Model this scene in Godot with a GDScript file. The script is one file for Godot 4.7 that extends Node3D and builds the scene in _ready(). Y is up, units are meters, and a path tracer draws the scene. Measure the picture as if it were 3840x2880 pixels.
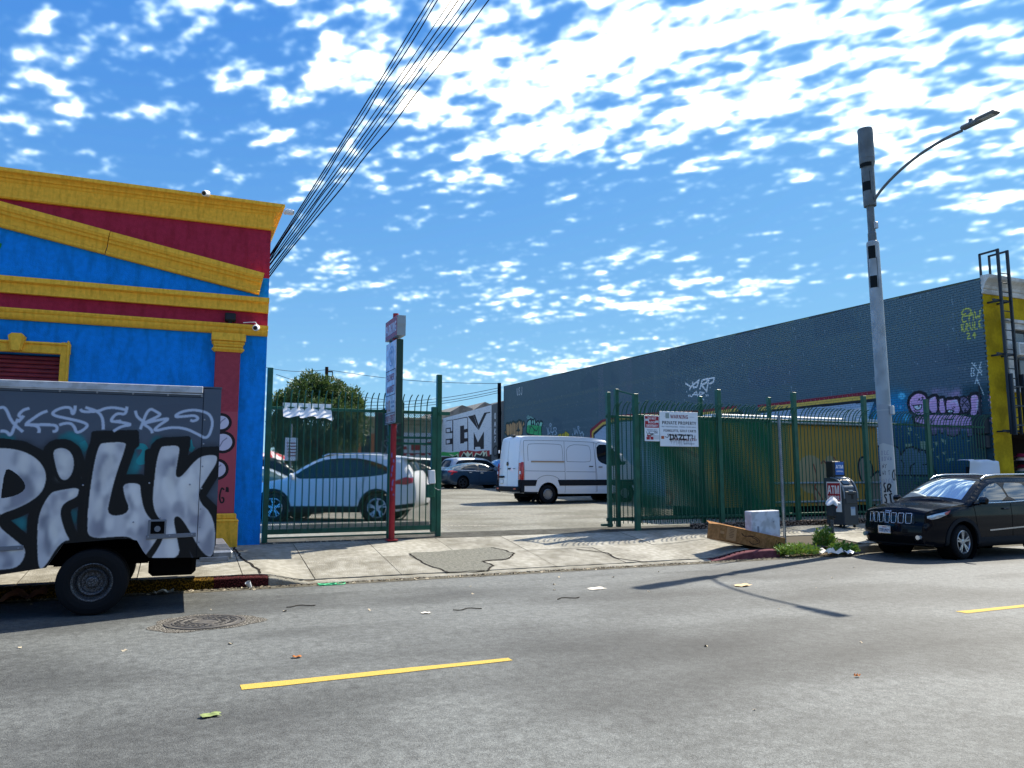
extends Node3D
# A street with a fenced car park between a painted stucco building and a dark brick wall. x runs along the street, z towards the camera, y up.

const SUN_TO := Vector3(0.637, 0.735, -0.232)
var rng := RandomNumberGenerator.new()
var mats := {}
var names := {}
var tex := {}

# ---------------------------------------------------------------- mesh builder
class MB:
	var v := PackedVector3Array()
	var n := PackedVector3Array()
	var uv := PackedVector2Array()
	func tri(a: Vector3, b: Vector3, c: Vector3, na: Vector3, nb: Vector3, nc: Vector3, ua := Vector2.ZERO, ub := Vector2.ZERO, uc := Vector2.ZERO) -> void:
		var g := (c - a).cross(b - a)
		if g.length_squared() < 1e-14:
			return
		if g.dot(na + nb + nc) < 0.0:
			v.append_array([a, c, b]); n.append_array([na, nc, nb]); uv.append_array([ua, uc, ub])
		else:
			v.append_array([a, b, c]); n.append_array([na, nb, nc]); uv.append_array([ua, ub, uc])
	func flat(a: Vector3, b: Vector3, c: Vector3, hint: Vector3, ua := Vector2.ZERO, ub := Vector2.ZERO, uc := Vector2.ZERO) -> void:
		var g := (c - a).cross(b - a).normalized()
		if g.dot(hint) < 0.0:
			g = -g
		tri(a, b, c, g, g, g, ua, ub, uc)
	func quad(a: Vector3, b: Vector3, c: Vector3, d: Vector3, hint: Vector3, uvs := [Vector2(0, 0), Vector2(1, 0), Vector2(1, 1), Vector2(0, 1)]) -> void:
		flat(a, b, c, hint, uvs[0], uvs[1], uvs[2])
		flat(a, c, d, hint, uvs[0], uvs[2], uvs[3])
	func box(c: Vector3, s: Vector3, bs := Basis()) -> void:
		var h := s * 0.5
		for ax in 3:
			for sg in [-1.0, 1.0]:
				var nn := Vector3.ZERO; nn[ax] = sg
				var u := Vector3.ZERO; u[(ax + 1) % 3] = h[(ax + 1) % 3]
				var w := Vector3.ZERO; w[(ax + 2) % 3] = h[(ax + 2) % 3]
				var o := Vector3.ZERO; o[ax] = sg * h[ax]
				quad(c + bs * (o - u - w), c + bs * (o + u - w), c + bs * (o + u + w), c + bs * (o - u + w), bs * nn)
	func bar(a: Vector3, b: Vector3, w: float, h := -1.0, side := Vector3.UP) -> void:
		var d := (b - a).normalized()
		if absf(d.dot(side)) > 0.95:
			side = Vector3.BACK
		var x := d.cross(side).normalized()
		box((a + b) * 0.5, Vector3(w, h if h > 0 else w, a.distance_to(b)), Basis(x, x.cross(d) * -1.0, d))
	func bbox(c: Vector3, s: Vector3, e: float, bs := Basis()) -> void:   # box with chamfered edges
		var h := s * 0.5
		e = minf(e, minf(h.x, minf(h.y, h.z)) * 0.9)
		var k := h - Vector3(e, e, e)
		for ax in 3:
			var a1 := (ax + 1) % 3
			var a2 := (ax + 2) % 3
			for sg in [-1.0, 1.0]:
				var p := []
				for q in [[-1, -1], [1, -1], [1, 1], [-1, 1]]:
					var t := Vector3.ZERO
					t[ax] = sg * h[ax]; t[a1] = q[0] * k[a1]; t[a2] = q[1] * k[a2]
					p.append(c + bs * t)
				var nn := Vector3.ZERO; nn[ax] = sg
				quad(p[0], p[1], p[2], p[3], bs * nn)
				for s2 in [-1.0, 1.0]:   # edges between face ax,sg and face a1,s2
					var q2 := []
					for w in [[-1, 0], [1, 0], [1, 1], [-1, 1]]:
						var t := Vector3.ZERO
						t[ax] = sg * (h[ax] if w[1] == 0 else k[ax]); t[a1] = s2 * (k[a1] if w[1] == 0 else h[a1]); t[a2] = w[0] * k[a2]
						q2.append(c + bs * t)
					var m := Vector3.ZERO; m[ax] = sg; m[a1] = s2
					quad(q2[0], q2[1], q2[2], q2[3], bs * m)
		for sx in [-1.0, 1.0]:
			for sy in [-1.0, 1.0]:
				for sz in [-1.0, 1.0]:
					flat(c + bs * Vector3(sx * h.x, sy * k.y, sz * k.z), c + bs * Vector3(sx * k.x, sy * h.y, sz * k.z), c + bs * Vector3(sx * k.x, sy * k.y, sz * h.z), bs * Vector3(sx, sy, sz))
	func tube(p: Array, r, sides := 8, caps := true) -> void:
		var rings := []
		var nr := []
		var up := Vector3.UP
		for i in p.size():
			var d: Vector3 = (p[mini(i + 1, p.size() - 1)] - p[maxi(i - 1, 0)]).normalized()
			if absf(d.dot(up)) > 0.97:
				up = Vector3.RIGHT if absf(d.x) < 0.9 else Vector3.BACK
			var x := d.cross(up).normalized()
			var y := x.cross(d).normalized()
			up = y
			var ring := []
			var nn := []
			var rad: float = r[i] if r is Array else r
			for k in sides:
				var a := TAU * (k + 0.5) / sides
				var q := x * cos(a) + y * sin(a)
				ring.append(p[i] + q * rad); nn.append(q)
			rings.append(ring); nr.append(nn)
		for i in p.size() - 1:
			for k in sides:
				var j := (k + 1) % sides
				tri(rings[i][k], rings[i][j], rings[i + 1][j], nr[i][k], nr[i][j], nr[i + 1][j])
				tri(rings[i][k], rings[i + 1][j], rings[i + 1][k], nr[i][k], nr[i + 1][j], nr[i + 1][k])
		if caps:
			for e in [0, p.size() - 1]:
				var d: Vector3 = (p[0] - p[1]) if e == 0 else (p[e] - p[e - 1])
				for k in range(1, sides - 1):
					flat(rings[e][0], rings[e][k], rings[e][k + 1], d)
	func lathe(prof: Array, xf := Transform3D(), seg := 24, a0 := 0.0, a1 := TAU) -> void:   # prof of Vector2(radius, height); turned about local y
		for i in prof.size() - 1:
			var d: Vector2 = prof[i + 1] - prof[i]
			var nl := Vector2(d.y, -d.x).normalized()
			for k in seg:
				var t0 := a0 + (a1 - a0) * k / seg
				var t1 := a0 + (a1 - a0) * (k + 1) / seg
				var q := []
				for w in [[0, t0], [0, t1], [1, t1], [1, t0]]:
					var pp: Vector2 = prof[i + w[0]]
					q.append([xf * Vector3(pp.x * cos(w[1]), pp.y, pp.x * sin(w[1])), (xf.basis * Vector3(nl.x * cos(w[1]), nl.y, nl.x * sin(w[1]))).normalized(), Vector2((w[1] - a0) / (a1 - a0), 1.0 - (pp.y - prof[0].y) / maxf(1e-5, prof[prof.size() - 1].y - prof[0].y))])
				tri(q[0][0], q[1][0], q[2][0], q[0][1], q[1][1], q[2][1], q[0][2], q[1][2], q[2][2])
				tri(q[0][0], q[2][0], q[3][0], q[0][1], q[2][1], q[3][1], q[0][2], q[2][2], q[3][2])
	func prism(poly: PackedVector2Array, xf: Transform3D, depth: float, back := true) -> void:   # poly in local xy, front face at z = 0, body towards -z
		var ix := Geometry2D.triangulate_polygon(poly)
		var nz := xf.basis.z
		for i in range(0, ix.size(), 3):
			var a := poly[ix[i]]; var b := poly[ix[i + 1]]; var c := poly[ix[i + 2]]
			flat(xf * Vector3(a.x, a.y, 0), xf * Vector3(b.x, b.y, 0), xf * Vector3(c.x, c.y, 0), nz, a, b, c)
			if back:
				flat(xf * Vector3(a.x, a.y, -depth), xf * Vector3(b.x, b.y, -depth), xf * Vector3(c.x, c.y, -depth), -nz)
		var ccw := 1.0 if not Geometry2D.is_polygon_clockwise(poly) else -1.0
		for i in poly.size():
			var a := poly[i]; var b := poly[(i + 1) % poly.size()]
			var o := xf.basis * (Vector3(b.y - a.y, a.x - b.x, 0) * ccw)
			quad(xf * Vector3(a.x, a.y, 0), xf * Vector3(b.x, b.y, 0), xf * Vector3(b.x, b.y, -depth), xf * Vector3(a.x, a.y, -depth), o)
	func sweep(prof: PackedVector2Array, a: Transform3D, b: Transform3D, caps := true) -> void:   # closed profile (x out, y up) carried from frame a to frame b
		for i in prof.size():
			var p := prof[i]; var q := prof[(i + 1) % prof.size()]
			var hint := a.basis * Vector3(q.y - p.y, p.x - q.x, 0)
			if Geometry2D.is_polygon_clockwise(prof):
				hint = -hint
			quad(a * Vector3(p.x, p.y, 0), a * Vector3(q.x, q.y, 0), b * Vector3(q.x, q.y, 0), b * Vector3(p.x, p.y, 0), hint)
		if caps:
			var ix := Geometry2D.triangulate_polygon(prof)
			var d := b.origin - a.origin
			for i in range(0, ix.size(), 3):
				for e in [a, b]:
					flat(e * Vector3(prof[ix[i]].x, prof[ix[i]].y, 0), e * Vector3(prof[ix[i + 1]].x, prof[ix[i + 1]].y, 0), e * Vector3(prof[ix[i + 2]].x, prof[ix[i + 2]].y, 0), -d if e == a else d)
	func grid(f: Callable, nu: int, nv: int, hint: Vector3) -> void:   # smooth sheet f(u, v)
		var p := []
		for i in nu + 1:
			for j in nv + 1:
				p.append(f.call(float(i) / nu, float(j) / nv))
		var nn := []
		var w := nv + 1
		for i in nu + 1:
			for j in nv + 1:
				var du: Vector3 = p[mini(i + 1, nu) * w + j] - p[maxi(i - 1, 0) * w + j]
				var dv: Vector3 = p[i * w + mini(j + 1, nv)] - p[i * w + maxi(j - 1, 0)]
				var m := du.cross(dv).normalized()
				nn.append(-m if m.dot(hint) < 0 else m)
		for i in nu:
			for j in nv:
				var a := i * w + j
				var b := a + w
				var us := [Vector2(float(i) / nu, float(j) / nv), Vector2(float(i + 1) / nu, float(j) / nv), Vector2(float(i + 1) / nu, float(j + 1) / nv), Vector2(float(i) / nu, float(j + 1) / nv)]
				tri(p[a], p[b], p[b + 1], nn[a], nn[b], nn[b + 1], us[0], us[1], us[2])
				tri(p[a], p[b + 1], p[a + 1], nn[a], nn[b + 1], nn[a + 1], us[0], us[2], us[3])
	func mesh() -> ArrayMesh:
		var m := ArrayMesh.new()
		if v.is_empty():
			return m
		var a := []
		a.resize(Mesh.ARRAY_MAX)
		a[Mesh.ARRAY_VERTEX] = v; a[Mesh.ARRAY_NORMAL] = n; a[Mesh.ARRAY_TEX_UV] = uv
		m.add_surface_from_arrays(Mesh.PRIMITIVE_TRIANGLES, a)
		return m

# ---------------------------------------------------------------- scene helpers
func numbered(called: String) -> String:
	names[called] = names.get(called, -1) + 1
	return called if names[called] == 0 else "%s_%03d" % [called, names[called]]

func obj(called: String, mb, m: Material, parent: Node = null) -> MeshInstance3D:
	var o := MeshInstance3D.new()
	o.mesh = mb.mesh() if mb is MB else mb
	o.material_override = m
	if parent == null:
		o.name = numbered(called); add_child(o)
	else:
		o.name = called
		if parent.has_node(NodePath(called)):
			var k := 1
			while parent.has_node(NodePath("%s_%03d" % [called, k])):
				k += 1
			o.name = "%s_%03d" % [called, k]
		parent.add_child(o)
	return o

var serial := {}
func piece(called: String, mesh: Mesh, m: Material, parent: Node, xf := Transform3D()) -> MeshInstance3D:   # fast: one of many alike parts
	var key := str(parent.get_instance_id()) + called
	serial[key] = serial.get(key, -1) + 1
	var o := MeshInstance3D.new()
	o.mesh = mesh; o.material_override = m; o.transform = xf
	o.name = called if serial[key] == 0 else "%s_%03d" % [called, serial[key]]
	parent.add_child(o)
	return o

func tag(o: Node, label: String, category: String, group := "") -> Node:
	o.set_meta("label", label); o.set_meta("category", category)
	if group:
		o.set_meta("group", group)
	return o

func thing(called: String, label: String, category: String, at := Vector3.ZERO, turn := 0.0, group := "") -> Node3D:
	var o := Node3D.new()
	o.name = numbered(called); add_child(o)
	o.position = at; o.rotation.y = turn
	tag(o, label, category, group)
	return o

func struct(called: String, mb, m: Material, parent: Node = null) -> MeshInstance3D:
	var o := obj(called, mb, m, parent)
	if parent == null:
		o.set_meta("kind", "structure")
	return o

func stuff(o: Node) -> Node:
	o.set_meta("kind", "stuff")
	return o

func mat(called: String, col: String, rough := 0.7, opt := {}) -> StandardMaterial3D:
	if mats.has(called):
		return mats[called]
	var m := StandardMaterial3D.new()
	m.resource_name = called
	m.albedo_color = Color(col)
	m.roughness = rough
	m.metallic = opt.get("metal", 0.0)
	if opt.has("mottle"):   # [texture, metres]
		m.albedo_texture = tex[opt.mottle[0]]
		m.uv1_triplanar = true; m.uv1_world_triplanar = opt.get("world", true)
		m.uv1_scale = Vector3.ONE / opt.mottle[1]
	if opt.has("bump"):      # [texture, strength]; shares uv1
		m.normal_enabled = true
		m.normal_texture = tex[opt.bump[0]]
		m.normal_scale = opt.bump[1]
		if not opt.has("mottle"):
			m.uv1_triplanar = true; m.uv1_world_triplanar = opt.get("world", true)
			m.uv1_scale = Vector3.ONE / opt.bump[2]
	if opt.has("over"):     # [texture, metres] broad variation
		m.detail_enabled = true
		m.detail_blend_mode = BaseMaterial3D.BLEND_MODE_MUL
		m.detail_albedo = tex[opt.over[0]]
		m.detail_uv_layer = BaseMaterial3D.DETAIL_UV_2
		m.uv2_triplanar = true; m.uv2_world_triplanar = true
		m.uv2_scale = Vector3.ONE / opt.over[1]
		if opt.has("stretch"):
			m.uv2_scale.y /= opt.stretch
	if opt.has("coat"):
		m.clearcoat_enabled = true; m.clearcoat = opt.coat; m.clearcoat_roughness = 0.03
	m.metallic_specular = opt.get("spec", 0.22 if rough >= 0.7 else 0.45)
	if opt.has("back"):
		m.backlight_enabled = true; m.backlight = Color(opt.back)
	if opt.has("vc"):
		m.vertex_color_use_as_albedo = true
	mats[called] = m
	return m

func noise_tex(called: String, freq: float, octaves: int, lo: Color, hi: Color, size := 512, type := FastNoiseLite.TYPE_SIMPLEX_SMOOTH, mid := -1.0) -> void:
	var f := FastNoiseLite.new()
	f.seed = called.hash() & 0xffff
	f.noise_type = type; f.frequency = freq; f.fractal_octaves = octaves
	var im := f.get_seamless_image(size, size)
	im.convert(Image.FORMAT_RGB8)
	for y in size:
		for x in size:
			var t := im.get_pixel(x, y).r
			if mid >= 0.0:
				t = smoothstep(mid - 0.22, mid + 0.22, t)
			im.set_pixel(x, y, lo.lerp(hi, t))
	tex[called] = ImageTexture.create_from_image(im)

func bump_tex(called: String, freq: float, octaves: int, k: float, size := 512, type := FastNoiseLite.TYPE_SIMPLEX_SMOOTH) -> void:
	var f := FastNoiseLite.new()
	f.seed = called.hash() & 0xffff
	f.noise_type = type; f.frequency = freq; f.fractal_octaves = octaves
	var im := f.get_seamless_image(size, size)
	im.bump_map_to_normal_map(k)
	tex[called] = ImageTexture.create_from_image(im)

func pts(s: String, k := 0.001) -> PackedVector2Array:   # "x,y x,y" in thousandths
	var r := PackedVector2Array()
	for w in s.split(" ", false):
		var q := w.split(",")
		r.append(Vector2(float(q[0]), float(q[1])) * k)
	return r

func chaikin(p: PackedVector2Array, times := 2, closed := true) -> PackedVector2Array:
	for t in times:
		var r := PackedVector2Array()
		var m := p.size()
		if not closed:
			r.append(p[0])
		for i in (m if closed else m - 1):
			var a := p[i]; var b := p[(i + 1) % m]
			r.append(a.lerp(b, 0.25)); r.append(a.lerp(b, 0.75))
		if not closed:
			r.append(p[m - 1])
		p = r
	return p

var bold: SystemFont
func words(s: String, cap: float, xf: Transform3D, m: Material, parent: Node, called := "lettering", fit := 0.0) -> void:   # flat lettering, centred, in the frame's xy plane
	if bold == null:
		bold = SystemFont.new(); bold.font_names = PackedStringArray(["Droid Sans"]); bold.font_weight = 700
	var t := TextMesh.new()
	t.font = bold; t.text = s; t.font_size = 32; t.depth = 0.002; t.pixel_size = 0.01; t.curve_step = 1.5
	var box := t.get_aabb()
	var sc := cap / 0.23
	var sx := fit / maxf(box.size.x, 0.001) if fit > 0.0 else sc
	var o := obj(called, t, m, parent)
	o.transform = xf * Transform3D(Basis.from_scale(Vector3(sx, sc, 1.0)), Vector3(0, -(box.position.y + box.size.y * 0.5) * sc, 0))

# ---------------------------------------------------------------- paint on walls: a picture in metres
class Canvas:
	var im: Image
	var k: float
	var o: Vector2      # top left corner in metres
	var solid: Image
	func _init(x0: float, x1: float, y0: float, y1: float, w: int, bg: Color) -> void:
		k = w / (x1 - x0)
		o = Vector2(x0, y1)
		im = Image.create_empty(w, int(round((y1 - y0) * k)), false, Image.FORMAT_RGBA8)
		im.fill(bg)
	func fill(polys: Array, c: Color) -> void:
		var e := []
		var lo := 1e9
		var hi := -1e9
		for p in polys:
			for i in p.size():
				var a: Vector2 = (p[i] - o) * k; var b: Vector2 = (p[(i + 1) % p.size()] - o) * k
				a.y = -a.y; b.y = -b.y
				if a.y == b.y:
					continue
				e.append([a, b] if a.y < b.y else [b, a])
				lo = minf(lo, minf(a.y, b.y)); hi = maxf(hi, maxf(a.y, b.y))
		if c.a < 1.0:
			solid = Image.create_empty(im.get_width(), 1, false, Image.FORMAT_RGBA8)
			solid.fill(c)
		for y in range(maxi(0, int(lo)), mini(im.get_height() - 1, int(hi)) + 1):
			var yy := y + 0.5
			var xs := PackedFloat32Array()
			for q in e:
				if q[0].y <= yy and yy < q[1].y:
					xs.append(q[0].x + (q[1].x - q[0].x) * (yy - q[0].y) / (q[1].y - q[0].y))
			xs.sort()
			for i in range(0, xs.size() - 1, 2):
				var x0 := int(round(xs[i])); var x1 := int(round(xs[i + 1]))
				if x1 <= x0:
					x1 = x0 + (1 if xs[i + 1] - xs[i] > 0.3 else 0)
				x0 = maxi(x0, 0); x1 = mini(x1, im.get_width())
				if x1 > x0:
					if c.a < 1.0:
						im.blend_rect(solid, Rect2i(0, 0, x1 - x0, 1), Vector2i(x0, y))
					else:
						im.fill_rect(Rect2i(x0, y, x1 - x0, 1), c)
	func line(p: PackedVector2Array, w: float, c: Color) -> void:
		if p.size() > 1:
			fill(Geometry2D.offset_polyline(p, w * 0.5, Geometry2D.JOIN_ROUND, Geometry2D.END_ROUND), c)
	func grown(p: PackedVector2Array, w: float, c: Color) -> void:
		fill(Geometry2D.offset_polygon(p, w, Geometry2D.JOIN_ROUND), c)
	func spot(at: Vector2, rx: float, ry: float, c: Color) -> void:
		var p := PackedVector2Array()
		for i in 20:
			p.append(at + Vector2(cos(TAU * i / 20) * rx, sin(TAU * i / 20) * ry))
		fill([p], c)
	func spray(f: Callable, c: Color, soft: int, strength := 1.0) -> void:   # what f paints, blurred, in one colour
		var was := im
		im = Image.create_empty(was.get_width(), was.get_height(), false, Image.FORMAT_RGBA8)
		im.fill(Color(c.r, c.g, c.b, 0.0))
		f.call(Color(c.r, c.g, c.b, 0.999))
		var w := im.get_width(); var h := im.get_height()
		var steps := maxi(1, int(round(log(float(soft)) / log(2.0))))
		for i in steps:
			im.resize(maxi(2, im.get_width() / 2), maxi(2, im.get_height() / 2), Image.INTERPOLATE_BILINEAR)
		for i in range(steps - 1, -1, -1):
			im.resize(w if i == 0 else maxi(2, w >> i), h if i == 0 else maxi(2, h >> i), Image.INTERPOLATE_BILINEAR)
		if strength < 1.0:
			for y in h:
				for x in w:
					var q := im.get_pixel(x, y)
					if q.a > 0.0:
						q.a *= strength; im.set_pixel(x, y, q)
		was.blend_rect(im, Rect2i(0, 0, w, h), Vector2i.ZERO)
		im = was
	func done() -> ImageTexture:
		return ImageTexture.create_from_image(im)

# hand lettering: strokes of each letter in a box 10 high
const HAND := {
	"A": "0,0 3,10 6,0|1,3 5,4", "B": "0,0 0,10 4,9 4,6 0,5 5,4 5,1 0,0", "C": "6,9 3,10 0,6 1,1 4,0 6,2", "D": "0,0 1,10 5,8 6,4 4,0 0,0", "E": "6,10 1,9 0,5 4,5|0,5 0,0 6,1", "F": "0,0 0,9 6,10|0,5 4,5",
	"G": "6,9 2,10 0,5 2,0 6,1 6,4 3,4", "H": "0,0 1,10|6,0 6,10|0,4 6,6", "I": "1,0 2,10", "J": "5,10 5,2 3,0 0,2", "K": "0,0 1,10|6,10 1,4 6,0", "L": "1,10 0,0 6,1", "M": "0,0 1,10 3,4 6,10 7,0", "N": "0,0 1,10 5,0 6,10",
	"O": "3,10 0,6 1,1 4,0 6,4 5,9 3,10", "P": "0,0 1,10 6,8 5,5 1,4", "R": "0,0 1,10 6,8 5,5 1,4 6,0", "S": "6,9 2,10 1,7 5,4 4,0 0,1", "T": "0,9 7,10|3,10 3,0", "U": "0,10 1,1 4,0 6,2 6,10", "V": "0,10 3,0 6,10",
	"W": "0,10 1,0 3,6 5,0 7,10", "X": "0,10 6,0|6,10 0,0", "Y": "0,10 3,5 6,10|3,5 2,0", "Z": "0,10 6,9 0,0 7,1", "2": "0,8 3,10 5,7 0,0 6,1", "4": "4,0 4,10 0,4 6,4", "1": "2,0 2,10 0,8", "9": "5,6 1,6 2,10 5,9 4,0", "3": "0,9 5,9 2,5 5,3 3,0 0,1", "7": "0,10 6,10 2,0",
	".": "2,0 2,1", "\"": "1,10 1,7|3,10 3,7", " ": "0,0 0,0", "0": "3,10 0,5 3,0 6,5 3,10"}
func hand(cv: Canvas, s: String, at: Vector2, h: float, w: float, line_w: float, c: Color, slope := 0.0, jit := 0.06) -> void:
	var x := 0.0
	for ch in s:
		for st in HAND.get(ch, "").split("|", false):
			var p := pts(st, 0.1)
			for i in p.size():
				p[i] = at + Vector2((x + p[i].x * 0.85 + rng.randf_range(-jit, jit)) * w, (p[i].y + rng.randf_range(-jit, jit)) * h + (x + p[i].x) * w * slope)
			if p.size() > 2:
				p = chaikin(p, 2, false)
			cv.line(p, line_w, c)
		x += 0.8

# ---------------------------------------------------------------- vehicles: nose towards +x, origin on the ground midway between the axles
class Shell:
	var sil: PackedVector2Array      # side outline, smoothed
	var hw := 0.9                    # half width at the waist
	var hr := 0.6                    # half width at the roof edge
	var belt := 1.0
	var roof := 1.65
	var tuck := 0.06
	var r := 0.1                     # edge rounding
	var xa := -2.3
	var xb := 2.3
	var tf := 0.1                    # narrowing towards the nose and the tail
	var tb := 0.06
	var crown := 0.035
	var bulge := 0.12
	func edge(p: Vector2) -> float:
		var d := 1e9
		for i in sil.size():
			var q := Geometry2D.get_closest_point_to_segment(p, sil[i], sil[(i + 1) % sil.size()])
			d = minf(d, p.distance_squared_to(q))
		return sqrt(d)
	func w(p: Vector2, d := -1.0) -> float:
		var b := hw
		if p.y > belt:
			var t := clampf((p.y - belt) / (roof - belt), 0.0, 1.2)
			b = lerpf(hw - 0.015, hr, pow(t, 1.15))
		else:
			b = hw - tuck * pow(clampf((belt * 0.8 - p.y) / belt, 0.0, 1.0), 2.0) - 0.015 * clampf((p.y - belt * 0.8) / (belt * 0.2), 0.0, 1.0)
		var f := clampf((p.x - xb + 0.9) / 0.9, 0.0, 1.0)
		var g := clampf((xa + 0.8 - p.x) / 0.8, 0.0, 1.0)
		b -= tf * f * f + tb * g * g
		if d < 0.0:
			d = edge(p)
		if d < r:
			var u := minf((r - d) / r, 0.96)
			b -= r * (1.0 - sqrt(1.0 - u * u)) * 0.8
		return b
	func at(p: Vector2, side: float, off := 0.0) -> Array:   # [position, normal]
		var e := 0.012
		var z := w(p)
		var nn := Vector3(-(w(p + Vector2(e, 0)) - w(p - Vector2(e, 0))) / (2 * e), -(w(p + Vector2(0, e)) - w(p - Vector2(0, e))) / (2 * e), 1.0).normalized()
		return [Vector3(p.x + nn.x * off, p.y + nn.y * off, (z + nn.z * off) * side), Vector3(nn.x, nn.y, nn.z * side)]
	func drape(mb: MB, poly: PackedVector2Array, side: float, off := 0.0, cell := 0.09, skirt := false) -> void:
		var lo := poly[0]; var hi := poly[0]
		for p in poly:
			lo = lo.min(p); hi = hi.max(p)
		var seen := {}
		var x := floorf(lo.x / cell) * cell
		while x < hi.x:
			var y := floorf(lo.y / cell) * cell
			while y < hi.y:
				var rc := PackedVector2Array([Vector2(x, y), Vector2(x + cell, y), Vector2(x + cell, y + cell), Vector2(x, y + cell)])
				for pc in Geometry2D.intersect_polygons(poly, rc):
					var ix := Geometry2D.triangulate_polygon(pc)
					var q := []
					for p in pc:
						var key := Vector2i(p * 2000.0)
						if not seen.has(key):
							seen[key] = at(p, side, off)
						q.append(seen[key])
					for i in range(0, ix.size(), 3):
						var a = q[ix[i]]; var b = q[ix[i + 1]]; var c = q[ix[i + 2]]
						mb.tri(a[0], b[0], c[0], a[1], b[1], c[1])
				y += cell
			x += cell
		if skirt:
			var cw := Geometry2D.is_polygon_clockwise(poly)
			for i in poly.size():
				var a := poly[i]; var b := poly[(i + 1) % poly.size()]
				var a0 = at(a, side, off); var b0 = at(b, side, off); var a1 = at(a, side, -0.02); var b1 = at(b, side, -0.02)
				var h := Vector3(b.y - a.y, a.x - b.x, 0) * (-1.0 if cw else 1.0)
				mb.quad(a0[0], b0[0], b1[0], a1[0], h)
	func hull(i: int) -> Vector2:    # outward direction at an outline point
		var a := sil[(i + sil.size() - 1) % sil.size()]; var b := sil[(i + 1) % sil.size()]
		var d := (b - a).normalized()
		var o := Vector2(d.y, -d.x)
		return -o if Geometry2D.is_polygon_clockwise(sil) else o
	func across(i: int, t: float, off := 0.0) -> Vector3:    # t from -1 to 1 over the width at outline point i
		var o := hull(i)
		var p := sil[i]
		var k := lerpf(crown, bulge, o.x * o.x) * (1.0 - t * t)
		if o.y < -0.5:
			k = 0.0
		return Vector3(p.x + o.x * (k + off), p.y + o.y * (k + off), w(p, 0.0) * t)
	func strip(mb: MB, i0: int, i1: int, t0 := -1.0, t1 := 1.0, off := 0.0, steps := 10) -> void:
		var m := sil.size()
		for i in range(i0, i1):
			for s in steps:
				var ta := lerpf(t0, t1, float(s) / steps); var tb2 := lerpf(t0, t1, float(s + 1) / steps)
				var q := []
				for e in [[i, ta], [i, tb2], [i + 1, tb2], [i + 1, ta]]:
					var j: int = e[0] % m
					var o := hull(j)
					var k := lerpf(crown, bulge, o.x * o.x) if o.y > -0.5 else 0.0
					q.append([across(j, e[1], off), Vector3(o.x, o.y, 2.0 * k * e[1] / w(sil[j], 0.0)).normalized()])
				mb.tri(q[0][0], q[1][0], q[2][0], q[0][1], q[1][1], q[2][1])
				mb.tri(q[0][0], q[2][0], q[3][0], q[0][1], q[2][1], q[3][1])
	func near(p: Vector2) -> int:
		var best := 0
		for i in sil.size():
			if sil[i].distance_squared_to(p) < sil[best].distance_squared_to(p):
				best = i
		return best
	func front_x(y: float, t: float, sgn := 1.0) -> float:   # where the nose (or the tail) surface is at that height
		var x := -1e9
		var m := sil.size()
		for i in m:
			var a := sil[i]; var b := sil[(i + 1) % m]
			if (a.y - y) * (b.y - y) <= 0.0 and a.y != b.y:
				x = maxf(x, sgn * (a.x + (b.x - a.x) * (y - a.y) / (b.y - a.y)))
		return sgn * (x + bulge * (1.0 - t * t))

func circle(c: Vector2, rad: float, nseg := 28, a0 := 0.0, a1 := TAU) -> PackedVector2Array:
	var p := PackedVector2Array()
	for i in nseg:
		p.append(c + Vector2(cos(a0 + (a1 - a0) * i / nseg), sin(a0 + (a1 - a0) * i / nseg)) * rad)
	return p

func ring_part(c: Vector2, r0: float, r1: float, a0: float, a1: float, nseg := 22) -> PackedVector2Array:
	var p := PackedVector2Array()
	for i in nseg + 1:
		p.append(c + Vector2.from_angle(lerpf(a0, a1, float(i) / nseg)) * r1)
	for i in nseg + 1:
		p.append(c + Vector2.from_angle(lerpf(a1, a0, float(i) / nseg)) * r0)
	return p

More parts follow.
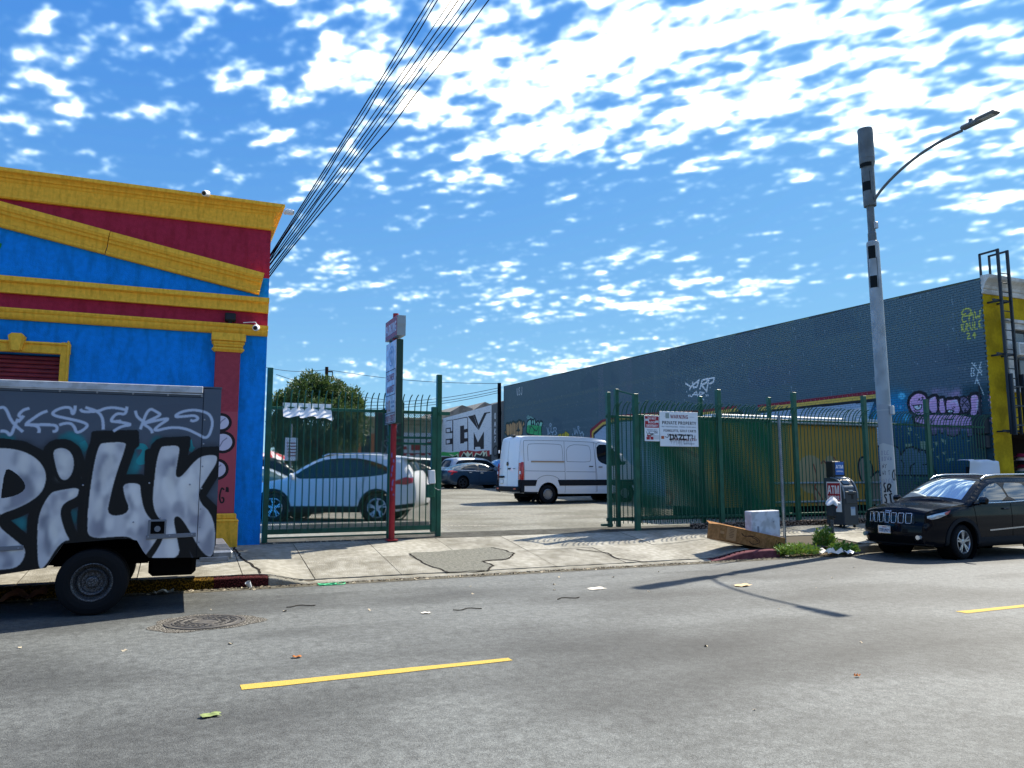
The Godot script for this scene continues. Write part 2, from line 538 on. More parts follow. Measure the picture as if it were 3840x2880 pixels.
func wheel(parent: Node, at: Vector3, side: float, rad: float, wid: float, rimr: float, spokes: int, rimcol: String, steer := 0.0, pair := false) -> void:
	var wn := Node3D.new()
	wn.name = "wheel"; parent.add_child(wn, true)
	wn.position = at; wn.rotation.y = steer
	var xf := Transform3D(Basis(Vector3.RIGHT, PI / 2 * side), Vector3.ZERO)   # local y of the lathe points outwards
	var t := MB.new()
	t.lathe([Vector2(rimr - 0.03, -wid / 2 + 0.01), Vector2(rad - 0.05, -wid / 2), Vector2(rad - 0.012, -wid / 2 + 0.025), Vector2(rad, -wid / 2 + 0.05), Vector2(rad, wid / 2 - 0.05), Vector2(rad - 0.012, wid / 2 - 0.022), Vector2(rad - 0.04, wid / 2 - 0.004), Vector2(rimr + 0.035, wid / 2 + 0.004), Vector2(rimr + 0.012, wid / 2 - 0.003), Vector2(rimr, wid / 2 - 0.02)], xf, 40)
	obj("tyre", t, mat("tyre_rubber", "#1b1c1e", 0.85), wn)
	var m := MB.new()
	m.lathe([Vector2(rimr + 0.004, wid / 2 - 0.012), Vector2(rimr - 0.012, wid / 2 - 0.004), Vector2(rimr - 0.022, wid / 2 - 0.02), Vector2(rimr - 0.03, wid / 2 - 0.09)], xf, 40)
	for s in spokes:
		var a := TAU * s / spokes + 0.3
		for q in ([-0.16, 0.16] if pair else [0.0]):
			var d := Vector3(cos(a + q), 0, sin(a + q))
			var d0 := Vector3(cos(a + q * 0.35), 0, sin(a + q * 0.35))
			m.bar(xf * (d0 * 0.035 + Vector3(0, wid / 2 - 0.03, 0)), xf * (d * (rimr - 0.012) + Vector3(0, wid / 2 - 0.02, 0)), 0.032 if pair else 0.055, 0.024, xf.basis.y)
	m.lathe([Vector2(0.075, wid / 2 - 0.05), Vector2(0.07, wid / 2 - 0.022), Vector2(0.03, wid / 2 - 0.012), Vector2(0.0, wid / 2 - 0.012)], xf, 20)
	obj("rim", m, mat("rim_" + rimcol, rimcol, 0.32, {"metal": 0.75}), wn)
	var b := MB.new()
	b.lathe([Vector2(rimr - 0.02, wid / 2 - 0.1), Vector2(0.0, wid / 2 - 0.1)], xf, 24)
	obj("brake_disc", b, mat("dark_brake", "#101113", 0.7), wn)

# builds body, glass, wheels and lights from an outline; returns [node, shell]
func vehicle(called: String, label: String, s: Dictionary, at: Vector3, turn: float, group := "") -> Array:
	var t := thing(called, label, s.category, at, turn, group)
	var sh := Shell.new()
	sh.sil = chaikin(pts(s.outline), 2)
	for k in ["hw", "hr", "belt", "roof", "tuck", "r", "tf", "tb", "crown", "bulge"]:
		if s.has(k):
			sh.set(k, s[k])
	sh.xa = 1e9; sh.xb = -1e9
	for p in sh.sil:
		sh.xa = minf(sh.xa, p.x); sh.xb = maxf(sh.xb, p.x)
	var paint: Material = s.paint
	var wr: float = s.wheel[0]
	var side := sh.sil
	for ax in s.axles:
		var c := Geometry2D.clip_polygons(side, circle(Vector2(ax, wr + 0.01), s.arch, 36))
		var big: PackedVector2Array = c[0]
		for q in c:
			if q.size() > big.size() and not Geometry2D.is_polygon_clockwise(q):
				big = q
		side = big
	var body := MB.new()
	for sd in [-1.0, 1.0]:
		sh.drape(body, side, sd, 0.0, s.get("cell", 0.09))
	# roof, bonnet, nose, tail and floor in one sweep round the outline
	sh.strip(body, 0, sh.sil.size(), -1.0, 1.0, 0.0, s.get("steps", 10))
	obj("body", body, paint, t)
	for ax in s.axles:
		for sd in [-1.0, 1.0]:
			var well := MB.new()
			well.lathe([Vector2(s.arch, -0.32), Vector2(s.arch, 0.0)], Transform3D(Basis(Vector3.RIGHT, PI / 2), Vector3(ax, wr + 0.01, sh.hw - 0.03 if sd > 0 else 0.35 - sh.hw)), 24)
			obj("wheel_well", well, mat("wheel_well_black", "#0b0c0d", 0.95), t)
	var glass: Material = s.glass
	for w in s.get("window_band", []):
		for sd in [-1.0, 1.0]:
			var g := MB.new()
			sh.drape(g, chaikin(pts(w), 1), sd, 0.002, 0.09)
			obj("window_frame", g, mat("gloss_black", "#0a0b0d", 0.25), t)
	for key in ["side_window"]:
		for w in s.get("windows", []):
			for sd in [-1.0, 1.0]:
				var g := MB.new()
				sh.drape(g, chaikin(pts(w), 1), sd, 0.004, 0.09)
				obj("side_window", g, glass, t)
	for e in s.get("screens", []):   # [name, outline point a, outline point b, share of the width]
		var g := MB.new()
		var a := sh.near(pts(e[1])[0]); var b := sh.near(pts(e[2])[0])
		if b < a:
			var c := a
			a = b; b = c
		sh.strip(g, a, b, -e[3], e[3], 0.005, 10)
		obj(e[0], g, e[4] if e.size() > 4 else glass, t)
	for e in s.get("patches", []):   # [name, polygon, material, stand-off]
		for sd in [-1.0, 1.0]:
			var g := MB.new()
			sh.drape(g, pts(e[1]), sd, e[3], 0.09, e[3] > 0.008)
			obj(e[0], g, e[2], t)
	for l in s.get("gaps", []):      # shut lines
		var g := MB.new()
		for sd in [-1.0, 1.0]:
			var cl := chaikin(pts(l), 2, false)
			for i in cl.size() - 1:
				var q := (cl[i + 1] - cl[i]).normalized()
				var nn := q.orthogonal() * 0.006
				sh.drape(g, PackedVector2Array([cl[i] - q * 0.003 + nn, cl[i + 1] + q * 0.003 + nn, cl[i + 1] + q * 0.003 - nn, cl[i] - q * 0.003 - nn]), sd, 0.0025, 0.25)
		obj("door_gap", g, mat("gap_black", "#08090a", 0.9), t)
	for h in s.get("handles", []):
		for sd in [-1.0, 1.0]:
			var p: Array = sh.at(pts(h)[0], sd, 0.022)
			var g := MB.new()
			g.bbox(p[0], Vector3(0.2, 0.032, 0.03), 0.012)
			obj("door_handle", g, s.get("handle_mat", paint), t)
	if s.has("mirror"):
		for sd in [-1.0, 1.0]:
			var p: Vector2 = pts(s.mirror)[0]
			var z := sh.w(p)
			var g := MB.new()
			g.bbox(Vector3(p.x, p.y + 0.06, sd * (z + 0.14)), Vector3(0.1, 0.15, 0.22), 0.045)
			g.bbox(Vector3(p.x + 0.02, p.y - 0.01, sd * (z + 0.03)), Vector3(0.07, 0.05, 0.12), 0.015)
			obj("wing_mirror", g, s.get("mirror_mat", paint), t)
	for ax in s.axles:
		for sd in [-1.0, 1.0]:
			wheel(t, Vector3(ax, wr, sd * (sh.hw - s.wheel[1] / 2 - 0.025)), sd, wr, s.wheel[1], s.wheel[2], s.wheel[3], s.wheel[4], s.get("steer", 0.0) if ax > 0 else 0.0, s.get("pair", false))
	var under := MB.new()
	under.box(Vector3(0, wr * 0.85, 0), Vector3(sh.xb - sh.xa - 0.9, 0.12, sh.hw * 1.2))
	for ax in s.axles:
		under.box(Vector3(ax, wr, 0), Vector3(0.12, 0.12, sh.hw * 1.5))
	obj("underbody", under, mat("underbody_black", "#0a0a0b", 0.9), t)
	return [t, sh]

func plate(parent: Node, at: Vector3, facing: float, s := "", lean := 0.0) -> void:
	var p := MB.new()
	var xf := Transform3D(Basis(Vector3.UP, facing) * Basis(Vector3.RIGHT, lean), at)
	p.bbox(xf.origin, Vector3(0.305, 0.155, 0.012), 0.004, xf.basis)
	var o := obj("number_plate", p, mat("plate_white", "#d9dcdf", 0.4), parent)
	var f := MB.new()
	for e in [[0, 0.072, 0.31, 0.016], [0, -0.072, 0.31, 0.016], [-0.148, 0, 0.016, 0.13], [0.148, 0, 0.016, 0.13]]:
		f.box(xf * Vector3(e[0], e[1], 0.004), Vector3(e[2], e[3], 0.016), xf.basis)
	obj("plate_frame", f, mat("chrome", "#b9bdc2", 0.18, {"metal": 0.9}), parent)
	if s:
		words(s, 0.062, xf * Transform3D(Basis(), Vector3(0, -0.014, 0.008)), mat("plate_blue", "#1c2b52", 0.5), parent, "plate_number", 0.25)
		words("California", 0.02, xf * Transform3D(Basis(), Vector3(0, 0.05, 0.008)), mat("plate_red", "#a0303a", 0.5), parent, "plate_state", 0.11)

# ---------------------------------------------------------------- the place
func lot(z: float) -> float:
	return 0.42 + clampf(-15.5 - z, 0.0, 11.5) * 0.0065 + clampf(-27.0 - z, 0.0, 14.0) * 0.0275 + maxf(0.0, -41.0 - z) * 0.02

func kerb(x: float) -> float:
	if x < 5.0:
		return lerpf(0.15, 0.02, smoothstep(1.15, 1.95, x))
	return lerpf(0.02, 0.16, smoothstep(9.2, 10.3, x))

func walk(x: float, z: float) -> float:
	var t := clampf((-12.0 - z) / 2.7, 0.0, 1.0)
	return lerpf(kerb(x), 0.385, t)

func sky_image() -> Image:
	var w := 3072
	var h := 1536
	var f1 := FastNoiseLite.new()
	f1.seed = 11; f1.noise_type = FastNoiseLite.TYPE_SIMPLEX_SMOOTH; f1.frequency = 3.7; f1.fractal_octaves = 6; f1.fractal_gain = 0.62
	var f2 := FastNoiseLite.new()
	f2.seed = 31; f2.noise_type = FastNoiseLite.TYPE_SIMPLEX_SMOOTH; f2.frequency = 0.62; f2.fractal_octaves = 2
	var f3 := FastNoiseLite.new()
	f3.seed = 23; f3.noise_type = FastNoiseLite.TYPE_SIMPLEX_SMOOTH; f3.frequency = 11.0; f3.fractal_octaves = 3; f3.fractal_gain = 0.55
	var bytes := PackedByteArray()
	bytes.resize(w * 3 * h)
	var sa := PackedFloat32Array()
	var ca := PackedFloat32Array()
	for x in w:
		sa.append(sin((x + 0.5) / w * TAU)); ca.append(cos((x + 0.5) / w * TAU))
	var r := 0
	while r < h / 2 + 2:
		var el := (0.5 - (r + 0.5) / h) * PI
		var s := sin(el)
		var c := cos(el)
		var g := pow(clampf(s, 0.0, 1.0), 0.36)
		var fine_row := el < 0.75     # higher up and away from the lens the picture is made at half the sharpness
		var x := 0
		while x < w:
			var fine := fine_row and (x < 650 or x > 2930)
			var sx := sa[x] * c
			var sz := -ca[x] * c
			var q := clampf((sx * SUN_TO.x + s * SUN_TO.y + sz * SUN_TO.z) * 0.5 + 0.5, 0.0, 1.0)
			var near := q * q * q * q
			near *= near
			var cr := lerpf(0.50, 0.04, g) + 0.09 * near
			var cg := lerpf(0.60, 0.20, g) + 0.09 * near
			var cb := lerpf(0.56, 0.445, g) + 0.05 * near
			if s > 0.012:
				var k := 1.0 / (s + 0.07)
				var px := sx * k
				var pz := sz * k
				var u := -px * 0.57 - pz * 0.82
				var v := px * 0.82 - pz * 0.57
				var cover := f2.get_noise_2d(u * 0.62 + 3.1, v * 0.95 + 7.7)
				var n := f1.get_noise_2d(u * 0.8, v * 1.25)
				var d := f3.get_noise_2d(u * 0.8, v * 1.2)
				var dens := n * 1.0 + 0.72 * d + 0.95 * cover + 0.5 * near - 0.03 - 0.12 * smoothstep(0.3, 0.05, s)
				var a := pow(smoothstep(-0.12, 1.0, dens), 2.0) * (0.97 - 0.55 * smoothstep(0.14, 0.0, s))
				var lum := 0.80 + 0.14 * near + 0.14 * d
				cr = lerpf(cr, lum, a); cg = lerpf(cg, lum * 0.97, a); cb = lerpf(cb, lum * 0.91, a)
			elif s < 0.0:
				cr = 0.42; cg = 0.42; cb = 0.41
			var b0 := int(clampf(cr, 0, 1) * 255); var b1 := int(clampf(cg, 0, 1) * 255); var b2 := int(clampf(cb, 0, 1) * 255)
			for e in (1 if fine else 2):
				var i := (r * w + x + e) * 3
				bytes[i] = b0; bytes[i + 1] = b1; bytes[i + 2] = b2
			x += 1 if fine else 2
		r += 1
	var im := Image.create_from_data(w, h, false, Image.FORMAT_RGB8, bytes)
	im.fill_rect(Rect2i(0, h / 2 + 2, w, h / 2 - 2), Color(0.42, 0.42, 0.41))
	return im

func _ready() -> void:
	rng.seed = 7
	# camera, sky, sun, exposure
	var cam := Camera3D.new()
	cam.name = "camera"
	var yaw := deg_to_rad(23.4)
	var pit := deg_to_rad(6.8)
	var fwd := Vector3(sin(yaw) * cos(pit), sin(pit), -cos(yaw) * cos(pit))
	var rt := Vector3(cos(yaw), 0, sin(yaw))
	var up := rt.cross(fwd)
	var ro := deg_to_rad(0.1)
	var r2 := rt * cos(ro) - up * sin(ro)
	var u2 := up * cos(ro) + rt * sin(ro)
	cam.transform = Transform3D(Basis(r2, u2, -fwd), Vector3(0, 1.6, 0))
	cam.fov = rad_to_deg(2.0 * atan(829.5 / 1662.0))
	cam.near = 0.05; cam.far = 900.0
	add_child(cam)
	var we := WorldEnvironment.new()
	we.name = "world"
	var env := Environment.new()
	env.background_mode = Environment.BG_SKY
	var sky := Sky.new()
	var sm := PanoramaSkyMaterial.new()
	sm.panorama = ImageTexture.create_from_image(sky_image())
	sm.energy_multiplier = 1.8
	sky.sky_material = sm
	env.sky = sky
	env.tonemap_mode = Environment.TONE_MAPPER_LINEAR
	env.tonemap_exposure = 2.3
	env.sdfgi_enabled = true; env.ssao_enabled = true; env.ssil_enabled = true
	we.environment = env
	add_child(we)
	var sun := DirectionalLight3D.new()
	sun.name = "sun"
	sun.light_color = Color(1.0, 0.965, 0.90)
	sun.light_energy = 1.45
	sun.light_angular_distance = 0.5
	sun.shadow_enabled = true
	sun.transform = Transform3D(Basis.looking_at(-SUN_TO, Vector3.UP), Vector3(0, 40, 0))
	add_child(sun)
	textures()
	ground()
	left_building()
	brick_building()
	far_buildings()
	left_gate()
	right_fence()
	cars()
	box_truck()
	street_furniture()
	trees_and_poles()
	litter()
	debris()
	opposite_side()

func textures() -> void:
	noise_tex("stucco", 0.02, 4, Color(0.89, 0.89, 0.89), Color(1, 1, 1))
	noise_tex("grime", 0.008, 5, Color(0.86, 0.855, 0.845), Color(1, 1, 1), 512, FastNoiseLite.TYPE_SIMPLEX_SMOOTH, 0.42)
	noise_tex("worn", 0.03, 4, Color(0.30, 0.28, 0.26), Color(1, 1, 1), 512, FastNoiseLite.TYPE_SIMPLEX_SMOOTH, 0.5)
	noise_tex("worn_light", 0.05, 4, Color(0.72, 0.72, 0.74), Color(1, 1, 1), 512, FastNoiseLite.TYPE_SIMPLEX_SMOOTH, 0.38)
	noise_tex("drips", 0.03, 4, Color(0.92, 0.91, 0.89), Color(1, 1, 1), 512, FastNoiseLite.TYPE_SIMPLEX_SMOOTH, 0.36)
	bump_tex("stucco_bump", 0.09, 4, 5.0)
	bump_tex("grain_bump", 0.16, 3, 7.0)
	bump_tex("road_bump", 0.38, 2, 6.0)
	bump_tex("dent_bump", 0.012, 2, 3.0)
	# asphalt: pale and dark stones in a grey binder
	var f := FastNoiseLite.new()
	f.seed = 3; f.noise_type = FastNoiseLite.TYPE_CELLULAR; f.frequency = 0.16; f.cellular_return_type = FastNoiseLite.RETURN_CELL_VALUE; f.fractal_type = FastNoiseLite.FRACTAL_NONE
	var a := f.get_seamless_image(1024, 1024, false, false, 0.05)
	var g := FastNoiseLite.new()
	g.seed = 4; g.frequency = 0.012; g.fractal_octaves = 5
	var b := g.get_seamless_image(1024, 1024)
	a.convert(Image.FORMAT_RGB8)
	for y in 1024:
		for x in 1024:
			var s := a.get_pixel(x, y).r
			var t := 0.66 + 0.20 * (b.get_pixel(x, y).r - 0.5) + 0.24 * (s - 0.5) * (1.0 if s > 0.75 or s < 0.2 else 0.45)
			a.set_pixel(x, y, Color(t * 0.985, t, t * 1.005))
	tex["asphalt"] = ImageTexture.create_from_image(a)
	# tyre-polished streaks along the road and blotches
	var st := FastNoiseLite.new()
	st.seed = 9; st.frequency = 0.01; st.fractal_octaves = 4
	var im := Image.create_empty(512, 512, false, Image.FORMAT_RGB8)
	for y in 512:
		for x in 512:
			var u := TAU * x / 512.0
			var q := st.get_noise_3d(cos(u) * 22.0, sin(u) * 22.0, y * 1.0) * 0.5 + st.get_noise_3d(cos(u) * 60.0 + 300.0, sin(u) * 60.0, y * 0.9) * 0.35
			var t := clampf(0.87 + q * 0.8, 0.55, 1.0)
			im.set_pixel(x, y, Color(t, t, t))
	tex["road_streaks"] = ImageTexture.create_from_image(im)
	noise_tex("concrete", 0.02, 5, Color(0.78, 0.77, 0.74), Color(1, 1, 1))
	noise_tex("speckle", 0.25, 2, Color(0.82, 0.82, 0.82), Color(1, 1, 1))

func ground() -> void:
	var far := MB.new()
	far.quad(Vector3(-400, -0.06, 400), Vector3(400, -0.06, 400), Vector3(400, -0.06, -500), Vector3(-400, -0.06, -500), Vector3.UP)
	struct("ground", far, mat("far_ground", "#8f8b83", 0.95))
	var asphalt := mat("asphalt", "#8c8e8b", 0.74, {"mottle": ["asphalt", 1.6], "bump": ["road_bump", 0.3], "over": ["road_streaks", 11.0], "spec": 0.45})
	var rd := MB.new()
	rd.grid(func(u, v): return Vector3(lerpf(-60, 110, u), 0.0, lerpf(26.0, -12.02, v)), 34, 8, Vector3.UP)
	struct("road", rd, asphalt)
	var lotm := mat("lot_asphalt", "#bfbbad", 0.9, {"mottle": ["asphalt", 1.7], "bump": ["grain_bump", 0.5], "over": ["grime", 13.0]})
	var lt := MB.new()
	lt.grid(func(u, v): var z = lerpf(-15.62, -120.0, v); return Vector3(lerpf(-30, 60, u), lot(z), z), 10, 80, Vector3.UP)
	struct("parking_lot", lt, lotm)
	var ap := MB.new()
	ap.grid(func(u, v): var z = lerpf(-14.72, -15.62, v); return Vector3(lerpf(-12, 30, u), lerpf(0.385, lot(-15.62) + 0.004, v), z), 20, 2, Vector3.UP)
	struct("driveway_apron", ap, mat("apron_asphalt", "#7b786f", 0.9, {"mottle": ["asphalt", 1.3], "bump": ["grain_bump", 0.7], "over": ["grime", 2.4]}))
	# pavement in slabs; joints show the bed between them
	var conc := [mat("concrete_a", "#a3a198", 0.88, {"mottle": ["concrete", 1.9], "bump": ["grain_bump", 0.3], "over": ["grime", 4.1]}), mat("concrete_b", "#9b9990", 0.88, {"mottle": ["concrete", 2.6], "bump": ["grain_bump", 0.3], "over": ["grime", 3.3]}), mat("concrete_c", "#a8a69d", 0.88, {"mottle": ["concrete", 1.4], "bump": ["grain_bump", 0.3], "over": ["grime", 5.0]})]
	var bed := MB.new()
	bed.grid(func(u, v): var x = lerpf(-14, 40, u); var z = lerpf(-12.1, -14.75, v); return Vector3(x, walk(x, z) - 0.02, z), 120, 4, Vector3.UP)
	var side := struct("sidewalk", bed, mat("joint_dirt", "#4a453c", 0.95))
	var xs := [-14.0, -11.0, -8.0, -5.2, -3.4, -1.9, -0.45, 0.95, 2.0, 3.35, 4.72, 6.1, 7.5, 8.9, 10.3, 11.7, 13.3, 14.9, 16.5, 18.2, 20.0, 23.0, 26.0, 30.0, 35.0, 40.0]
	for i in xs.size() - 1:
		for row in [[-12.18, -13.42], [-13.42, -14.74]]:
			var x0: float = xs[i] + 0.006; var x1: float = xs[i + 1] - 0.006
			var z0: float = row[0] - 0.005; var z1: float = row[1] + 0.005
			if i in [14, 15] and row[0] > -13.0:
				continue      # here the slabs are gone and weeds grow in the dirt
			var sl := MB.new()
			var lift := rng.randf_range(-0.003, 0.003)
			sl.grid(func(u, v): var x = lerpf(x0, x1, u); var z = lerpf(z0, z1, v); return Vector3(x, walk(x, z) + lift, z), 8, 3, Vector3.UP)
			for e in 8:
				var xa := lerpf(x0, x1, e / 8.0); var xb := lerpf(x0, x1, (e + 1) / 8.0)
				for z in [z0, z1]:
					sl.quad(Vector3(xa, walk(xa, z) + lift, z), Vector3(xb, walk(xb, z) + lift, z), Vector3(xb, walk(xb, z) - 0.16, z), Vector3(xa, walk(xa, z) - 0.16, z), Vector3(0, 0, 1 if z == z0 else -1))
			piece("paving_slab", sl.mesh(), conc[rng.randi() % 3], side)
	# broken patch of darker asphalt let into the driveway, with cracks along its edge
	var patch_pts := [Vector2(3.85, -13.55), Vector2(5.55, -13.75), Vector2(5.75, -13.2), Vector2(5.5, -12.85), Vector2(4.95, -12.75), Vector2(5.0, -12.4), Vector2(4.75, -12.12), Vector2(4.1, -12.14), Vector2(3.98, -12.5), Vector2(3.88, -13.0)]
	var pp := PackedVector2Array(patch_pts)
	pp = ragged(pp, 0.05, 3)
	var pm := MB.new()
	drape_ground(pm, pp, 0.004)
	obj("asphalt_patch", pm, mat("patch_grey", "#a8a598", 0.9, {"mottle": ["asphalt", 0.9], "bump": ["grain_bump", 0.5]}), side)
	var cracks := [[Vector2(3.86, -13.5), Vector2(3.9, -13.0), Vector2(3.98, -12.5), Vector2(4.12, -12.13)], [Vector2(4.12, -12.15), Vector2(4.75, -12.13)], [Vector2(5.5, -13.72), Vector2(5.76, -13.2), Vector2(5.5, -12.85), Vector2(4.95, -12.74), Vector2(5.02, -12.4), Vector2(4.8, -12.12)], [Vector2(0.98, -14.6), Vector2(1.0, -13.7), Vector2(1.14, -12.9), Vector2(1.2, -12.2)], [Vector2(7.1, -13.3), Vector2(7.55, -12.9), Vector2(7.5, -12.5), Vector2(7.9, -12.1)], [Vector2(1.1, -14.1), Vector2(0.4, -13.9), Vector2(-0.4, -14.2)]]
	for c in cracks:
		var cm := MB.new()
		var cl := ragged(PackedVector2Array(c), 0.05, 4, false)
		for q in Geometry2D.offset_polyline(cl, 0.017, Geometry2D.JOIN_MITER, Geometry2D.END_BUTT):
			if not Geometry2D.is_polygon_clockwise(q):
				drape_ground(cm, ragged(q, 0.012, 1), 0.007)
		obj("crack", cm, mat("crack_dark", "#26231f", 0.95), side)
	# kerbs: worn yellow on the left, red at its end, bare concrete, maroon on the right
	kerb_run(-12.0, 0.55, mat("kerb_yellow", "#8a6a1e", 0.9, {"mottle": ["worn", 0.5], "over": ["grime", 0.9]}), "curb")
	kerb_run(0.555, 1.3, mat("kerb_red", "#5f2a2c", 0.9, {"mottle": ["worn", 0.4]}), "curb")
	kerb_run(1.305, 9.25, conc[1], "curb")
	kerb_run(9.255, 10.9, mat("kerb_maroon", "#6b4248", 0.9, {"mottle": ["grime", 0.6]}), "curb")
	kerb_run(12.75, 40.0, conc[1], "curb")
	var gut := MB.new()
	gut.grid(func(u, v): return Vector3(lerpf(-14, 40, u), 0.006 - 0.002 * v, lerpf(-12.0, -11.72, v)), 20, 1, Vector3.UP)
	struct("gutter", gut, mat("gutter_grey", "#8d8677", 0.9, {"mottle": ["asphalt", 1.1], "over": ["grime", 1.7]}))
	# open dirt where the kerb is broken
	var dirt := MB.new()
	dirt.grid(func(u, v): var x = lerpf(10.85, 12.85, u); var z = lerpf(-11.9, -13.45, v); return Vector3(x, 0.03 + 0.1 * v + 0.03 * sin(x * 7.0) * sin(z * 9.0), z), 24, 16, Vector3.UP)
	struct("dirt_patch", dirt, mat("dirt", "#7d6f57", 0.95, {"mottle": ["concrete", 0.4], "bump": ["stucco_bump", 1.0]}))
	# painted centre dashes
	var yel := mat("road_yellow", "#d2b45a", 0.7, {"mottle": ["speckle", 0.6], "over": ["worn_light", 0.3]})
	for d in [[0.52, 2.76], [8.5, 10.7], [-7.4, -5.2], [16.4, 18.6]]:
		var ym := MB.new()
		var o := PackedVector2Array([Vector2(d[0], -6.34), Vector2(d[1], -6.37), Vector2(d[1], -6.47), Vector2(d[0], -6.49)])
		drape_ground(ym, ragged(o, 0.012, 3), 0.004, true)
		struct("road_marking", ym, yel)
	# parking bay lines in the lot
	for l in [[Vector2(5.4, -17.95), Vector2(7.0, -16.9)], [Vector2(8.1, -21.2), Vector2(11.0, -19.6)], [Vector2(6.4, -24.5), Vector2(10.0, -22.4)]]:
		var lm := MB.new()
		var q := Geometry2D.offset_polyline(PackedVector2Array(l), 0.045, Geometry2D.JOIN_MITER, Geometry2D.END_BUTT)
		for e in q[0].size():
			pass
		var a: Vector2 = l[0]; var b: Vector2 = l[1]
		var s := (b - a).orthogonal().normalized() * 0.05
		lm.quad(Vector3(a.x + s.x, lot(a.y + s.y) + 0.005, a.y + s.y), Vector3(b.x + s.x, lot(b.y + s.y) + 0.005, b.y + s.y), Vector3(b.x - s.x, lot(b.y - s.y) + 0.005, b.y - s.y), Vector3(a.x - s.x, lot(a.y - s.y) + 0.005, a.y - s.y), Vector3.UP)
		struct("bay_marking", lm, mat("bay_white", "#e6e0d0", 0.85, {"mottle": ["worn", 0.5]}))
	# low kerb inside the lot, in front of the white car
	var lk := MB.new()
	lk.bbox(Vector3(2.7, lot(-17.0) + 0.05, -17.0), Vector3(5.2, 0.24, 0.16), 0.02)
	struct("lot_curb", lk, conc[2])
	# manhole with its ring of fresh concrete
	var ringm := MB.new()
	var rp := PackedVector2Array()
	for i in 48:
		var t := TAU * i / 48
		var rr := 0.52 * (1.0 + 0.10 * sin(t * 3.0 + 1.0) + 0.05 * sin(t * 7.0)) * (1.0 + rng.randf_range(-0.03, 0.03))
		rp.append(Vector2(0.36 + cos(t) * rr * 1.12, -9.35 + sin(t) * rr * 0.95))
	drape_ground(ringm, rp, 0.004, true)
	struct("manhole_surround", ringm, mat("fresh_concrete", "#95928a", 0.9, {"mottle": ["worn", 0.35], "bump": ["grain_bump", 0.6]}))
	var mh := thing("manhole_cover", "round cast iron manhole cover set in rough concrete in the road", "manhole cover", Vector3(0.36, 0.0, -9.35))
	var iron := mat("cast_iron", "#5f5c58", 0.6, {"metal": 0.4, "mottle": ["grime", 0.5]})
	var rim := MB.new()
	rim.lathe([Vector2(0.42, 0.004), Vector2(0.42, 0.014), Vector2(0.385, 0.014), Vector2(0.385, 0.007)], Transform3D(), 48)
	obj("ring", rim, iron, mh)
	var lid := MB.new()
	lid.lathe([Vector2(0.375, 0.005), Vector2(0.375, 0.011), Vector2(0.0, 0.011)], Transform3D(), 48)
	for r in [0.14, 0.25, 0.335]:
		lid.lathe([Vector2(r + 0.012, 0.011), Vector2(r + 0.008, 0.018), Vector2(r - 0.008, 0.018), Vector2(r - 0.012, 0.011)], Transform3D(), 48)
	for e in [[0.19, 20], [0.29, 32]]:
		for i in e[1]:
			var t: float = TAU * i / float(e[1])
			lid.box(Vector3(cos(t) * e[0], 0.014, sin(t) * e[0]), Vector3(0.05, 0.009, 0.02), Basis(Vector3.UP, -t + (0.5 if i % 2 else -0.5)))
	obj("lid", lid, iron, mh)

func ragged(p: PackedVector2Array, amp: float, times: int, closed := true) -> PackedVector2Array:
	for t in times:
		var r := PackedVector2Array()
		var m := p.size()
		for i in (m if closed else m - 1):
			var a := p[i]; var b := p[(i + 1) % m]
			r.append(a)
			if a.distance_to(b) > amp:
				r.append(a.lerp(b, rng.randf_range(0.35, 0.65)) + (b - a).orthogonal().normalized() * rng.randf_range(-amp, amp) * minf(1.0, a.distance_to(b) / 0.5))
			else:
				r.append(a.lerp(b, 0.5))
		if not closed:
			r.append(p[m - 1])
		p = r
	return p

func drape_ground(mb: MB, p: PackedVector2Array, off: float, on_road := false) -> void:   # p in (x, z)
	var ix := Geometry2D.triangulate_polygon(p)
	for i in range(0, ix.size(), 3):
		var q := []
		for j in 3:
			var e := p[ix[i + j]]
			q.append(Vector3(e.x, (0.0 if on_road else walk(e.x, e.y)) + off, e.y))
		mb.flat(q[0], q[1], q[2], Vector3.UP)

func kerb_run(x0: float, x1: float, m: Material, called: String) -> void:
	var mb := MB.new()
	var steps := int(ceilf((x1 - x0) / 0.12))
	mb.grid(func(u, v):
		var x := lerpf(x0, x1, u)
		var k := kerb(x)
		var wob := 0.006 * sin(x * 9.0) + 0.004 * sin(x * 23.0)
		var prof := [Vector2(0.0, -0.05), Vector2(0.0, maxf(0.0, k - 0.035)), Vector2(-0.012, k - 0.012), Vector2(-0.04, k + 0.002), Vector2(-0.17, k + 0.004 + 0.02 * (0.385 - k)), Vector2(-0.172, -0.05)]
		var q: Vector2 = prof[int(round(v * 5))]
		return Vector3(x, q.y + (wob * 0.6 if q.y > 0.02 else 0.0), -12.0 + q.x + wob), steps, 5, Vector3(0, 0.6, 1))
	struct(called, mb, m)

# ---------------------------------------------------------------- the blue, maroon and yellow building on the left
func moulding(o: Node, called: String, prof: PackedVector2Array, xr: float, m: Material) -> void:   # along the front, round the corner, down the side
	var mb := MB.new()
	mb.sweep(prof, Transform3D(Basis(Vector3(0, 0, 1), Vector3.UP, Vector3(-1, 0, 0)), Vector3(-11.0, 0, -14.7)), Transform3D(Basis(Vector3(xr, 0, 1), Vector3.UP, Vector3(-1, 0, 0)), Vector3(1.42, 0, -14.7)))
	if xr > 0.0:
		mb.sweep(prof, Transform3D(Basis(Vector3(1, 0, 1), Vector3.UP, Vector3(0, 0, 1)), Vector3(1.42, 0, -14.7)), Transform3D(Basis(Vector3(1, 0, 0), Vector3.UP, Vector3(0, 0, 1)), Vector3(1.42, 0, -27.0)))
	obj(called, mb, m, o)

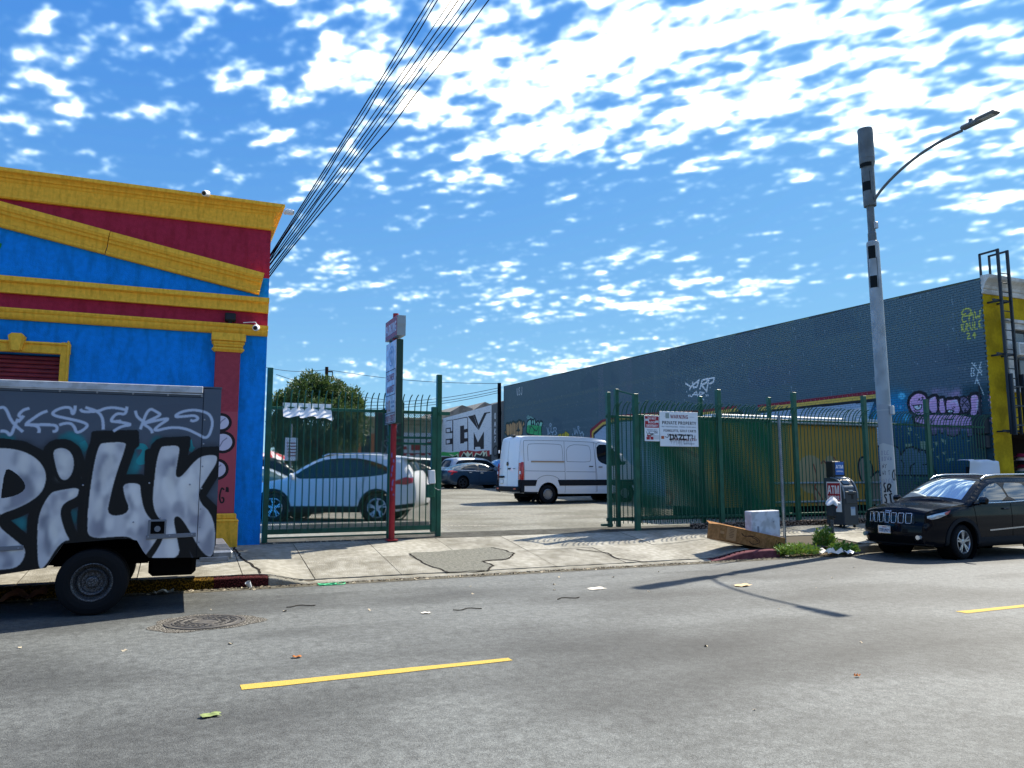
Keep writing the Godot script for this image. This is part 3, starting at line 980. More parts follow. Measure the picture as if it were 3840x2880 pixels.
func left_building() -> void:
	var b := thing("painted_building", "blue and maroon stucco building with thick yellow mouldings at the street corner", "building")
	var blue := mat("blue_stucco", "#128aea", 0.8, {"mottle": ["stucco", 1.3], "bump": ["stucco_bump", 0.3], "over": ["drips", 3.1], "stretch": 4.0})
	var maroon := mat("maroon_stucco", "#ad3048", 0.8, {"mottle": ["stucco", 1.1], "bump": ["stucco_bump", 0.3], "over": ["drips", 2.7], "stretch": 4.0})
	var rose := mat("rose_stucco", "#a84653", 0.8, {"mottle": ["stucco", 1.1], "bump": ["stucco_bump", 0.5]})
	var yel := mat("yellow_moulding", "#ffc244", 0.75, {"mottle": ["stucco", 0.9], "bump": ["stucco_bump", 0.2], "over": ["drips", 1.3], "stretch": 5.0})
	var core := MB.new()
	core.box(Vector3(-4.79, 3.2, -22.0), Vector3(12.38, 6.4, 13.9))
	obj("core_wall", core, blue, b)
	var front := Transform3D(Basis(), Vector3(0, 0, -14.7))
	var w1 := MB.new()   # lower blue wall round the shuttered opening
	for r in [[-11.0, -3.13, 0.0, 4.28], [-3.13, -1.87, 3.62, 4.28], [-3.13, -1.87, 0.0, 1.1], [-1.87, 1.42, 0.0, 4.28]]:
		w1.prism(PackedVector2Array([Vector2(r[0], r[2]), Vector2(r[1], r[2]), Vector2(r[1], r[3]), Vector2(r[0], r[3])]), front, 0.34, false)
	obj("lower_wall", w1, blue, b)
	var w2 := MB.new()
	w2.prism(PackedVector2Array([Vector2(-11, 4.28), Vector2(1.42, 4.28), Vector2(1.42, 4.75), Vector2(-11, 4.75)]), front, 0.34, false)
	obj("frieze", w2, maroon, b)
	var w3 := MB.new()
	w3.prism(PackedVector2Array([Vector2(-9.4, 4.75), Vector2(1.42, 4.75), Vector2(1.42, 5.27), Vector2(1.0, 5.27), Vector2(-4.0, 6.2), Vector2(-9.4, 5.2)]), front, 0.34, false)
	obj("pediment_wall", w3, blue, b)
	var w4 := MB.new()
	w4.prism(PackedVector2Array([Vector2(1.42, 5.27), Vector2(1.42, 6.62), Vector2(-11, 6.62), Vector2(-11, 4.75), Vector2(-9.4, 4.75), Vector2(-9.4, 5.2), Vector2(-4.0, 6.2), Vector2(1.0, 5.27)]), front, 0.34, false)
	obj("upper_wall", w4, maroon, b)
	# mouldings: profiles are (out, up)
	moulding(b, "cornice", pts("0,6190 55,6190 75,6215 70,6250 40,6260 40,6470 60,6490 75,6520 110,6535 115,6560 150,6590 205,6600 215,6612 215,6665 0,6670"), 1.0, yel)
	moulding(b, "upper_band", pts("0,4600 80,4600 80,4765 120,4775 150,4790 150,4868 0,4880"), 0.0, yel)
	moulding(b, "lower_band", pts("0,4165 45,4165 75,4185 100,4225 108,4262 95,4275 115,4290 130,4320 130,4345 0,4355"), 0.0, yel)
	# raking cornice of the pediment, right half ending in a cut profile, left half beyond the frame
	var rk := pts("0,-210 60,-210 85,-190 90,-150 55,-130 60,-60 80,-20 120,0 125,40 165,60 175,90 185,95 185,180 0,195")
	for s in [[Vector3(-4.0, 6.12, -14.7), Vector3(1.28, 5.14, -14.7)], [Vector3(-4.0, 6.12, -14.7), Vector3(-9.3, 5.12, -14.7)]]:
		var mb := MB.new()
		var d: Vector3 = (s[1] - s[0]).normalized()
		var uu := Vector3(-d.y, d.x, 0) * signf(d.x)
		var ba := Basis(Vector3(0, 0, 1), uu, d)
		if s[1].x > 0:   # a worn joint splits the run
			var mid: Vector3 = s[0].lerp(s[1], 0.515)
			mb.sweep(rk, Transform3D(ba, s[0]), Transform3D(ba, mid))
			mb.sweep(rk, Transform3D(ba, mid + d * 0.012 + Vector3(0, -0.004, -0.006)), Transform3D(ba, s[1]))
		else:
			mb.sweep(rk, Transform3D(ba, s[0]), Transform3D(ba, s[1]))
		obj("raking_cornice", mb, yel, b)
	# pilaster
	var pil := MB.new()
	pil.bbox(Vector3(0.745, 2.3, -14.66), Vector3(0.42, 3.3, 0.14), 0.008)
	var po := obj("pilaster", pil, rose, b)
	var cap := MB.new()
	cap.bbox(Vector3(0.745, 4.09, -14.63), Vector3(0.58, 0.14, 0.22), 0.008)
	cap.bbox(Vector3(0.745, 3.985, -14.63), Vector3(0.56, 0.075, 0.2), 0.035)
	cap.bbox(Vector3(0.745, 3.935, -14.63), Vector3(0.5, 0.04, 0.18), 0.008)
	cap.bbox(Vector3(0.745, 3.87, -14.63), Vector3(0.55, 0.095, 0.2), 0.045)
	obj("capital", cap, yel, po)
	var bs := MB.new()
	bs.bbox(Vector3(0.745, 0.5, -14.62), Vector3(0.56, 0.62, 0.24), 0.012)
	bs.bbox(Vector3(0.745, 0.82, -14.62), Vector3(0.58, 0.07, 0.26), 0.03)
	bs.bbox(Vector3(0.745, 0.9, -14.63), Vector3(0.5, 0.1, 0.19), 0.02)
	obj("pilaster_base", bs, yel, po)
	# window with surround, keystone and roller shutter
	var wn := Node3D.new(); wn.name = "window"; b.add_child(wn)
	var fr := MB.new()
	for e in [[Vector3(-1.81, 2.4, -14.66), Vector3(0.13, 2.85, 0.12)], [Vector3(-3.19, 2.4, -14.66), Vector3(0.13, 2.85, 0.12)], [Vector3(-2.5, 3.72, -14.662), Vector3(1.53, 0.19, 0.12)]]:
		fr.bbox(e[0], e[1], 0.012)
	for e in [[Vector3(-1.765, 2.42, -14.655), Vector3(0.03, 2.86, 0.18)], [Vector3(-3.235, 2.42, -14.655), Vector3(0.03, 2.86, 0.18)], [Vector3(-2.5, 3.785, -14.655), Vector3(1.5, 0.03, 0.18)]]:
		fr.bbox(e[0], e[1], 0.012)
	obj("frame", fr, yel, wn)
	var ks := MB.new()
	ks.prism(pts("-2580,3650 -2420,3650 -2380,3880 -2430,3925 -2570,3925 -2620,3880"), Transform3D(Basis(), Vector3(0, 0, -14.53)), 0.16)
	ks.prism(pts("-2555,3640 -2445,3640 -2415,3880 -2450,3910 -2550,3910 -2585,3880"), Transform3D(Basis(), Vector3(0, 0, -14.515)), 0.05)
	obj("keystone", ks, yel, wn)
	var slat := MB.new()
	slat.sweep(pts("0,-35 22,-30 30,-10 30,12 20,30 0,35"), Transform3D(Basis(Vector3(0, 0, 1), Vector3.UP, Vector3(1, 0, 0)), Vector3(-0.63, 0, 0)), Transform3D(Basis(Vector3(0, 0, 1), Vector3.UP, Vector3(1, 0, 0)), Vector3(0.63, 0, 0)))
	var sm := slat.mesh()
	var shut := mat("shutter_maroon", "#8c2735", 0.55, {"over": ["grime", 1.1]})
	for i in 34:
		piece("slat", sm, shut, wn, Transform3D(Basis(), Vector3(-2.5, 1.15 + i * 0.0735, -14.9)))
	# scrap of a painted green leaf on the pediment and a painted tag on the pilaster
	var leaf := MB.new()
	leaf.prism(chaikin(pts("-3300,4900 -3050,5080 -2870,5430 -2830,5440 -2840,5360 -2920,5180 -3080,4930"), 2), Transform3D(Basis(), Vector3(0, 0, -14.697)), 0.002, false)
	obj("painted_leaf", leaf, mat("leaf_green_paint", "#1d7a3c", 0.7), b)
	var cv := Canvas.new(0.535, 0.955, 0.95, 2.75, 160, Color("#a84653"))
	var ink := Color("#1a0d14")
	for e in [[0.68, 2.55, 0.13, 0.12], [0.72, 2.2, 0.16, 0.15], [0.64, 1.72, 0.15, 0.14]]:
		cv.spot(Vector2(e[0], e[1]), e[2] + 0.05, e[3] + 0.05, ink)
		cv.spot(Vector2(e[0], e[1]), e[2], e[3], Color("#c9c4d6"))
		cv.line(PackedVector2Array([Vector2(e[0] - 0.05, e[1] - 0.08), Vector2(e[0], e[1] + 0.02), Vector2(e[0] + 0.07, e[1] + 0.08)]), 0.02, Color("#8d889c"))
	hand(cv, "Q8\"", Vector2(0.6, 1.15), 0.28, 0.3, 0.025, ink)
	hand(cv, "OG\"", Vector2(0.6, 1.12), 0.28, 0.13, 0.028, ink)
	var tg := MB.new()
	tg.quad(Vector3(0.536, 0.952, -14.588), Vector3(0.954, 0.952, -14.588), Vector3(0.954, 2.748, -14.588), Vector3(0.536, 2.748, -14.588), Vector3(0, 0, 1), [Vector2(0, 1), Vector2(1, 1), Vector2(1, 0), Vector2(0, 0)])
	var tm := StandardMaterial3D.new()
	tm.albedo_texture = cv.done(); tm.roughness = 0.8
	obj("painted_tag", tg, tm, po)
	# things fixed to the facade
	var fl := thing("floodlight", "small black floodlight standing on the yellow band above the pilaster", "floodlight", Vector3(0.76, 4.36, -14.62))
	var hb := MB.new()
	hb.bbox(Vector3(0, 0.1, 0), Vector3(0.19, 0.16, 0.1), 0.02, Basis(Vector3.RIGHT, -0.3))
	obj("housing", hb, mat("black_plastic", "#0d0d0f", 0.6), fl)
	var br := MB.new()
	br.box(Vector3(0, 0.01, 0), Vector3(0.06, 0.05, 0.06))
	obj("bracket", br, mats["black_plastic"], fl)
	var cams := [["white bullet camera at the right end of the lower yellow band", Vector3(1.22, 4.29, -14.5), Vector3(-0.3, -0.25, 0.9)], ["white camera fixed to the face of the top yellow cornice", Vector3(0.29, 6.66, -14.44), Vector3(-0.5, -0.3, 0.8)], ["white camera sticking out from the corner of the top cornice", Vector3(1.64, 6.52, -14.45), Vector3(0.9, -0.15, 0.35)]]
	for e in cams:
		var cm := thing("security_camera", e[0], "camera", e[1], 0.0, "cameras on the painted building")
		var d: Vector3 = e[2].normalized()
		var body := MB.new()
		body.tube([Vector3.ZERO, d * 0.03, d * 0.1, d * 0.15], [0.035, 0.055, 0.058, 0.05], 14)
		obj("body", body, mat("camera_white", "#dcdcdc", 0.4), cm)
		var ln := MB.new()
		ln.tube([d * 0.149, d * 0.156], 0.036, 14)
		obj("lens", ln, mat("lens_black", "#08080a", 0.1), cm)
		var mt := MB.new()
		mt.tube([Vector3(0, -0.02, -0.06), Vector3.ZERO], 0.03, 10)
		obj("mount", mt, mats["camera_white"], cm)
	var wire := MB.new()
	wire.tube([Vector3(0.98, 4.37, -14.55), Vector3(1.1, 4.385, -14.54), Vector3(1.19, 4.39, -14.53), Vector3(1.22, 4.33, -14.52)], 0.008, 5)
	tag(obj("camera_cable", wire, mat("camera_white", "#dcdcdc")), "thin white cable running along the yellow band to a camera", "cable")

# ---------------------------------------------------------------- the dark brick building with the mural, yellow street front
func mural() -> ImageTexture:
	var base := Color("#4c6772")
	var cv := Canvas.new(-51.0, -14.8, 0.0, 8.2, 2048, base)
	# patched areas of slightly different paint, runs and flecks
	for i in 26:
		var z := rng.randf_range(-50, -15); var y := rng.randf_range(1.5, 7.5)
		var c := base.lerp(Color("#2c4a5e") if i % 2 else Color("#545f78"), 0.5); c.a = 0.35
		cv.fill([PackedVector2Array([Vector2(z, y), Vector2(z + rng.randf_range(0.6, 3.4), y), Vector2(z + rng.randf_range(0.6, 3.4), y + rng.randf_range(0.4, 1.6)), Vector2(z, y + rng.randf_range(0.4, 1.6))])], c)
	for i in 420:
		var z := rng.randf_range(-50, -15); var y := 8.0 - pow(rng.randf(), 1.6) * 4.2
		var c := Color("#9fb0bb"); c.a = rng.randf_range(0.2, 0.8)
		cv.fill([PackedVector2Array([Vector2(z, y), Vector2(z + 0.03, y), Vector2(z + 0.02, y - rng.randf_range(0.03, 0.22)), Vector2(z, y - 0.03)])], c)
	for z in range(-50, -14):
		cv.line(PackedVector2Array([Vector2(z, 7.36 - (z + 14.8) * 0.0185 - 0.03), Vector2(z + rng.randf_range(0.3, 0.9), 7.36 - (z + 14.8) * 0.0185 - 0.05)]), 0.05, Color("#6f7b5c"))
	var a := mural_arch()
	# pale brick under the arch
	for p in a.arch_white:
		cv.fill([pts(p)], Color("#9db4c9"))
	cv.fill([PackedVector2Array([Vector2(-22.9, 0), Vector2(-22.9, 3.8), Vector2(-18.7, 3.9), Vector2(-18.7, 0)])], Color("#c7d0d6"))
	cv.fill([PackedVector2Array([Vector2(-37.5, 0), Vector2(-37.5, 4.0), Vector2(-25.5, 4.0), Vector2(-25.5, 0)])], Color("#9db4c9"))
	for p in a.black:
		cv.line(pts(p), 0.17, Color("#10171c"))
	for p in a.maroon:
		cv.line(pts(p), 0.24, Color("#8c1d31"))
	for p in a.gold:
		cv.line(pts(p), 0.15, Color("#d8b450"))
	# right end: teal glow, spots, pink letters
	var m := mural_right()
	cv.spray(func(c): for p in m.cyan: cv.fill([pts(p)], c), Color("#0b84b4"), 14)
	cv.spray(func(c): for p in m.teal: cv.fill([pts(p)], c), Color("#0d4f70"), 10)
	cv.spray(func(c): for p in m.cyanspots: cv.fill([pts(p)], c), Color("#5cc3e4"), 2)
	cv.spray(func(c): for p in m.puffs: cv.fill([pts(p)], c), Color("#b693bb"), 6)
	cv.spray(func(c): cv.fill([PackedVector2Array([Vector2(-15.6, 4.2), Vector2(-14.8, 4.2), Vector2(-14.8, 0.4), Vector2(-15.4, 0.4)])], c), Color("#1c4552"), 8)
	for i in 26:
		var q := Vector2(rng.randf_range(-17.6, -15.0), rng.randf_range(1.2, 2.7))
		cv.spot(q, rng.randf_range(0.02, 0.1), rng.randf_range(0.02, 0.08), Color(["#2f6e5e", "#1d5c62", "#7fa59a", "#12404f"][i % 4]))
	for p in m.camo:
		cv.fill([pts(p)], Color("#8fa890"))
	for p in m.ghost:
		cv.grown(pts(p), 0.05, Color("#141a22"))
		cv.fill([pts(p)], Color("#5b7f96"))
	for p in m.ghostline:
		cv.line(pts(p), 0.04, Color("#141a22"))
	for p in m.letters2:
		cv.fill([pts(p)], Color("#6d6484"))
		var o := pts(p); o.append(o[0]); cv.line(o, 0.035, Color("#13161e"))
	for p in m.letters:
		cv.grown(pts(p), 0.07, Color("#10121a"))
	for p in m.letters:
		var o := chaikin(pts(p), 1)
		cv.fill([o], Color("#f0b4e0"))
		cv.spray(func(c): cv.fill([Transform2D(0, Vector2(0.03, -0.12)) * o], Color(c.r, c.g, c.b, 0.55)), Color("#cba6d6"), 4)
		o.append(o[0]); cv.line(o, 0.055, Color("#13121b"))
	for p in m.oval:
		cv.fill([pts(p)], Color("#8f7d9c"))
		var o := pts(p); o.append(o[0]); cv.line(o, 0.05, Color("#13121b"))
	for p in m.eyes:
		cv.fill([pts(p)], Color("#e6ebef"))
		var o := pts(p); o.append(o[0]); cv.line(o, 0.03, Color("#13121b"))
	for p in m.pupils:
		cv.fill([pts(p)], Color("#0c0c12"))
	for p in m.brow:
		cv.line(pts(p), 0.025, Color("#13121b"))
	cv.spray(func(c): for p in m.white: cv.line(pts(p), 0.05, c), Color("#e8dcf0"), 2)
	# far end: tan, green, white and yellow pieces
	var f := mural_far()
	for p in f.tan:
		cv.grown(pts(p), 0.16, Color("#23403f"))
	for p in f.tan:
		cv.grown(pts(p), 0.02, Color("#2d2a2a"))
		cv.fill([pts(p)], Color("#c29a6a"))
	for p in f.green + f.greenpale:
		cv.grown(pts(p), 0.13, Color("#0f2f33"))
	for p in f.greenpale:
		cv.fill([pts(p)], Color("#8fd6c0"))
	for p in f.green:
		cv.fill([pts(p)], Color("#34b568"))
	for p in f.greenline:
		cv.line(pts(p), 0.07, Color("#0f2f33"))
	for p in f.kid + f.van:
		cv.line(chaikin(pts(p), 2, false), 0.06, Color("#a9c4d6"))
	for p in f.pale:
		cv.line(pts(p), 0.07, Color("#7fb6ad"))
	for p in f.yellow:
		cv.grown(pts(p), 0.03, Color("#3a3a20"))
		cv.fill([pts(p)], Color("#c9b629"))
	for p in f.dots:
		cv.fill([pts(p)], Color("#7a5a1c"))
	# hand-written tags
	var yt := mural_yurp()
	for s in yt.thick:
		cv.line(pts(s), 0.085, Color("#d8e0e4"))
	for s in yt.thin:
		cv.line(pts(s), 0.06, Color("#cfd8de"))
	hand(cv, "USJ", Vector2(-48.6, 7.1), 0.55, 0.42, 0.06, Color("#c9d3d8"))
	var lime := Color("#b9bf55")
	cv.spot(Vector2(-15.3, 6.42), 0.17, 0.13, lime); cv.spot(Vector2(-15.3, 6.42), 0.12, 0.08, Color("#4c6270"))
	hand(cv, "CMW", Vector2(-15.46, 6.12), 0.27, 0.27, 0.04, lime, 0.03)
	hand(cv, "KRULE", Vector2(-15.5, 5.85), 0.24, 0.175, 0.04, lime, 0.03)
	hand(cv, "24", Vector2(-15.36, 5.6), 0.2, 0.24, 0.04, lime)
	for s in ["-15200,4250 -14960,4880", "-15260,4900 -14960,4480", "-15300,4500 -15270,4740 -15180,4690 -15240,4600 -15180,4520 -15300,4480", "-15140,4880 -15180,4840 -15170,4760 -15110,4800", "-14960,4720 -15040,4680 -14960,4610 -15020,4540", "-15120,4400 -15060,4200 -15000,4050 -14960,3900", "-15120,4400 -15130,4250"]:
		cv.line(pts(s), 0.03, Color("#c6d6da"))
	return cv.done()

func brick_building() -> void:
	var b := thing("brick_building", "long dark slate brick building with a spray painted side wall and yellow street front", "building")
	var t := mural()
	var wm := StandardMaterial3D.new()
	wm.resource_name = "mural_paint"
	wm.albedo_texture = t; wm.roughness = 0.75
	wm.uv1_triplanar = true; wm.uv1_world_triplanar = true
	wm.uv1_triplanar_sharpness = 8.0
	wm.uv1_scale = Vector3(0.0001, 1.0 / 8.2, -1.0 / 36.2); wm.uv1_offset = Vector3(0.988, -1.0, -51.0 / 36.2)
	var xf := Transform3D(Basis(Vector3(0, 0, 1), Vector3.UP, Vector3(-1, 0, 0)), Vector3(21.41, 0, 0))
	var side := MB.new()
	side.prism(PackedVector2Array([Vector2(-51, 0), Vector2(-14.806, 0), Vector2(-14.806, 7.36), Vector2(-51, 8.03)]), xf, 0.4)
	var jm: StandardMaterial3D = wm.duplicate()
	jm.resource_name = "mural_joints"; jm.albedo_color = Color(0.62, 0.64, 0.68)
	var so := obj("side_wall", side, jm, b)
	var brick := MB.new()
	brick.bbox(Vector3.ZERO, Vector3(0.03, 0.064, 0.204), 0.004)
	var bm := brick.mesh()
	var list := []
	var rows := 106
	for r in rows:
		var y := 0.3 + 0.075 * r
		if r % 2 and y < 7.3:
			list.append(Vector3(21.412, y, -14.88))
		var z := -14.932 - (0.106 if r % 2 else 0.0)
		while z > -50.9:
			if y < 7.3 - (z + 14.82) * 0.0185:
				list.append(Vector3(21.412 + rng.randf_range(-0.002, 0.002), y, z))
			z -= 0.212
	var singles := 0
	var rest := []
	for p in list:
		if p.z > -15.62 and p.z != -14.88 and p.y > 0.9 and singles < 300:
			piece("brick", bm, wm, so, Transform3D(Basis(), p)); singles += 1
		else:
			rest.append(p)
	var mm := MultiMesh.new()
	mm.transform_format = MultiMesh.TRANSFORM_3D
	var bc := MB.new()
	bc.box(Vector3.ZERO, Vector3(0.03, 0.064, 0.204))
	mm.mesh = bc.mesh()
	mm.instance_count = rest.size()
	for i in rest.size():
		mm.set_instance_transform(i, Transform3D(Basis.from_scale(Vector3(1, 1, 0.48 if rest[i].z == -14.88 else 1.0)), rest[i]))
	var mi := MultiMeshInstance3D.new()
	mi.name = "brick_courses"; mi.multimesh = mm; mi.material_override = wm
	stuff(mi); so.add_child(mi)
	var yel := mat("yellow_wall", "#c9a91b", 0.8, {"mottle": ["stucco", 1.2], "bump": ["stucco_bump", 0.6], "over": ["grime", 3.7]})
	var front := Transform3D(Basis(), Vector3(0, 0, -14.8))
	var fw := MB.new()
	for r in [[21.435, 22.24, 0.2, 7.0], [22.24, 31.0, 2.84, 4.1], [22.24, 31.0, 6.05, 7.0], [24.5, 31.0, 4.1, 6.05]]:
		fw.prism(PackedVector2Array([Vector2(r[0], r[2]), Vector2(r[1], r[2]), Vector2(r[1], r[3]), Vector2(r[0], r[3])]), front, 0.35, true)
	obj("front_wall", fw, yel, b)
	var core := MB.new()
	core.box(Vector3(26.4, 3.75, -34.5), Vector3(9.1, 6.9, 32.0))
	obj("core_wall", core, mat("core_grey", "#6a6a68", 0.9), b)
	var shop := MB.new()
	shop.box(Vector3(26.6, 1.5, -18.0), Vector3(8.6, 2.9, 0.1)); shop.box(Vector3(26.6, 2.92, -16.6), Vector3(8.7, 0.1, 3.0)); shop.box(Vector3(22.3, 1.5, -16.6), Vector3(0.1, 2.9, 3.0))
	obj("shop_interior", shop, mat("shop_dark", "#1c1a1d", 0.9), b)
	var white := mat("white_trim", "#cfcfca", 0.6, {"mottle": ["stucco", 0.8], "over": ["grime", 2.0]})
	var cor := MB.new()
	var cp := pts("0,6880 40,6880 60,6960 60,7010 95,7040 110,7110 170,7200 270,7290 280,7330 280,7400 0,7420")
	cor.sweep(cp, Transform3D(Basis(Vector3(-0.12, 0, 1), Vector3.UP, Vector3(1, 0, 0)), Vector3(21.40, 0, -14.8)), Transform3D(Basis(Vector3(0, 0, 1), Vector3.UP, Vector3(1, 0, 0)), Vector3(31.0, 0, -14.8)))
	obj("cornice", cor, white, b)
	# upper window
	var wn := Node3D.new(); wn.name = "window"; b.add_child(wn)
	var fr := MB.new()
	for e in [[Vector3(22.34, 5.06, -14.76), Vector3(0.22, 2.02, 0.14)], [Vector3(24.4, 5.06, -14.76), Vector3(0.22, 2.02, 0.14)], [Vector3(23.37, 5.98, -14.76), Vector3(1.86, 0.18, 0.14)], [Vector3(23.37, 4.08, -14.73), Vector3(2.4, 0.16, 0.2)], [Vector3(23.37, 6.12, -14.73), Vector3(2.4, 0.1, 0.2)]]:
		fr.bbox(e[0], e[1], 0.012)
	obj("frame", fr, white, wn)
	var mu := MB.new()
	for e in [[22.475, 5.02, 0.05, 1.74], [23.37, 5.02, 0.06, 1.74], [24.27, 5.02, 0.05, 1.74], [23.37, 5.05, 1.8, 0.07], [23.37, 4.19, 1.8, 0.06], [23.37, 5.86, 1.8, 0.06], [22.9, 4.62, 0.05, 0.85]]:
		mu.box(Vector3(e[0], e[1], -14.86), Vector3(e[2], e[3], 0.06))
	obj("sash", mu, mat("sash_dark", "#16171a", 0.5), wn)
	var gl := mat("window_glass", "#243646", 0.06, {"metal": 0.25, "spec": 0.9})
	for e in [[22.93, 5.46, 0.84, 0.76], [23.81, 5.46, 0.84, 0.76], [22.93, 4.62, 0.84, 0.78], [23.81, 4.62, 0.84, 0.78]]:
		var pn := MB.new()
		pn.box(Vector3(e[0], e[1], -14.88), Vector3(e[2], e[3], 0.01))
		obj("pane", pn, gl, wn)
	# blind bracket box under the wall edge, where the fence meets it
	var ac := thing("air_conditioner", "white window air conditioner set in the upper window", "air conditioner", Vector3(22.62, 5.07, -14.72))
	var ab := MB.new()
	ab.bbox(Vector3(0, 0.19, 0.06), Vector3(0.5, 0.38, 0.42), 0.02)
	obj("case", ab, mat("ac_white", "#c9cbc8", 0.5), ac)
	var gr := MB.new()
	for i in 7:
		gr.box(Vector3(0, 0.07 + i * 0.04, 0.275), Vector3(0.42, 0.014, 0.012))
	obj("grille", gr, mat("ac_grey", "#77797a", 0.6), ac)
	# roof ladder
	var steel := mat("ladder_steel", "#2a3138", 0.55, {"metal": 0.3})
	var ld := thing("roof_ladder", "dark steel ladder fixed to the yellow wall and rising over its cornice", "ladder")
	for x in [21.66, 22.08]:
		var st := MB.new()
		st.box(Vector3(x, 5.45, -14.4), Vector3(0.055, 5.4, 0.075))
		obj("stile", st, steel, ld)
	var rung := MB.new()
	rung.tube([Vector3(-0.19, 0, 0), Vector3(0.19, 0, 0)], 0.016, 6)
	var rgm := rung.mesh()
	for i in 17:
		piece("rung", rgm, steel, ld, Transform3D(Basis(), Vector3(21.87, 2.95 + i * 0.28, -14.4)))
	for y in [6.62, 5.05, 2.84]:
		var bk := MB.new()
		for x in [21.66, 22.08]:
			bk.bar(Vector3(x, y, -14.4), Vector3(x - 0.02, y, -14.81), 0.05)
		bk.box(Vector3(21.75, y, -14.44), Vector3(0.8, 0.06, 0.03))
		obj("bracket", bk, steel, ld)
	var hp := MB.new()
	for x in [21.66, 22.08]:
		hp.bar(Vector3(x, 8.12, -14.4), Vector3(x, 8.12, -14.95), 0.05)
		hp.bar(Vector3(x, 8.14, -14.95), Vector3(x, 7.3, -14.95), 0.05)
	obj("hand_hoop", hp, steel, ld)
	var guard := MB.new()
	for x in [21.70, 22.20]:
		guard.box(Vector3(x, 3.6, -14.33), Vector3(0.05, 1.75, 0.11))
	for i in 3:
		guard.box(Vector3(21.95, 3.0 + i * 0.55, -14.3), Vector3(0.5, 0.04, 0.02))
	obj("lower_guard", guard, steel, ld)
	# dark electrical boxes at the end of the fence
	var eb := thing("meter_box", "dark electrical box on the brick wall above the end of the fence", "electrical box", Vector3(21.3, 2.7, -15.05))
	var e1 := MB.new()
	e1.bbox(Vector3(0, 0.35, 0), Vector3(0.24, 0.55, 0.4), 0.015)
	e1.bbox(Vector3(0, -0.15, 0.05), Vector3(0.2, 0.36, 0.3), 0.015)
	obj("case", e1, mat("box_dark", "#1c2730", 0.6), eb)
	var e2 := MB.new()
	e2.tube([Vector3(0.05, 0.6, 0), Vector3(0.05, 1.5, 0)], 0.02, 6)
	e2.tube([Vector3(0.05, -0.3, 0.05), Vector3(0.05, -1.6, 0.05)], 0.02, 6)
	obj("conduit", e2, mats["box_dark"], eb)
	# goods at the shop entrance
	var tb := thing("shop_table", "table under a dark green cloth at the dark shop entrance", "table", Vector3(23.0, 0.4, -14.9))
	var tc := MB.new()
	tc.bbox(Vector3(0, 0.65, 0), Vector3(1.1, 1.3, 0.6), 0.05)
	obj("tablecloth", tc, mat("green_cloth", "#1f4d3e", 0.9), tb)
	for i in 5:
		var ht := MB.new()
		ht.lathe([Vector2(0.0, 0.1), Vector2(0.1, 0.09), Vector2(0.13, 0.02), Vector2(0.24, 0.0), Vector2(0.0, 0.0)], Transform3D(), 16)
		var h := tag(obj("hat", ht, mat(["hat_pale", "hat_red", "hat_dark"][i % 3], ["#c7b9b4", "#7a2038", "#1c1a22"][i % 3], 0.8)), ["pale straw hat lowest in the stack at the shop entrance", "red hat second from the bottom of the stack at the shop", "black hat in the middle of the stack at the shop", "pale hat second from the top of the stack at the shop", "red hat topmost in the stack at the shop entrance"][i], "hat", "hats stacked at the shop entrance")
		h.position = Vector3(22.75, 1.705 + 0.105 * i, -14.9)

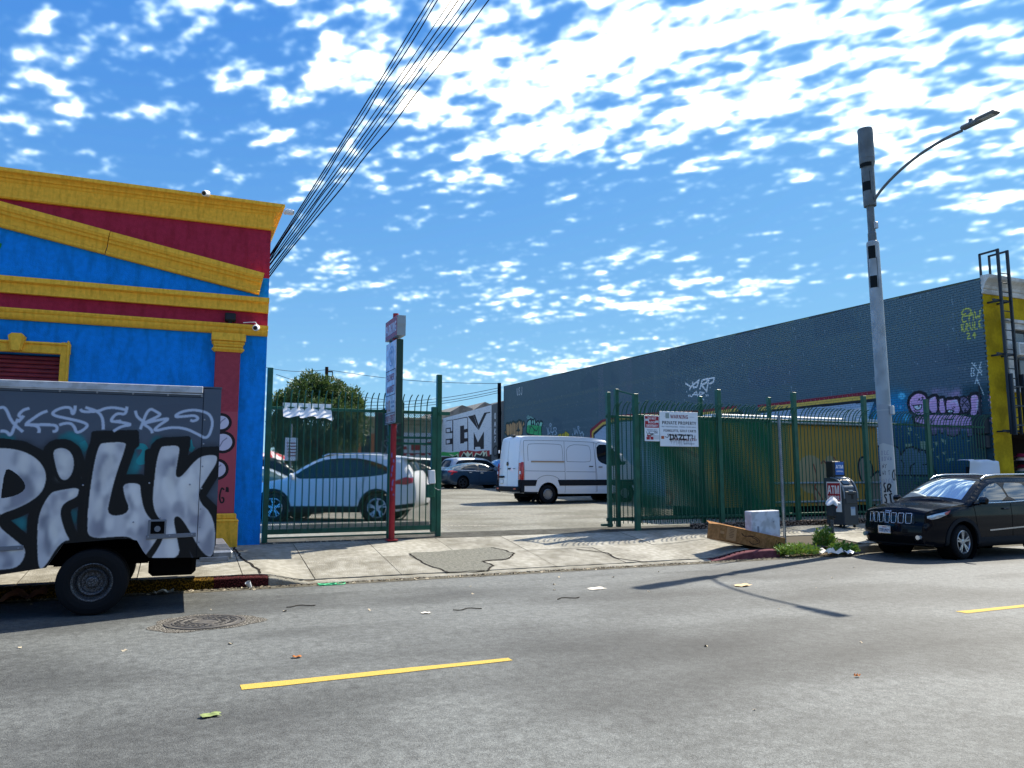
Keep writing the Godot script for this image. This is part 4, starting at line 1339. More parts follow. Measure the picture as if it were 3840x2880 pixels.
# ---------------------------------------------------------------- buildings beyond the lot
func far_buildings() -> void:
	var e := thing("graffiti_building", "low brick building with huge white block letters painted along its side", "building")
	var cv := Canvas.new(-68.0, -53.9, 0.9, 7.3, 1024, Color("#26221f"))
	var d := ecm_paint()
	cv.fill([PackedVector2Array([Vector2(-68, 7.0), Vector2(-66.0, 6.75), Vector2(-54.05, 6.95), Vector2(-54.05, 3.2), Vector2(-68, 3.3)])], Color("#d3d8dd"))
	for p in d.wall:
		cv.fill([pts(p)], Color("#d3d8dd"))
	for i in 900:   # bricks that show through the whitewash
		var q := Vector2(-54.1 - rng.randf() * 13.8, 3.3 + int(rng.randf() * 48) * 0.075)
		cv.line(PackedVector2Array([q, q + Vector2(rng.randf_range(0.1, 0.3), 0)]), 0.02, Color("#a9b3bd"))
	for p in d.black:
		cv.fill([pts(p)], Color("#2a2526"))
	for p in d.white2:
		cv.fill([pts(p)], Color("#d3d8dd"))
	for p in d.green:
		cv.fill([pts(p)], Color("#3fae57"))
	for p in d.red:
		cv.fill([pts(p)], Color("#a8322f"))
	for p in d.cream:
		cv.fill([pts(p)], Color("#d9d9b8"))
	for p in d.black2:
		cv.fill([pts(p)], Color("#14181c"))
	var m := StandardMaterial3D.new()
	m.resource_name = "white_block_letters"
	m.albedo_texture = cv.done(); m.roughness = 0.85
	m.uv1_scale = Vector3(1.0 / 14.1, -1.0 / 6.4, 1); m.uv1_offset = Vector3(68.0 / 14.1, 7.3 / 6.4, 0)
	m.normal_enabled = false
	var xf := Transform3D(Basis(Vector3(0, 0, 1), Vector3.UP, Vector3(-1, 0, 0)), Vector3(21.7, 0, 0))
	var w := MB.new()
	w.prism(PackedVector2Array([Vector2(-68, 0.95), Vector2(-54.0, 0.95), Vector2(-54.0, 6.95), Vector2(-66.0, 6.72), Vector2(-68, 6.72)]), xf, 0.3, true)
	obj("lettered_wall", w, m, e)
	var core := MB.new()
	core.box(Vector3(27.0, 3.7, -61.0), Vector3(10.0, 5.9, 13.8))
	obj("core_wall", core, mat("brick_brown", "#5c4438", 0.9, {"mottle": ["grime", 2.0]}), e)
	# grey sliver between it and the dark wall
	var g := thing("grey_shed", "narrow grey metal shed front with a vertical white tag", "shed")
	var gc := Canvas.new(-54.0, -51.0, 1.0, 7.1, 256, Color("#55595c"))
	for i in 12:
		gc.line(PackedVector2Array([Vector2(-54 + i * 0.26, 1), Vector2(-54 + i * 0.26, 7.1)]), 0.03, Color("#43484b"))
	var tagl := "SKAO"
	for i in 4:
		hand(gc, tagl[i], Vector2(-53.5, 4.1 + i * 0.58), 0.42, 0.55, 0.1, Color("#c9cdd2"))
	for s in ["-52500,6500 -52000,6200 -52400,5800", "-53700,3600 -53000,3900 -52800,3200 -53600,3000 -53700,3600", "-53200,2900 -52300,3600 -52000,2600", "-52800,2500 -52200,2100 -52000,3000"]:
		gc.line(chaikin(pts(s), 2, false), 0.13, Color("#16191d"))
	var gm := StandardMaterial3D.new()
	gm.resource_name = "grey_shed_paint"; gm.albedo_texture = gc.done(); gm.roughness = 0.7
	gm.uv1_scale = Vector3(1.0 / 3.0, -1.0 / 6.1, 1); gm.uv1_offset = Vector3(54.0 / 3.0, 7.1 / 6.1, 0)
	var gw := MB.new()
	gw.prism(PackedVector2Array([Vector2(-53.98, 1.0), Vector2(-51.1, 1.0), Vector2(-51.1, 7.05), Vector2(-53.98, 6.95)]), xf, 1.6)
	obj("wall", gw, gm, g)
	# saw-tooth roofs behind
	var sw := thing("factory_building", "grey saw-toothed factory roof beyond the lettered wall", "building")
	var tin := mat("factory_tin", "#8a8780", 0.8, {"mottle": ["grime", 3.0]})
	var tooth := MB.new()
	for r in [[27.6, -71.0, 3.4], [25.2, -71.0, 2.6], [30.4, -71.0, 4.2], [33.0, -71.0, 4.4]]:
		tooth.prism(PackedVector2Array([Vector2(r[0] - 1.3, 6.9), Vector2(r[0] + 1.3, 6.9), Vector2(r[0] + 1.3, 7.1 + r[2] * 0.42), Vector2(r[0] + 0.2, 7.2 + r[2] * 0.5), Vector2(r[0] - 1.3, 7.0 + r[2] * 0.25)]), Transform3D(Basis(), Vector3(0, 0, r[1])), 12.0)
	obj("roof", tooth, tin, sw)
	var fb := MB.new()
	fb.box(Vector3(29.0, 3.9, -77.0), Vector3(11.0, 6.1, 12.0))
	obj("wall", fb, tin, sw)
	# the building across the back of the lot
	var b := thing("cornice_building", "pale building across the back of the lot with a deep cornice and red lettering", "building")
	var wall := MB.new()
	wall.box(Vector3(17.3, 3.6, -70.2), Vector3(8.6, 5.5, 8.0))
	obj("wall", wall, mat("cream_wall", "#a8a184", 0.9, {"mottle": ["grime", 2.5]}), b)
	var cn := MB.new()
	cn.sweep(pts("0,6100 200,6150 250,6400 450,6500 450,6700 0,6750"), Transform3D(Basis(Vector3(0, 0, 1), Vector3.UP, Vector3(1, 0, 0)), Vector3(12.9, 0, -66.2)), Transform3D(Basis(Vector3(0, 0, 1), Vector3.UP, Vector3(1, 0, 0)), Vector3(21.65, 0, -66.2)))
	obj("cornice", cn, mat("cornice_tan", "#a39a80", 0.9, {"mottle": ["grime", 2.5]}), b)
	var band := Canvas.new(16.6, 21.65, 2.4, 5.4, 512, Color("#ccd2d6"))
	var red := Color("#a81f2c")
	for s in ["17300,5300 17900,5300 17900,4200 18500,4200 18500,3900 17300,4000", "18900,4350 19700,4350 19700,3850 18900,3850", "20000,4500 21300,4750 21300,4500 20000,4250", "16700,4200 17100,4100 17100,3800 16700,3800"]:
		band.fill([pts(s)], red)
	band.line(pts("16600,3450 21600,3550"), 0.22, red); band.line(pts("16600,2500 21600,2650"), 0.3, red); band.line(pts("17900,3500 17900,2500"), 0.15, red); band.line(pts("20900,4400 20900,3500"), 0.15, red)
	for i in 6:
		band.line(PackedVector2Array([Vector2(16.8 + i * 0.85, 3.45), Vector2(17.1 + i * 0.85, 3.46)]), 0.16, Color("#dfe3e6"))
	var bm := StandardMaterial3D.new()
	bm.resource_name = "red_lettering"; bm.albedo_texture = band.done(); bm.roughness = 0.85
	bm.uv1_scale = Vector3(1.0 / 5.05, -1.0 / 3.0, 1); bm.uv1_offset = Vector3(-16.6 / 5.05, 5.4 / 3.0, 0)
	var bw := MB.new()
	bw.prism(PackedVector2Array([Vector2(16.6, 2.4), Vector2(21.65, 2.4), Vector2(21.65, 5.4), Vector2(16.6, 5.4)]), Transform3D(Basis(), Vector3(0, 0, -66.15)), 0.06)
	obj("lettered_wall", bw, bm, b)
	for i in 3:
		var wi := MB.new()
		wi.box(Vector3(13.7 + i * 1.15, 4.2, -66.17), Vector3(0.75, 1.7, 0.08))
		obj("window", wi, mat("far_glass", "#26313a", 0.2), b)
	for x in [14.28, 15.43]:
		var col := MB.new()
		col.box(Vector3(x, 4.1, -66.1), Vector3(0.26, 2.3, 0.2))
		obj("column", col, mat("terracotta", "#b06a48", 0.85), b)
	# dark painted hoarding beside the tree
	var h := thing("painted_hoarding", "tall dark painted hoarding on posts to the right of the tree", "hoarding", Vector3(13.3, lot(-52.0), -52.0), -0.12)
	var hc := Canvas.new(-1.1, 1.1, 0.0, 5.6, 256, Color("#20242a"))
	for i in 9:
		var q := Vector2(rng.randf_range(-0.7, 0.7), rng.randf_range(1.4, 4.4))
		hc.line(chaikin(PackedVector2Array([q, q + Vector2(rng.randf_range(-0.4, 0.4), 0.4), q + Vector2(rng.randf_range(-0.3, 0.3), 0.8), q + Vector2(rng.randf_range(-0.4, 0.4), 1.0)]), 2, false), 0.09, Color("#5d6672"))
	hc.line(pts("-1000,4700 1000,5000"), 0.3, Color("#3b2c33"))
	var hm := StandardMaterial3D.new()
	hm.resource_name = "hoarding_paint"; hm.albedo_texture = hc.done(); hm.roughness = 0.8
	hm.uv1_scale = Vector3(1.0 / 2.2, -1.0 / 5.6, 1); hm.uv1_offset = Vector3(0.5, 1.0, 0)
	var hp := MB.new()
	hp.prism(pts("-1000,1600 1000,1600 1000,5600 -1000,4900"), Transform3D(), 0.08)
	obj("board", hp, hm, h)
	for x in [-0.95, 0.95]:
		var ps := MB.new()
		ps.box(Vector3(x, 2.5, -0.1), Vector3(0.1, 5.0, 0.1))
		obj("post", ps, mat("dark_timber", "#2b2723", 0.9), h)
	# yellow trailer with a flat pale roof, behind the fence
	var y := thing("yellow_kiosk", "long yellow trailer kiosk with a flat pale roof behind the green fence", "kiosk", Vector3(16.5, lot(-17.3), -17.0))
	var kc := Canvas.new(-3.3, 3.0, 0.0, 2.9, 1024, Color("#b4872f"))
	for g2 in [[0.2, 1.2, 0.55, 0.55], [0.95, 1.0, 0.35, 0.75], [0.85, 0.6, 0.6, 0.5]]:
		kc.spray(func(c): kc.spot(Vector2(g2[0], g2[1]), g2[2], g2[3], c), Color("#a8977c"), 5, 0.8)
	for s in ["300,1500 450,1100 250,700 400,300", "900,1300 1050,1000 900,800 800,1000 950,1150", "1100,1700 1350,1300 1250,700", "600,1500 700,1600 800,1500", "250,900 600,500 700,200"]:
		kc.line(chaikin(pts(s), 2, false), 0.05, Color("#8a4a34"))
	for s in ["2050,1500 2100,1050 2300,900 2600,1050 2650,1450 2400,1700 2150,1700", "2300,900 2250,400 2500,150 2950,150 2950,1350 2650,1200"]:
		var gp := chaikin(pts(s), 2)
		kc.fill([gp], Color("#8f8170"))
		gp.append(gp[0])
		kc.line(gp, 0.06, Color("#17171a"))
	var km := StandardMaterial3D.new()
	km.resource_name = "kiosk_paint"; km.albedo_texture = kc.done(); km.roughness = 0.7
	km.uv1_scale = Vector3(1.0 / 6.3, -1.0 / 2.9, 1); km.uv1_offset = Vector3(3.3 / 6.3, 1.0, 0)
	var kb := MB.new()
	kb.prism(pts("-3200,300 2890,300 2890,2600 -3200,2600"), Transform3D(), 2.3)
	obj("body", kb, km, y)
	var kr := MB.new()
	kr.bbox(Vector3(-0.15, 2.72, -1.1), Vector3(6.35, 0.2, 2.7), 0.03)
	obj("roof", kr, mat("kiosk_roof", "#b9c3cc", 0.5, {"over": ["grime", 1.4]}), y)
	var ks := MB.new()
	ks.box(Vector3(-0.15, 0.2, -1.1), Vector3(5.9, 0.4, 2.0))
	obj("skirt", ks, mat("skirt_dark", "#14181b", 0.9), y)
	for hh in [0.95, 0.42]:
		var kp := MB.new()
		kp.tube([Vector3(-1.2, hh, 0.05), Vector3(2.88, hh, 0.05)], 0.03, 6)
		obj("rail", kp, mat("rail_grey", "#8e969b", 0.5), y)
	for x in [-2.0, 1.6]:
		wheel(y, Vector3(x, 0.3, -0.05), 1.0, 0.32, 0.18, 0.19, 5, "#55585a")

# ---------------------------------------------------------------- green steel fence and gates
func expanded(x0: float, x1: float, y0: float, y1: float, z: float, w := 0.0068) -> MB:   # diamond mesh of slit steel sheet
	var mb := MB.new()
	var py := 0.026
	var px := 0.02
	var r := 0
	var y := y0
	while y < y1:
		var k := 0
		var x := x0
		while x < x1:
			var s := 1.0 if (k + r) % 2 == 0 else -1.0
			var a := Vector3(x, y + s * py * 0.5, z); var b := Vector3(x + px, y - s * py * 0.5, z)
			mb.quad(a + Vector3(0, w, 0.006), b + Vector3(0, w, 0.006), b - Vector3(0, w, 0.006), a - Vector3(0, w, 0.006), Vector3(0, 0, 1))
			x += px; k += 1
		y += py; r += 1
	return mb

func picket_mesh(y0: float, y1: float, bend: float, lean := 1.0) -> Mesh:
	var mb := MB.new()
	var p := [Vector3(0, y0, 0), Vector3(0, y1 - bend, 0)]
	for i in range(1, 7):
		var t := i / 6.0
		p.append(Vector3(0, y1 - bend + bend * sin(t * PI * 0.42) / sin(PI * 0.42), lean * bend * 0.85 * (1.0 - cos(t * PI * 0.42)) / (1.0 - cos(PI * 0.42)) * 0.8))
	mb.tube(p, 0.0115, 6)
	return mb.mesh()

func left_gate() -> void:
	var green := mat("fence_green", "#195742", 0.45, {"over": ["grime", 1.6]})
	var dark := mat("mesh_green", "#237562", 0.5)
	var z := -14.95
	var g := thing("sliding_gate", "green steel sliding gate with mesh, closed across the left of the entrance", "gate")
	for e in [[2.87, 0.06, 0.05, 0.0], [0.58, 0.09, 0.06, 0.0], [0.47, 0.03, 0.03, 0.02]]:
		var fr := MB.new()
		fr.bbox(Vector3(3.16, e[0], z + e[3]), Vector3(3.26, e[1], e[2]), 0.005)
		obj("rail", fr, green, g)
	for y in [2.36, 2.24]:
		var mr := MB.new()
		mr.box(Vector3(4.27, y, z - 0.005), Vector3(1.0, 0.045, 0.04))
		obj("middle_rail", mr, green, g)
	var ep := MB.new()
	ep.bbox(Vector3(4.74, 1.74, z), Vector3(0.1, 2.5, 0.1), 0.006)
	obj("end_post", ep, green, g)
	var pm := picket_mesh(0.58, 3.2, 0.28)
	for i in 24:
		piece("picket", pm, green, g, Transform3D(Basis(Vector3.UP, rng.randf_range(-0.12, 0.12)), Vector3(1.66 + i * 0.127, rng.randf_range(-0.008, 0.008), z + 0.03)))
	stuff(obj("mesh_screen", expanded(1.56, 4.72, 0.62, 2.85, z - 0.02, 0.0062), mat("mesh_dark_green", "#174a3c", 0.5), g))
	var lb := MB.new()
	lb.bbox(Vector3(4.66, 1.3, z + 0.06), Vector3(0.16, 0.26, 0.09), 0.01)
	lb.tube([Vector3(4.67, 1.28, z + 0.1), Vector3(4.67, 1.28, z + 0.125)], 0.03, 12)
	obj("lock_box", lb, green, g)
	var post := thing("gate_post", "tall green steel post beside the blue building's corner", "post", Vector3(1.52, 0.38, z + 0.02), 0.0, "green gate posts")
	var p1 := MB.new()
	p1.bbox(Vector3(0, 1.62, 0), Vector3(0.1, 3.24, 0.1), 0.006)
	obj("post", p1, green, post)
	var post2 := thing("gate_post", "tall green steel post at the free end of the left gate", "post", Vector3(4.85, 0.4, z - 0.02), 0.0, "green gate posts")
	var p2 := MB.new()
	p2.bbox(Vector3(0, 1.63, 0), Vector3(0.1, 3.26, 0.1), 0.006)
	p2.box(Vector3(0.1, 2.46, 0.05), Vector3(0.22, 0.07, 0.07))
	obj("post", p2, green, post2)
	var post3 := thing("gate_post", "slim green steel post standing just behind the red sign pole", "post", Vector3(3.84, 0.4, z - 0.02), 0.0, "green gate posts")
	var p3 := MB.new()
	p3.bbox(Vector3(0, 2.1, 0), Vector3(0.075, 4.2, 0.075), 0.006)
	obj("post", p3, green, post3)
	var bag := thing("white_box", "small white box hanging on the lock of the left gate", "box", Vector3(4.68, 1.48, z + 0.08))
	var bb := MB.new()
	bb.bbox(Vector3(0, 0.1, 0), Vector3(0.13, 0.27, 0.08), 0.01, Basis(Vector3.BACK, 0.06))
	obj("case", bb, mat("box_white", "#d5d8da", 0.5), bag)
	var ch := MB.new()
	for i in 8:
		var t := i / 8.0
		ch.tube([Vector3(4.72 + t * 0.2, 1.38 - sin(t * PI) * 0.06, z + 0.12), Vector3(4.72 + (t + 0.1) * 0.2, 1.38 - sin((t + 0.1) * PI) * 0.06, z + 0.12)], 0.009 if i % 2 else 0.005, 5)
	tag(obj("chain", ch, mat("chain_steel", "#9a9da0", 0.35, {"metal": 0.8})), "short steel chain hanging between the left gate and its post", "chain")
	# three sheets of white card tied to the pickets
	var labels := ["leftmost of three white sheets hung on the gate pickets", "torn middle one of three white sheets on the gate pickets", "rightmost white sheet on the gate pickets with a curled corner"]
	for i in 3:
		var sm := MB.new()
		var x0 := 1.77 + i * 0.3
		sm.grid(func(u, v):
			var x = x0 + u * 0.305
			var drop = 0.27 + 0.02 * sin(u * 5.0 + i) + (0.05 * u if i == 2 else 0.0)
			return Vector3(x, 2.975 - v * drop, z + 0.0 + 0.13 * v * sqrt(v) + 0.006 * sin(u * 9.0 + i * 2.0)), 14, 8, Vector3(0, 0, 1))
		tag(obj("paper_sheet", sm, mat("sheet_white", "#e6e6e8", 0.85, {"back": "#888888"})), labels[i], "sheet", "white sheets on the gate")

func right_fence() -> void:
	var green: Material = mats["fence_green"]
	var z := -14.8
	var f := thing("steel_fence", "green steel picket fence with curved tops along the pavement right of the entrance", "fence")
	var xs := [9.44, 11.75, 14.08, 16.46, 18.78]
	for i in xs.size():
		var p := MB.new()
		var top: float = [3.44, 3.63, 3.66, 3.67, 3.67][i]
		p.bbox(Vector3(xs[i], 0.36 + (top - 0.36) / 2, z), Vector3(0.115, top - 0.36, 0.1), 0.006)
		obj("post", p, green, f)
	for y in [2.95, 0.66]:
		var r := MB.new()
		r.bbox(Vector3(15.25, y, z - 0.01), Vector3(11.7, 0.05, 0.045), 0.004)
		obj("rail", r, green, f)
	var pm := picket_mesh(0.52, 3.27, 0.34)
	for i in 99:
		var x := 9.56 + i * 0.1168
		var skip := false
		for q in xs:
			if absf(q - x) < 0.06:
				skip = true
		if skip:
			continue
		piece("picket", pm, green, f, Transform3D(Basis(Vector3.UP, rng.randf_range(-0.15, 0.15)) * Basis(Vector3.BACK, rng.randf_range(-0.006, 0.006)), Vector3(x, rng.randf_range(-0.012, 0.012), z + 0.025)))
	# open gate leaf slid behind the fence
	var zg := -15.22
	var g := thing("sliding_gate", "green mesh gate leaf slid open behind the right hand fence", "gate")
	for e in [[2.94, 0.06, 0.05], [0.62, 0.08, 0.06]]:
		var fr := MB.new()
		fr.bbox(Vector3(11.3, e[0], zg), Vector3(4.8, e[1], e[2]), 0.005)
		obj("rail", fr, green, g)
	for e in [[8.98, 3.5], [9.2, 3.58], [11.55, 3.5], [13.66, 3.56]]:
		var p := MB.new()
		p.bbox(Vector3(e[0], 0.45 + (e[1] - 0.45) / 2, zg), Vector3(0.09, e[1] - 0.45, 0.09), 0.006)
		obj("upright", p, green, g)
	var tb := MB.new()
	tb.bar(Vector3(9.2, 3.55, zg), Vector3(9.44, 3.42, -14.85), 0.035)
	tb.box(Vector3(8.9, 0.5, zg), Vector3(0.26, 0.05, 0.1))
	obj("guide", tb, green, g)
	for i in 39:
		piece("picket", pm, green, g, Transform3D(Basis(Vector3.UP, rng.randf_range(-0.15, 0.15)), Vector3(9.08 + i * 0.118, 0.0, zg + 0.03)))
	stuff(obj("mesh_screen", expanded(9.0, 13.66, 0.65, 2.92, zg - 0.02, 0.008), mats["mesh_green"], g))
	stuff(obj("mesh_screen", expanded(9.5, 13.9, 0.7, 2.9, z - 0.05, 0.008), mats["mesh_green"], f))
	# low concrete footing under the fence
	var ft := MB.new()
	ft.bbox(Vector3(15.6, 0.43, -14.72), Vector3(9.6, 0.16, 0.1), 0.02)
	struct("fence_footing", ft, mat("footing", "#a08f83", 0.9, {"mottle": ["concrete", 0.8], "over": ["worn", 0.9]}))
	# signs
	var s := thing("warning_sign", "large white warning sign with black and maroon lettering, sprayed with black graffiti", "sign", Vector3(10.57, 2.66, -14.735))
	var bd := MB.new()
	bd.bbox(Vector3.ZERO, Vector3(1.06, 0.8, 0.006), 0.002)
	obj("panel", bd, mat("sign_white", "#dfe4ea", 0.45), s)
	var blk := mat("sign_black", "#17191f", 0.6)
	var mar := mat("sign_maroon", "#7a1424", 0.6)
	var gry := mat("sign_grey", "#7c8592", 0.6)
	var at := func(x: float, y: float) -> Transform3D: return Transform3D(Basis(), Vector3(x, y, 0.0035))
	words("WARNING", 0.085, at.call(0.01, 0.285), mar, s, "lettering", 0.49)
	words("PRIVATE PROPERTY", 0.075, at.call(0.0, 0.14), blk, s, "lettering", 0.94)
	words("NO TRESPASSING - PENAL CODE 602-L", 0.03, at.call(0.0, 0.05), gry, s, "lettering", 0.95)
	words("FORKLIFTS, GOLF CARTS", 0.055, at.call(0.02, -0.045), blk, s, "lettering", 0.9)
	words("OR PUSHING CARTS", 0.045, at.call(0.02, -0.135), blk, s, "lettering", 0.7)
	words("PROHIBITED", 0.05, at.call(0.14, -0.24), mar, s, "lettering", 0.66)
	words("MANAGEMENT", 0.026, at.call(0.26, -0.335), gry, s, "lettering", 0.3)
	var ln := MB.new()
	ln.box(Vector3(0.36, 0.285, 0.004), Vector3(0.14, 0.006, 0.002)); ln.box(Vector3(-0.36, 0.285, 0.004), Vector3(0.08, 0.006, 0.002))
	obj("rule_line", ln, gry, s)
	var st := MB.new()
	for e in [["-270,-120 -230,-260 -280,-230", 0.03], ["-280,-130 -160,-150 -180,-230 -250,-240", 0.028], ["-150,-240 -100,-130 -50,-250", 0.028], ["-20,-130 80,-135 -10,-235 90,-230", 0.03], ["120,-140 180,-135", 0.028], ["115,-140 110,-240 190,-235", 0.028], ["200,-135 300,-150", 0.028], ["250,-140 245,-250", 0.025], ["330,-150 370,-145 340,-210 400,-215", 0.018], ["430,-140 425,-220", 0.016], ["-400,-180 -330,-200 -300,-160", 0.014]]:
		for q in Geometry2D.offset_polyline(pts(e[0]), e[1] * 0.5, Geometry2D.JOIN_ROUND, Geometry2D.END_ROUND):
			st.prism(q, Transform3D(Basis(), Vector3(0, 0, 0.0065)), 0.001, false)
	for i in 22:
		var x := -0.27 + i * 0.028 + rng.randf_range(-0.01, 0.01)
		var l := rng.randf_range(0.05, 0.15)
		st.box(Vector3(x, -0.24 - l / 2, 0.0062), Vector3(0.005, l, 0.001))
	obj("sprayed_scrawl", st, mat("spray_black", "#0e0f16", 0.55), s)
	var sk := MB.new()
	sk.box(Vector3(-0.32, 0.3, 0.0055), Vector3(0.1, 0.12, 0.001))
	obj("sticker", sk, mat("sticker_grey", "#8b9a97", 0.6), s)
	var sk2 := MB.new()
	sk2.box(Vector3(-0.46, -0.2, 0.0055), Vector3(0.08, 0.065, 0.001))
	obj("sticker", sk2, mat("sticker_orange", "#a3542d", 0.6), s)
	var d := thing("driveway_sign", "small red and white do not block driveway sign left of the warning sign", "sign", Vector3(9.83, 2.66, -14.735))
	var dp := MB.new()
	dp.bbox(Vector3.ZERO, Vector3(0.4, 0.58, 0.005), 0.002)
	obj("panel", dp, mats["sign_white"], d)
	var dr := MB.new()
	dr.box(Vector3(0, 0.145, 0.003), Vector3(0.37, 0.26, 0.002))
	obj("red_field", dr, mat("sign_red", "#9a1f2c", 0.55), d)
	words("DO NOT", 0.05, at.call(0.0, 0.225), mats["sign_white"], d, "lettering", 0.22)
	words("BLOCK", 0.05, at.call(0.0, 0.14), mats["sign_white"], d, "lettering", 0.2)
	words("DRIVEWAY", 0.055, at.call(0.0, 0.06), mats["sign_white"], d, "lettering", 0.3)
	words("UNAUTHORIZED VEHICLES", 0.02, at.call(0.0, -0.035), gry, d, "lettering", 0.28)
	words("TOWED AWAY", 0.02, at.call(0.0, -0.065), gry, d, "lettering", 0.22)
	words("LEVI", 0.045, at.call(0.1, -0.09), blk, d, "scrawl", 0.09)
	var ds := MB.new()
	for e in ["-150,-80 -120,-150 -80,-90 -50,-150", "-60,-110 40,-120 -40,-140 60,-150", "-100,-190 0,-150 150,-160"]:
		for q in Geometry2D.offset_polyline(pts(e), 0.006):
			ds.prism(q, Transform3D(Basis(), Vector3(0, 0, 0.0045)), 0.001, false)
	obj("scrawl", ds, blk, d)
	var dk := MB.new()
	dk.box(Vector3(-0.11, -0.225, 0.004), Vector3(0.09, 0.06, 0.002)); dk.box(Vector3(-0.01, -0.22, 0.004), Vector3(0.08, 0.07, 0.002)); dk.box(Vector3(-0.09, -0.17, 0.004), Vector3(0.1, 0.035, 0.002))
	obj("sticker", dk, mats["sign_red"], d)
	var dw := MB.new()
	dw.box(Vector3(0.11, -0.2, 0.004), Vector3(0.16, 0.1, 0.002)); dw.box(Vector3(-0.13, 0.19, 0.0055), Vector3(0.1, 0.05, 0.001)); dw.box(Vector3(0.13, 0.155, 0.0055), Vector3(0.09, 0.05, 0.001))
	obj("sticker", dw, mat("sticker_white", "#c5cbd0", 0.6), d)

# ---------------------------------------------------------------- vehicles of the photograph
func car_paint(called: String, col: String, metal := 0.0, rough := 0.28) -> Material:
	return mat(called, col, rough, {"coat": 0.6 if called != "black_paint" else 0.24, "metal": metal, "spec": 0.35 if called != "black_paint" else 0.2})

func cars() -> void:
	var tint := mat("tinted_glass", "#33495c", 0.04, {"metal": 0.35, "spec": 0.8})
	var dark_glass := mat("dark_glass", "#141b21", 0.05, {"metal": 0.1, "spec": 0.5})
	var shield := mat("windscreen_glass", "#a8b8c2", 0.03, {"metal": 0.8, "spec": 1.0})
	var clad := mat("grey_cladding", "#23262a", 0.7)
	var red_lens := mat("red_lens", "#b3141c", 0.12, {"coat": 1.0})
	var clear := mat("headlamp_glass", "#b9c2c8", 0.08, {"metal": 0.5, "coat": 1.0})
	var chrome := mat("chrome", "#b9bdc2", 0.18, {"metal": 0.9})
	var black := mat("gloss_black", "#0a0b0d", 0.25)
	# --- the black car at the kerb
	var jp := car_paint("black_paint", "#080c14", 0.0, 0.2)
	var r := vehicle("suv", "black SUV with seven slot chrome grille parked at the kerb", {
		"category": "car", "paint": jp, "glass": tint, "hw": 0.925, "hr": 0.66, "belt": 1.12, "roof": 1.66, "tuck": 0.05, "r": 0.12, "tf": 0.16, "tb": 0.08, "bulge": 0.2, "crown": 0.05, "cell": 0.07, "steps": 14,
		"outline": "-2120,250 -2280,400 -2350,620 -2345,940 -2290,1120 -2120,1480 -2010,1590 -1830,1640 -1000,1675 -300,1675 120,1645 400,1575 1120,1165 1190,1118 1330,1108 1860,1045 2110,995 2200,950 2225,850 2230,740 2270,700 2295,560 2280,390 2190,240",
		"axles": [-1.35, 1.35], "wheel": [0.355, 0.225, 0.235, 5, "#a9adb2"], "arch": 0.425, "pair": true, "steer": 0.12,
		"windows": ["920,1150 640,1340 380,1465 180,1525 -80,1545 -140,1165", "-200,1168 -150,1548 -700,1548 -880,1515 -980,1195", "-1040,1200 -940,1512 -1300,1480 -1680,1400 -1760,1330 -1600,1240"],
		"screens": [["windscreen", "410,1568", "1110,1172", 0.88, shield], ["rear_window", "-2280,1140", "-2070,1540", 0.82]],
		"patches": [["belt_trim", "980,1122 -130,1140 -1000,1172 -1700,1222 -1700,1240 -1000,1190 -130,1158 980,1140", chrome, 0.006],
			["sill_cladding", "900,255 900,440 -910,440 -910,255", clad, 0.012],
			["door_strip", "560,560 560,590 -700,640 -700,610", chrome, 0.006],
			["headlamp", "1700,990 2050,930 2190,890 2195,845 2140,820 2000,845 1790,915", clear, 0.006],
			["turn_lamp", "1680,1000 1840,955 1820,910 1760,930", mat("amber_lens", "#b3492f", 0.15, {"coat": 1.0}), 0.009],
			["tail_lamp", "-2290,950 -2000,1000 -1960,1080 -2250,1090", red_lens, 0.006]],
		"gaps": ["920,430 940,700 1000,1110", "-160,440 -170,800 -160,1150", "-960,470 -820,640 -950,900 -1010,1180", "1010,1060 1300,1095 1900,1030"],
		"handles": ["30,1010", "-830,1045"], "mirror": "870,1130", "mirror_mat": black}, Vector3(13.81 + 1.35 * 0.93, 0, -11.1), PI)
	var t: Node3D = r[0]
	t.scale = Vector3.ONE * 0.93
	var sh: Shell = r[1]
	for ax in [-1.35, 1.35]:
		for sd in [-1.0, 1.0]:
			var g := MB.new()
			sh.drape(g, ring_part(Vector2(ax, 0.365), 0.418, 0.49, -0.12, PI + 0.12), sd, 0.018, 0.09, true)
			obj("arch_cladding", g, clad, t)
	var fx := func(mb: MB, y0: float, y1: float, z0: float, z1: float, off: float) -> void:
		mb.grid(func(u, v):
			var y = lerpf(y0, y1, v); var z = lerpf(z0, z1, u)
			return Vector3(sh.front_x(y, z / 0.74) + off, y, z), 14, 5, Vector3(1, 0, 0))
	var g1 := MB.new()
	fx.call(g1, 0.725, 0.945, -0.56, 0.56, 0.003)
	obj("grille", g1, black, t)
	for i in 7:
		var z := (i - 3) * 0.152
		var sl := MB.new()
		var loop := []
		for e in [[0.935, -0.054], [0.88, -0.055], [0.82, -0.054], [0.76, -0.05], [0.735, -0.044], [0.735, 0.044], [0.76, 0.05], [0.82, 0.054], [0.88, 0.055], [0.935, 0.054], [0.935, -0.054]]:
			loop.append(Vector3(sh.front_x(e[0], (z + e[1]) / 0.74) + 0.01, e[0], z + e[1]))
		sl.tube(loop, 0.0095, 6, false)
		obj("grille_slot", sl, chrome, t)
	var g2 := MB.new()
	fx.call(g2, 0.33, 0.48, -0.55, 0.55, 0.006)
	obj("lower_intake", g2, mats["wheel_well_black"], t)
	var g3 := MB.new()
	fx.call(g3, 0.25, 0.33, -0.74, 0.74, 0.012)
	obj("bumper_lip", g3, clad, t)
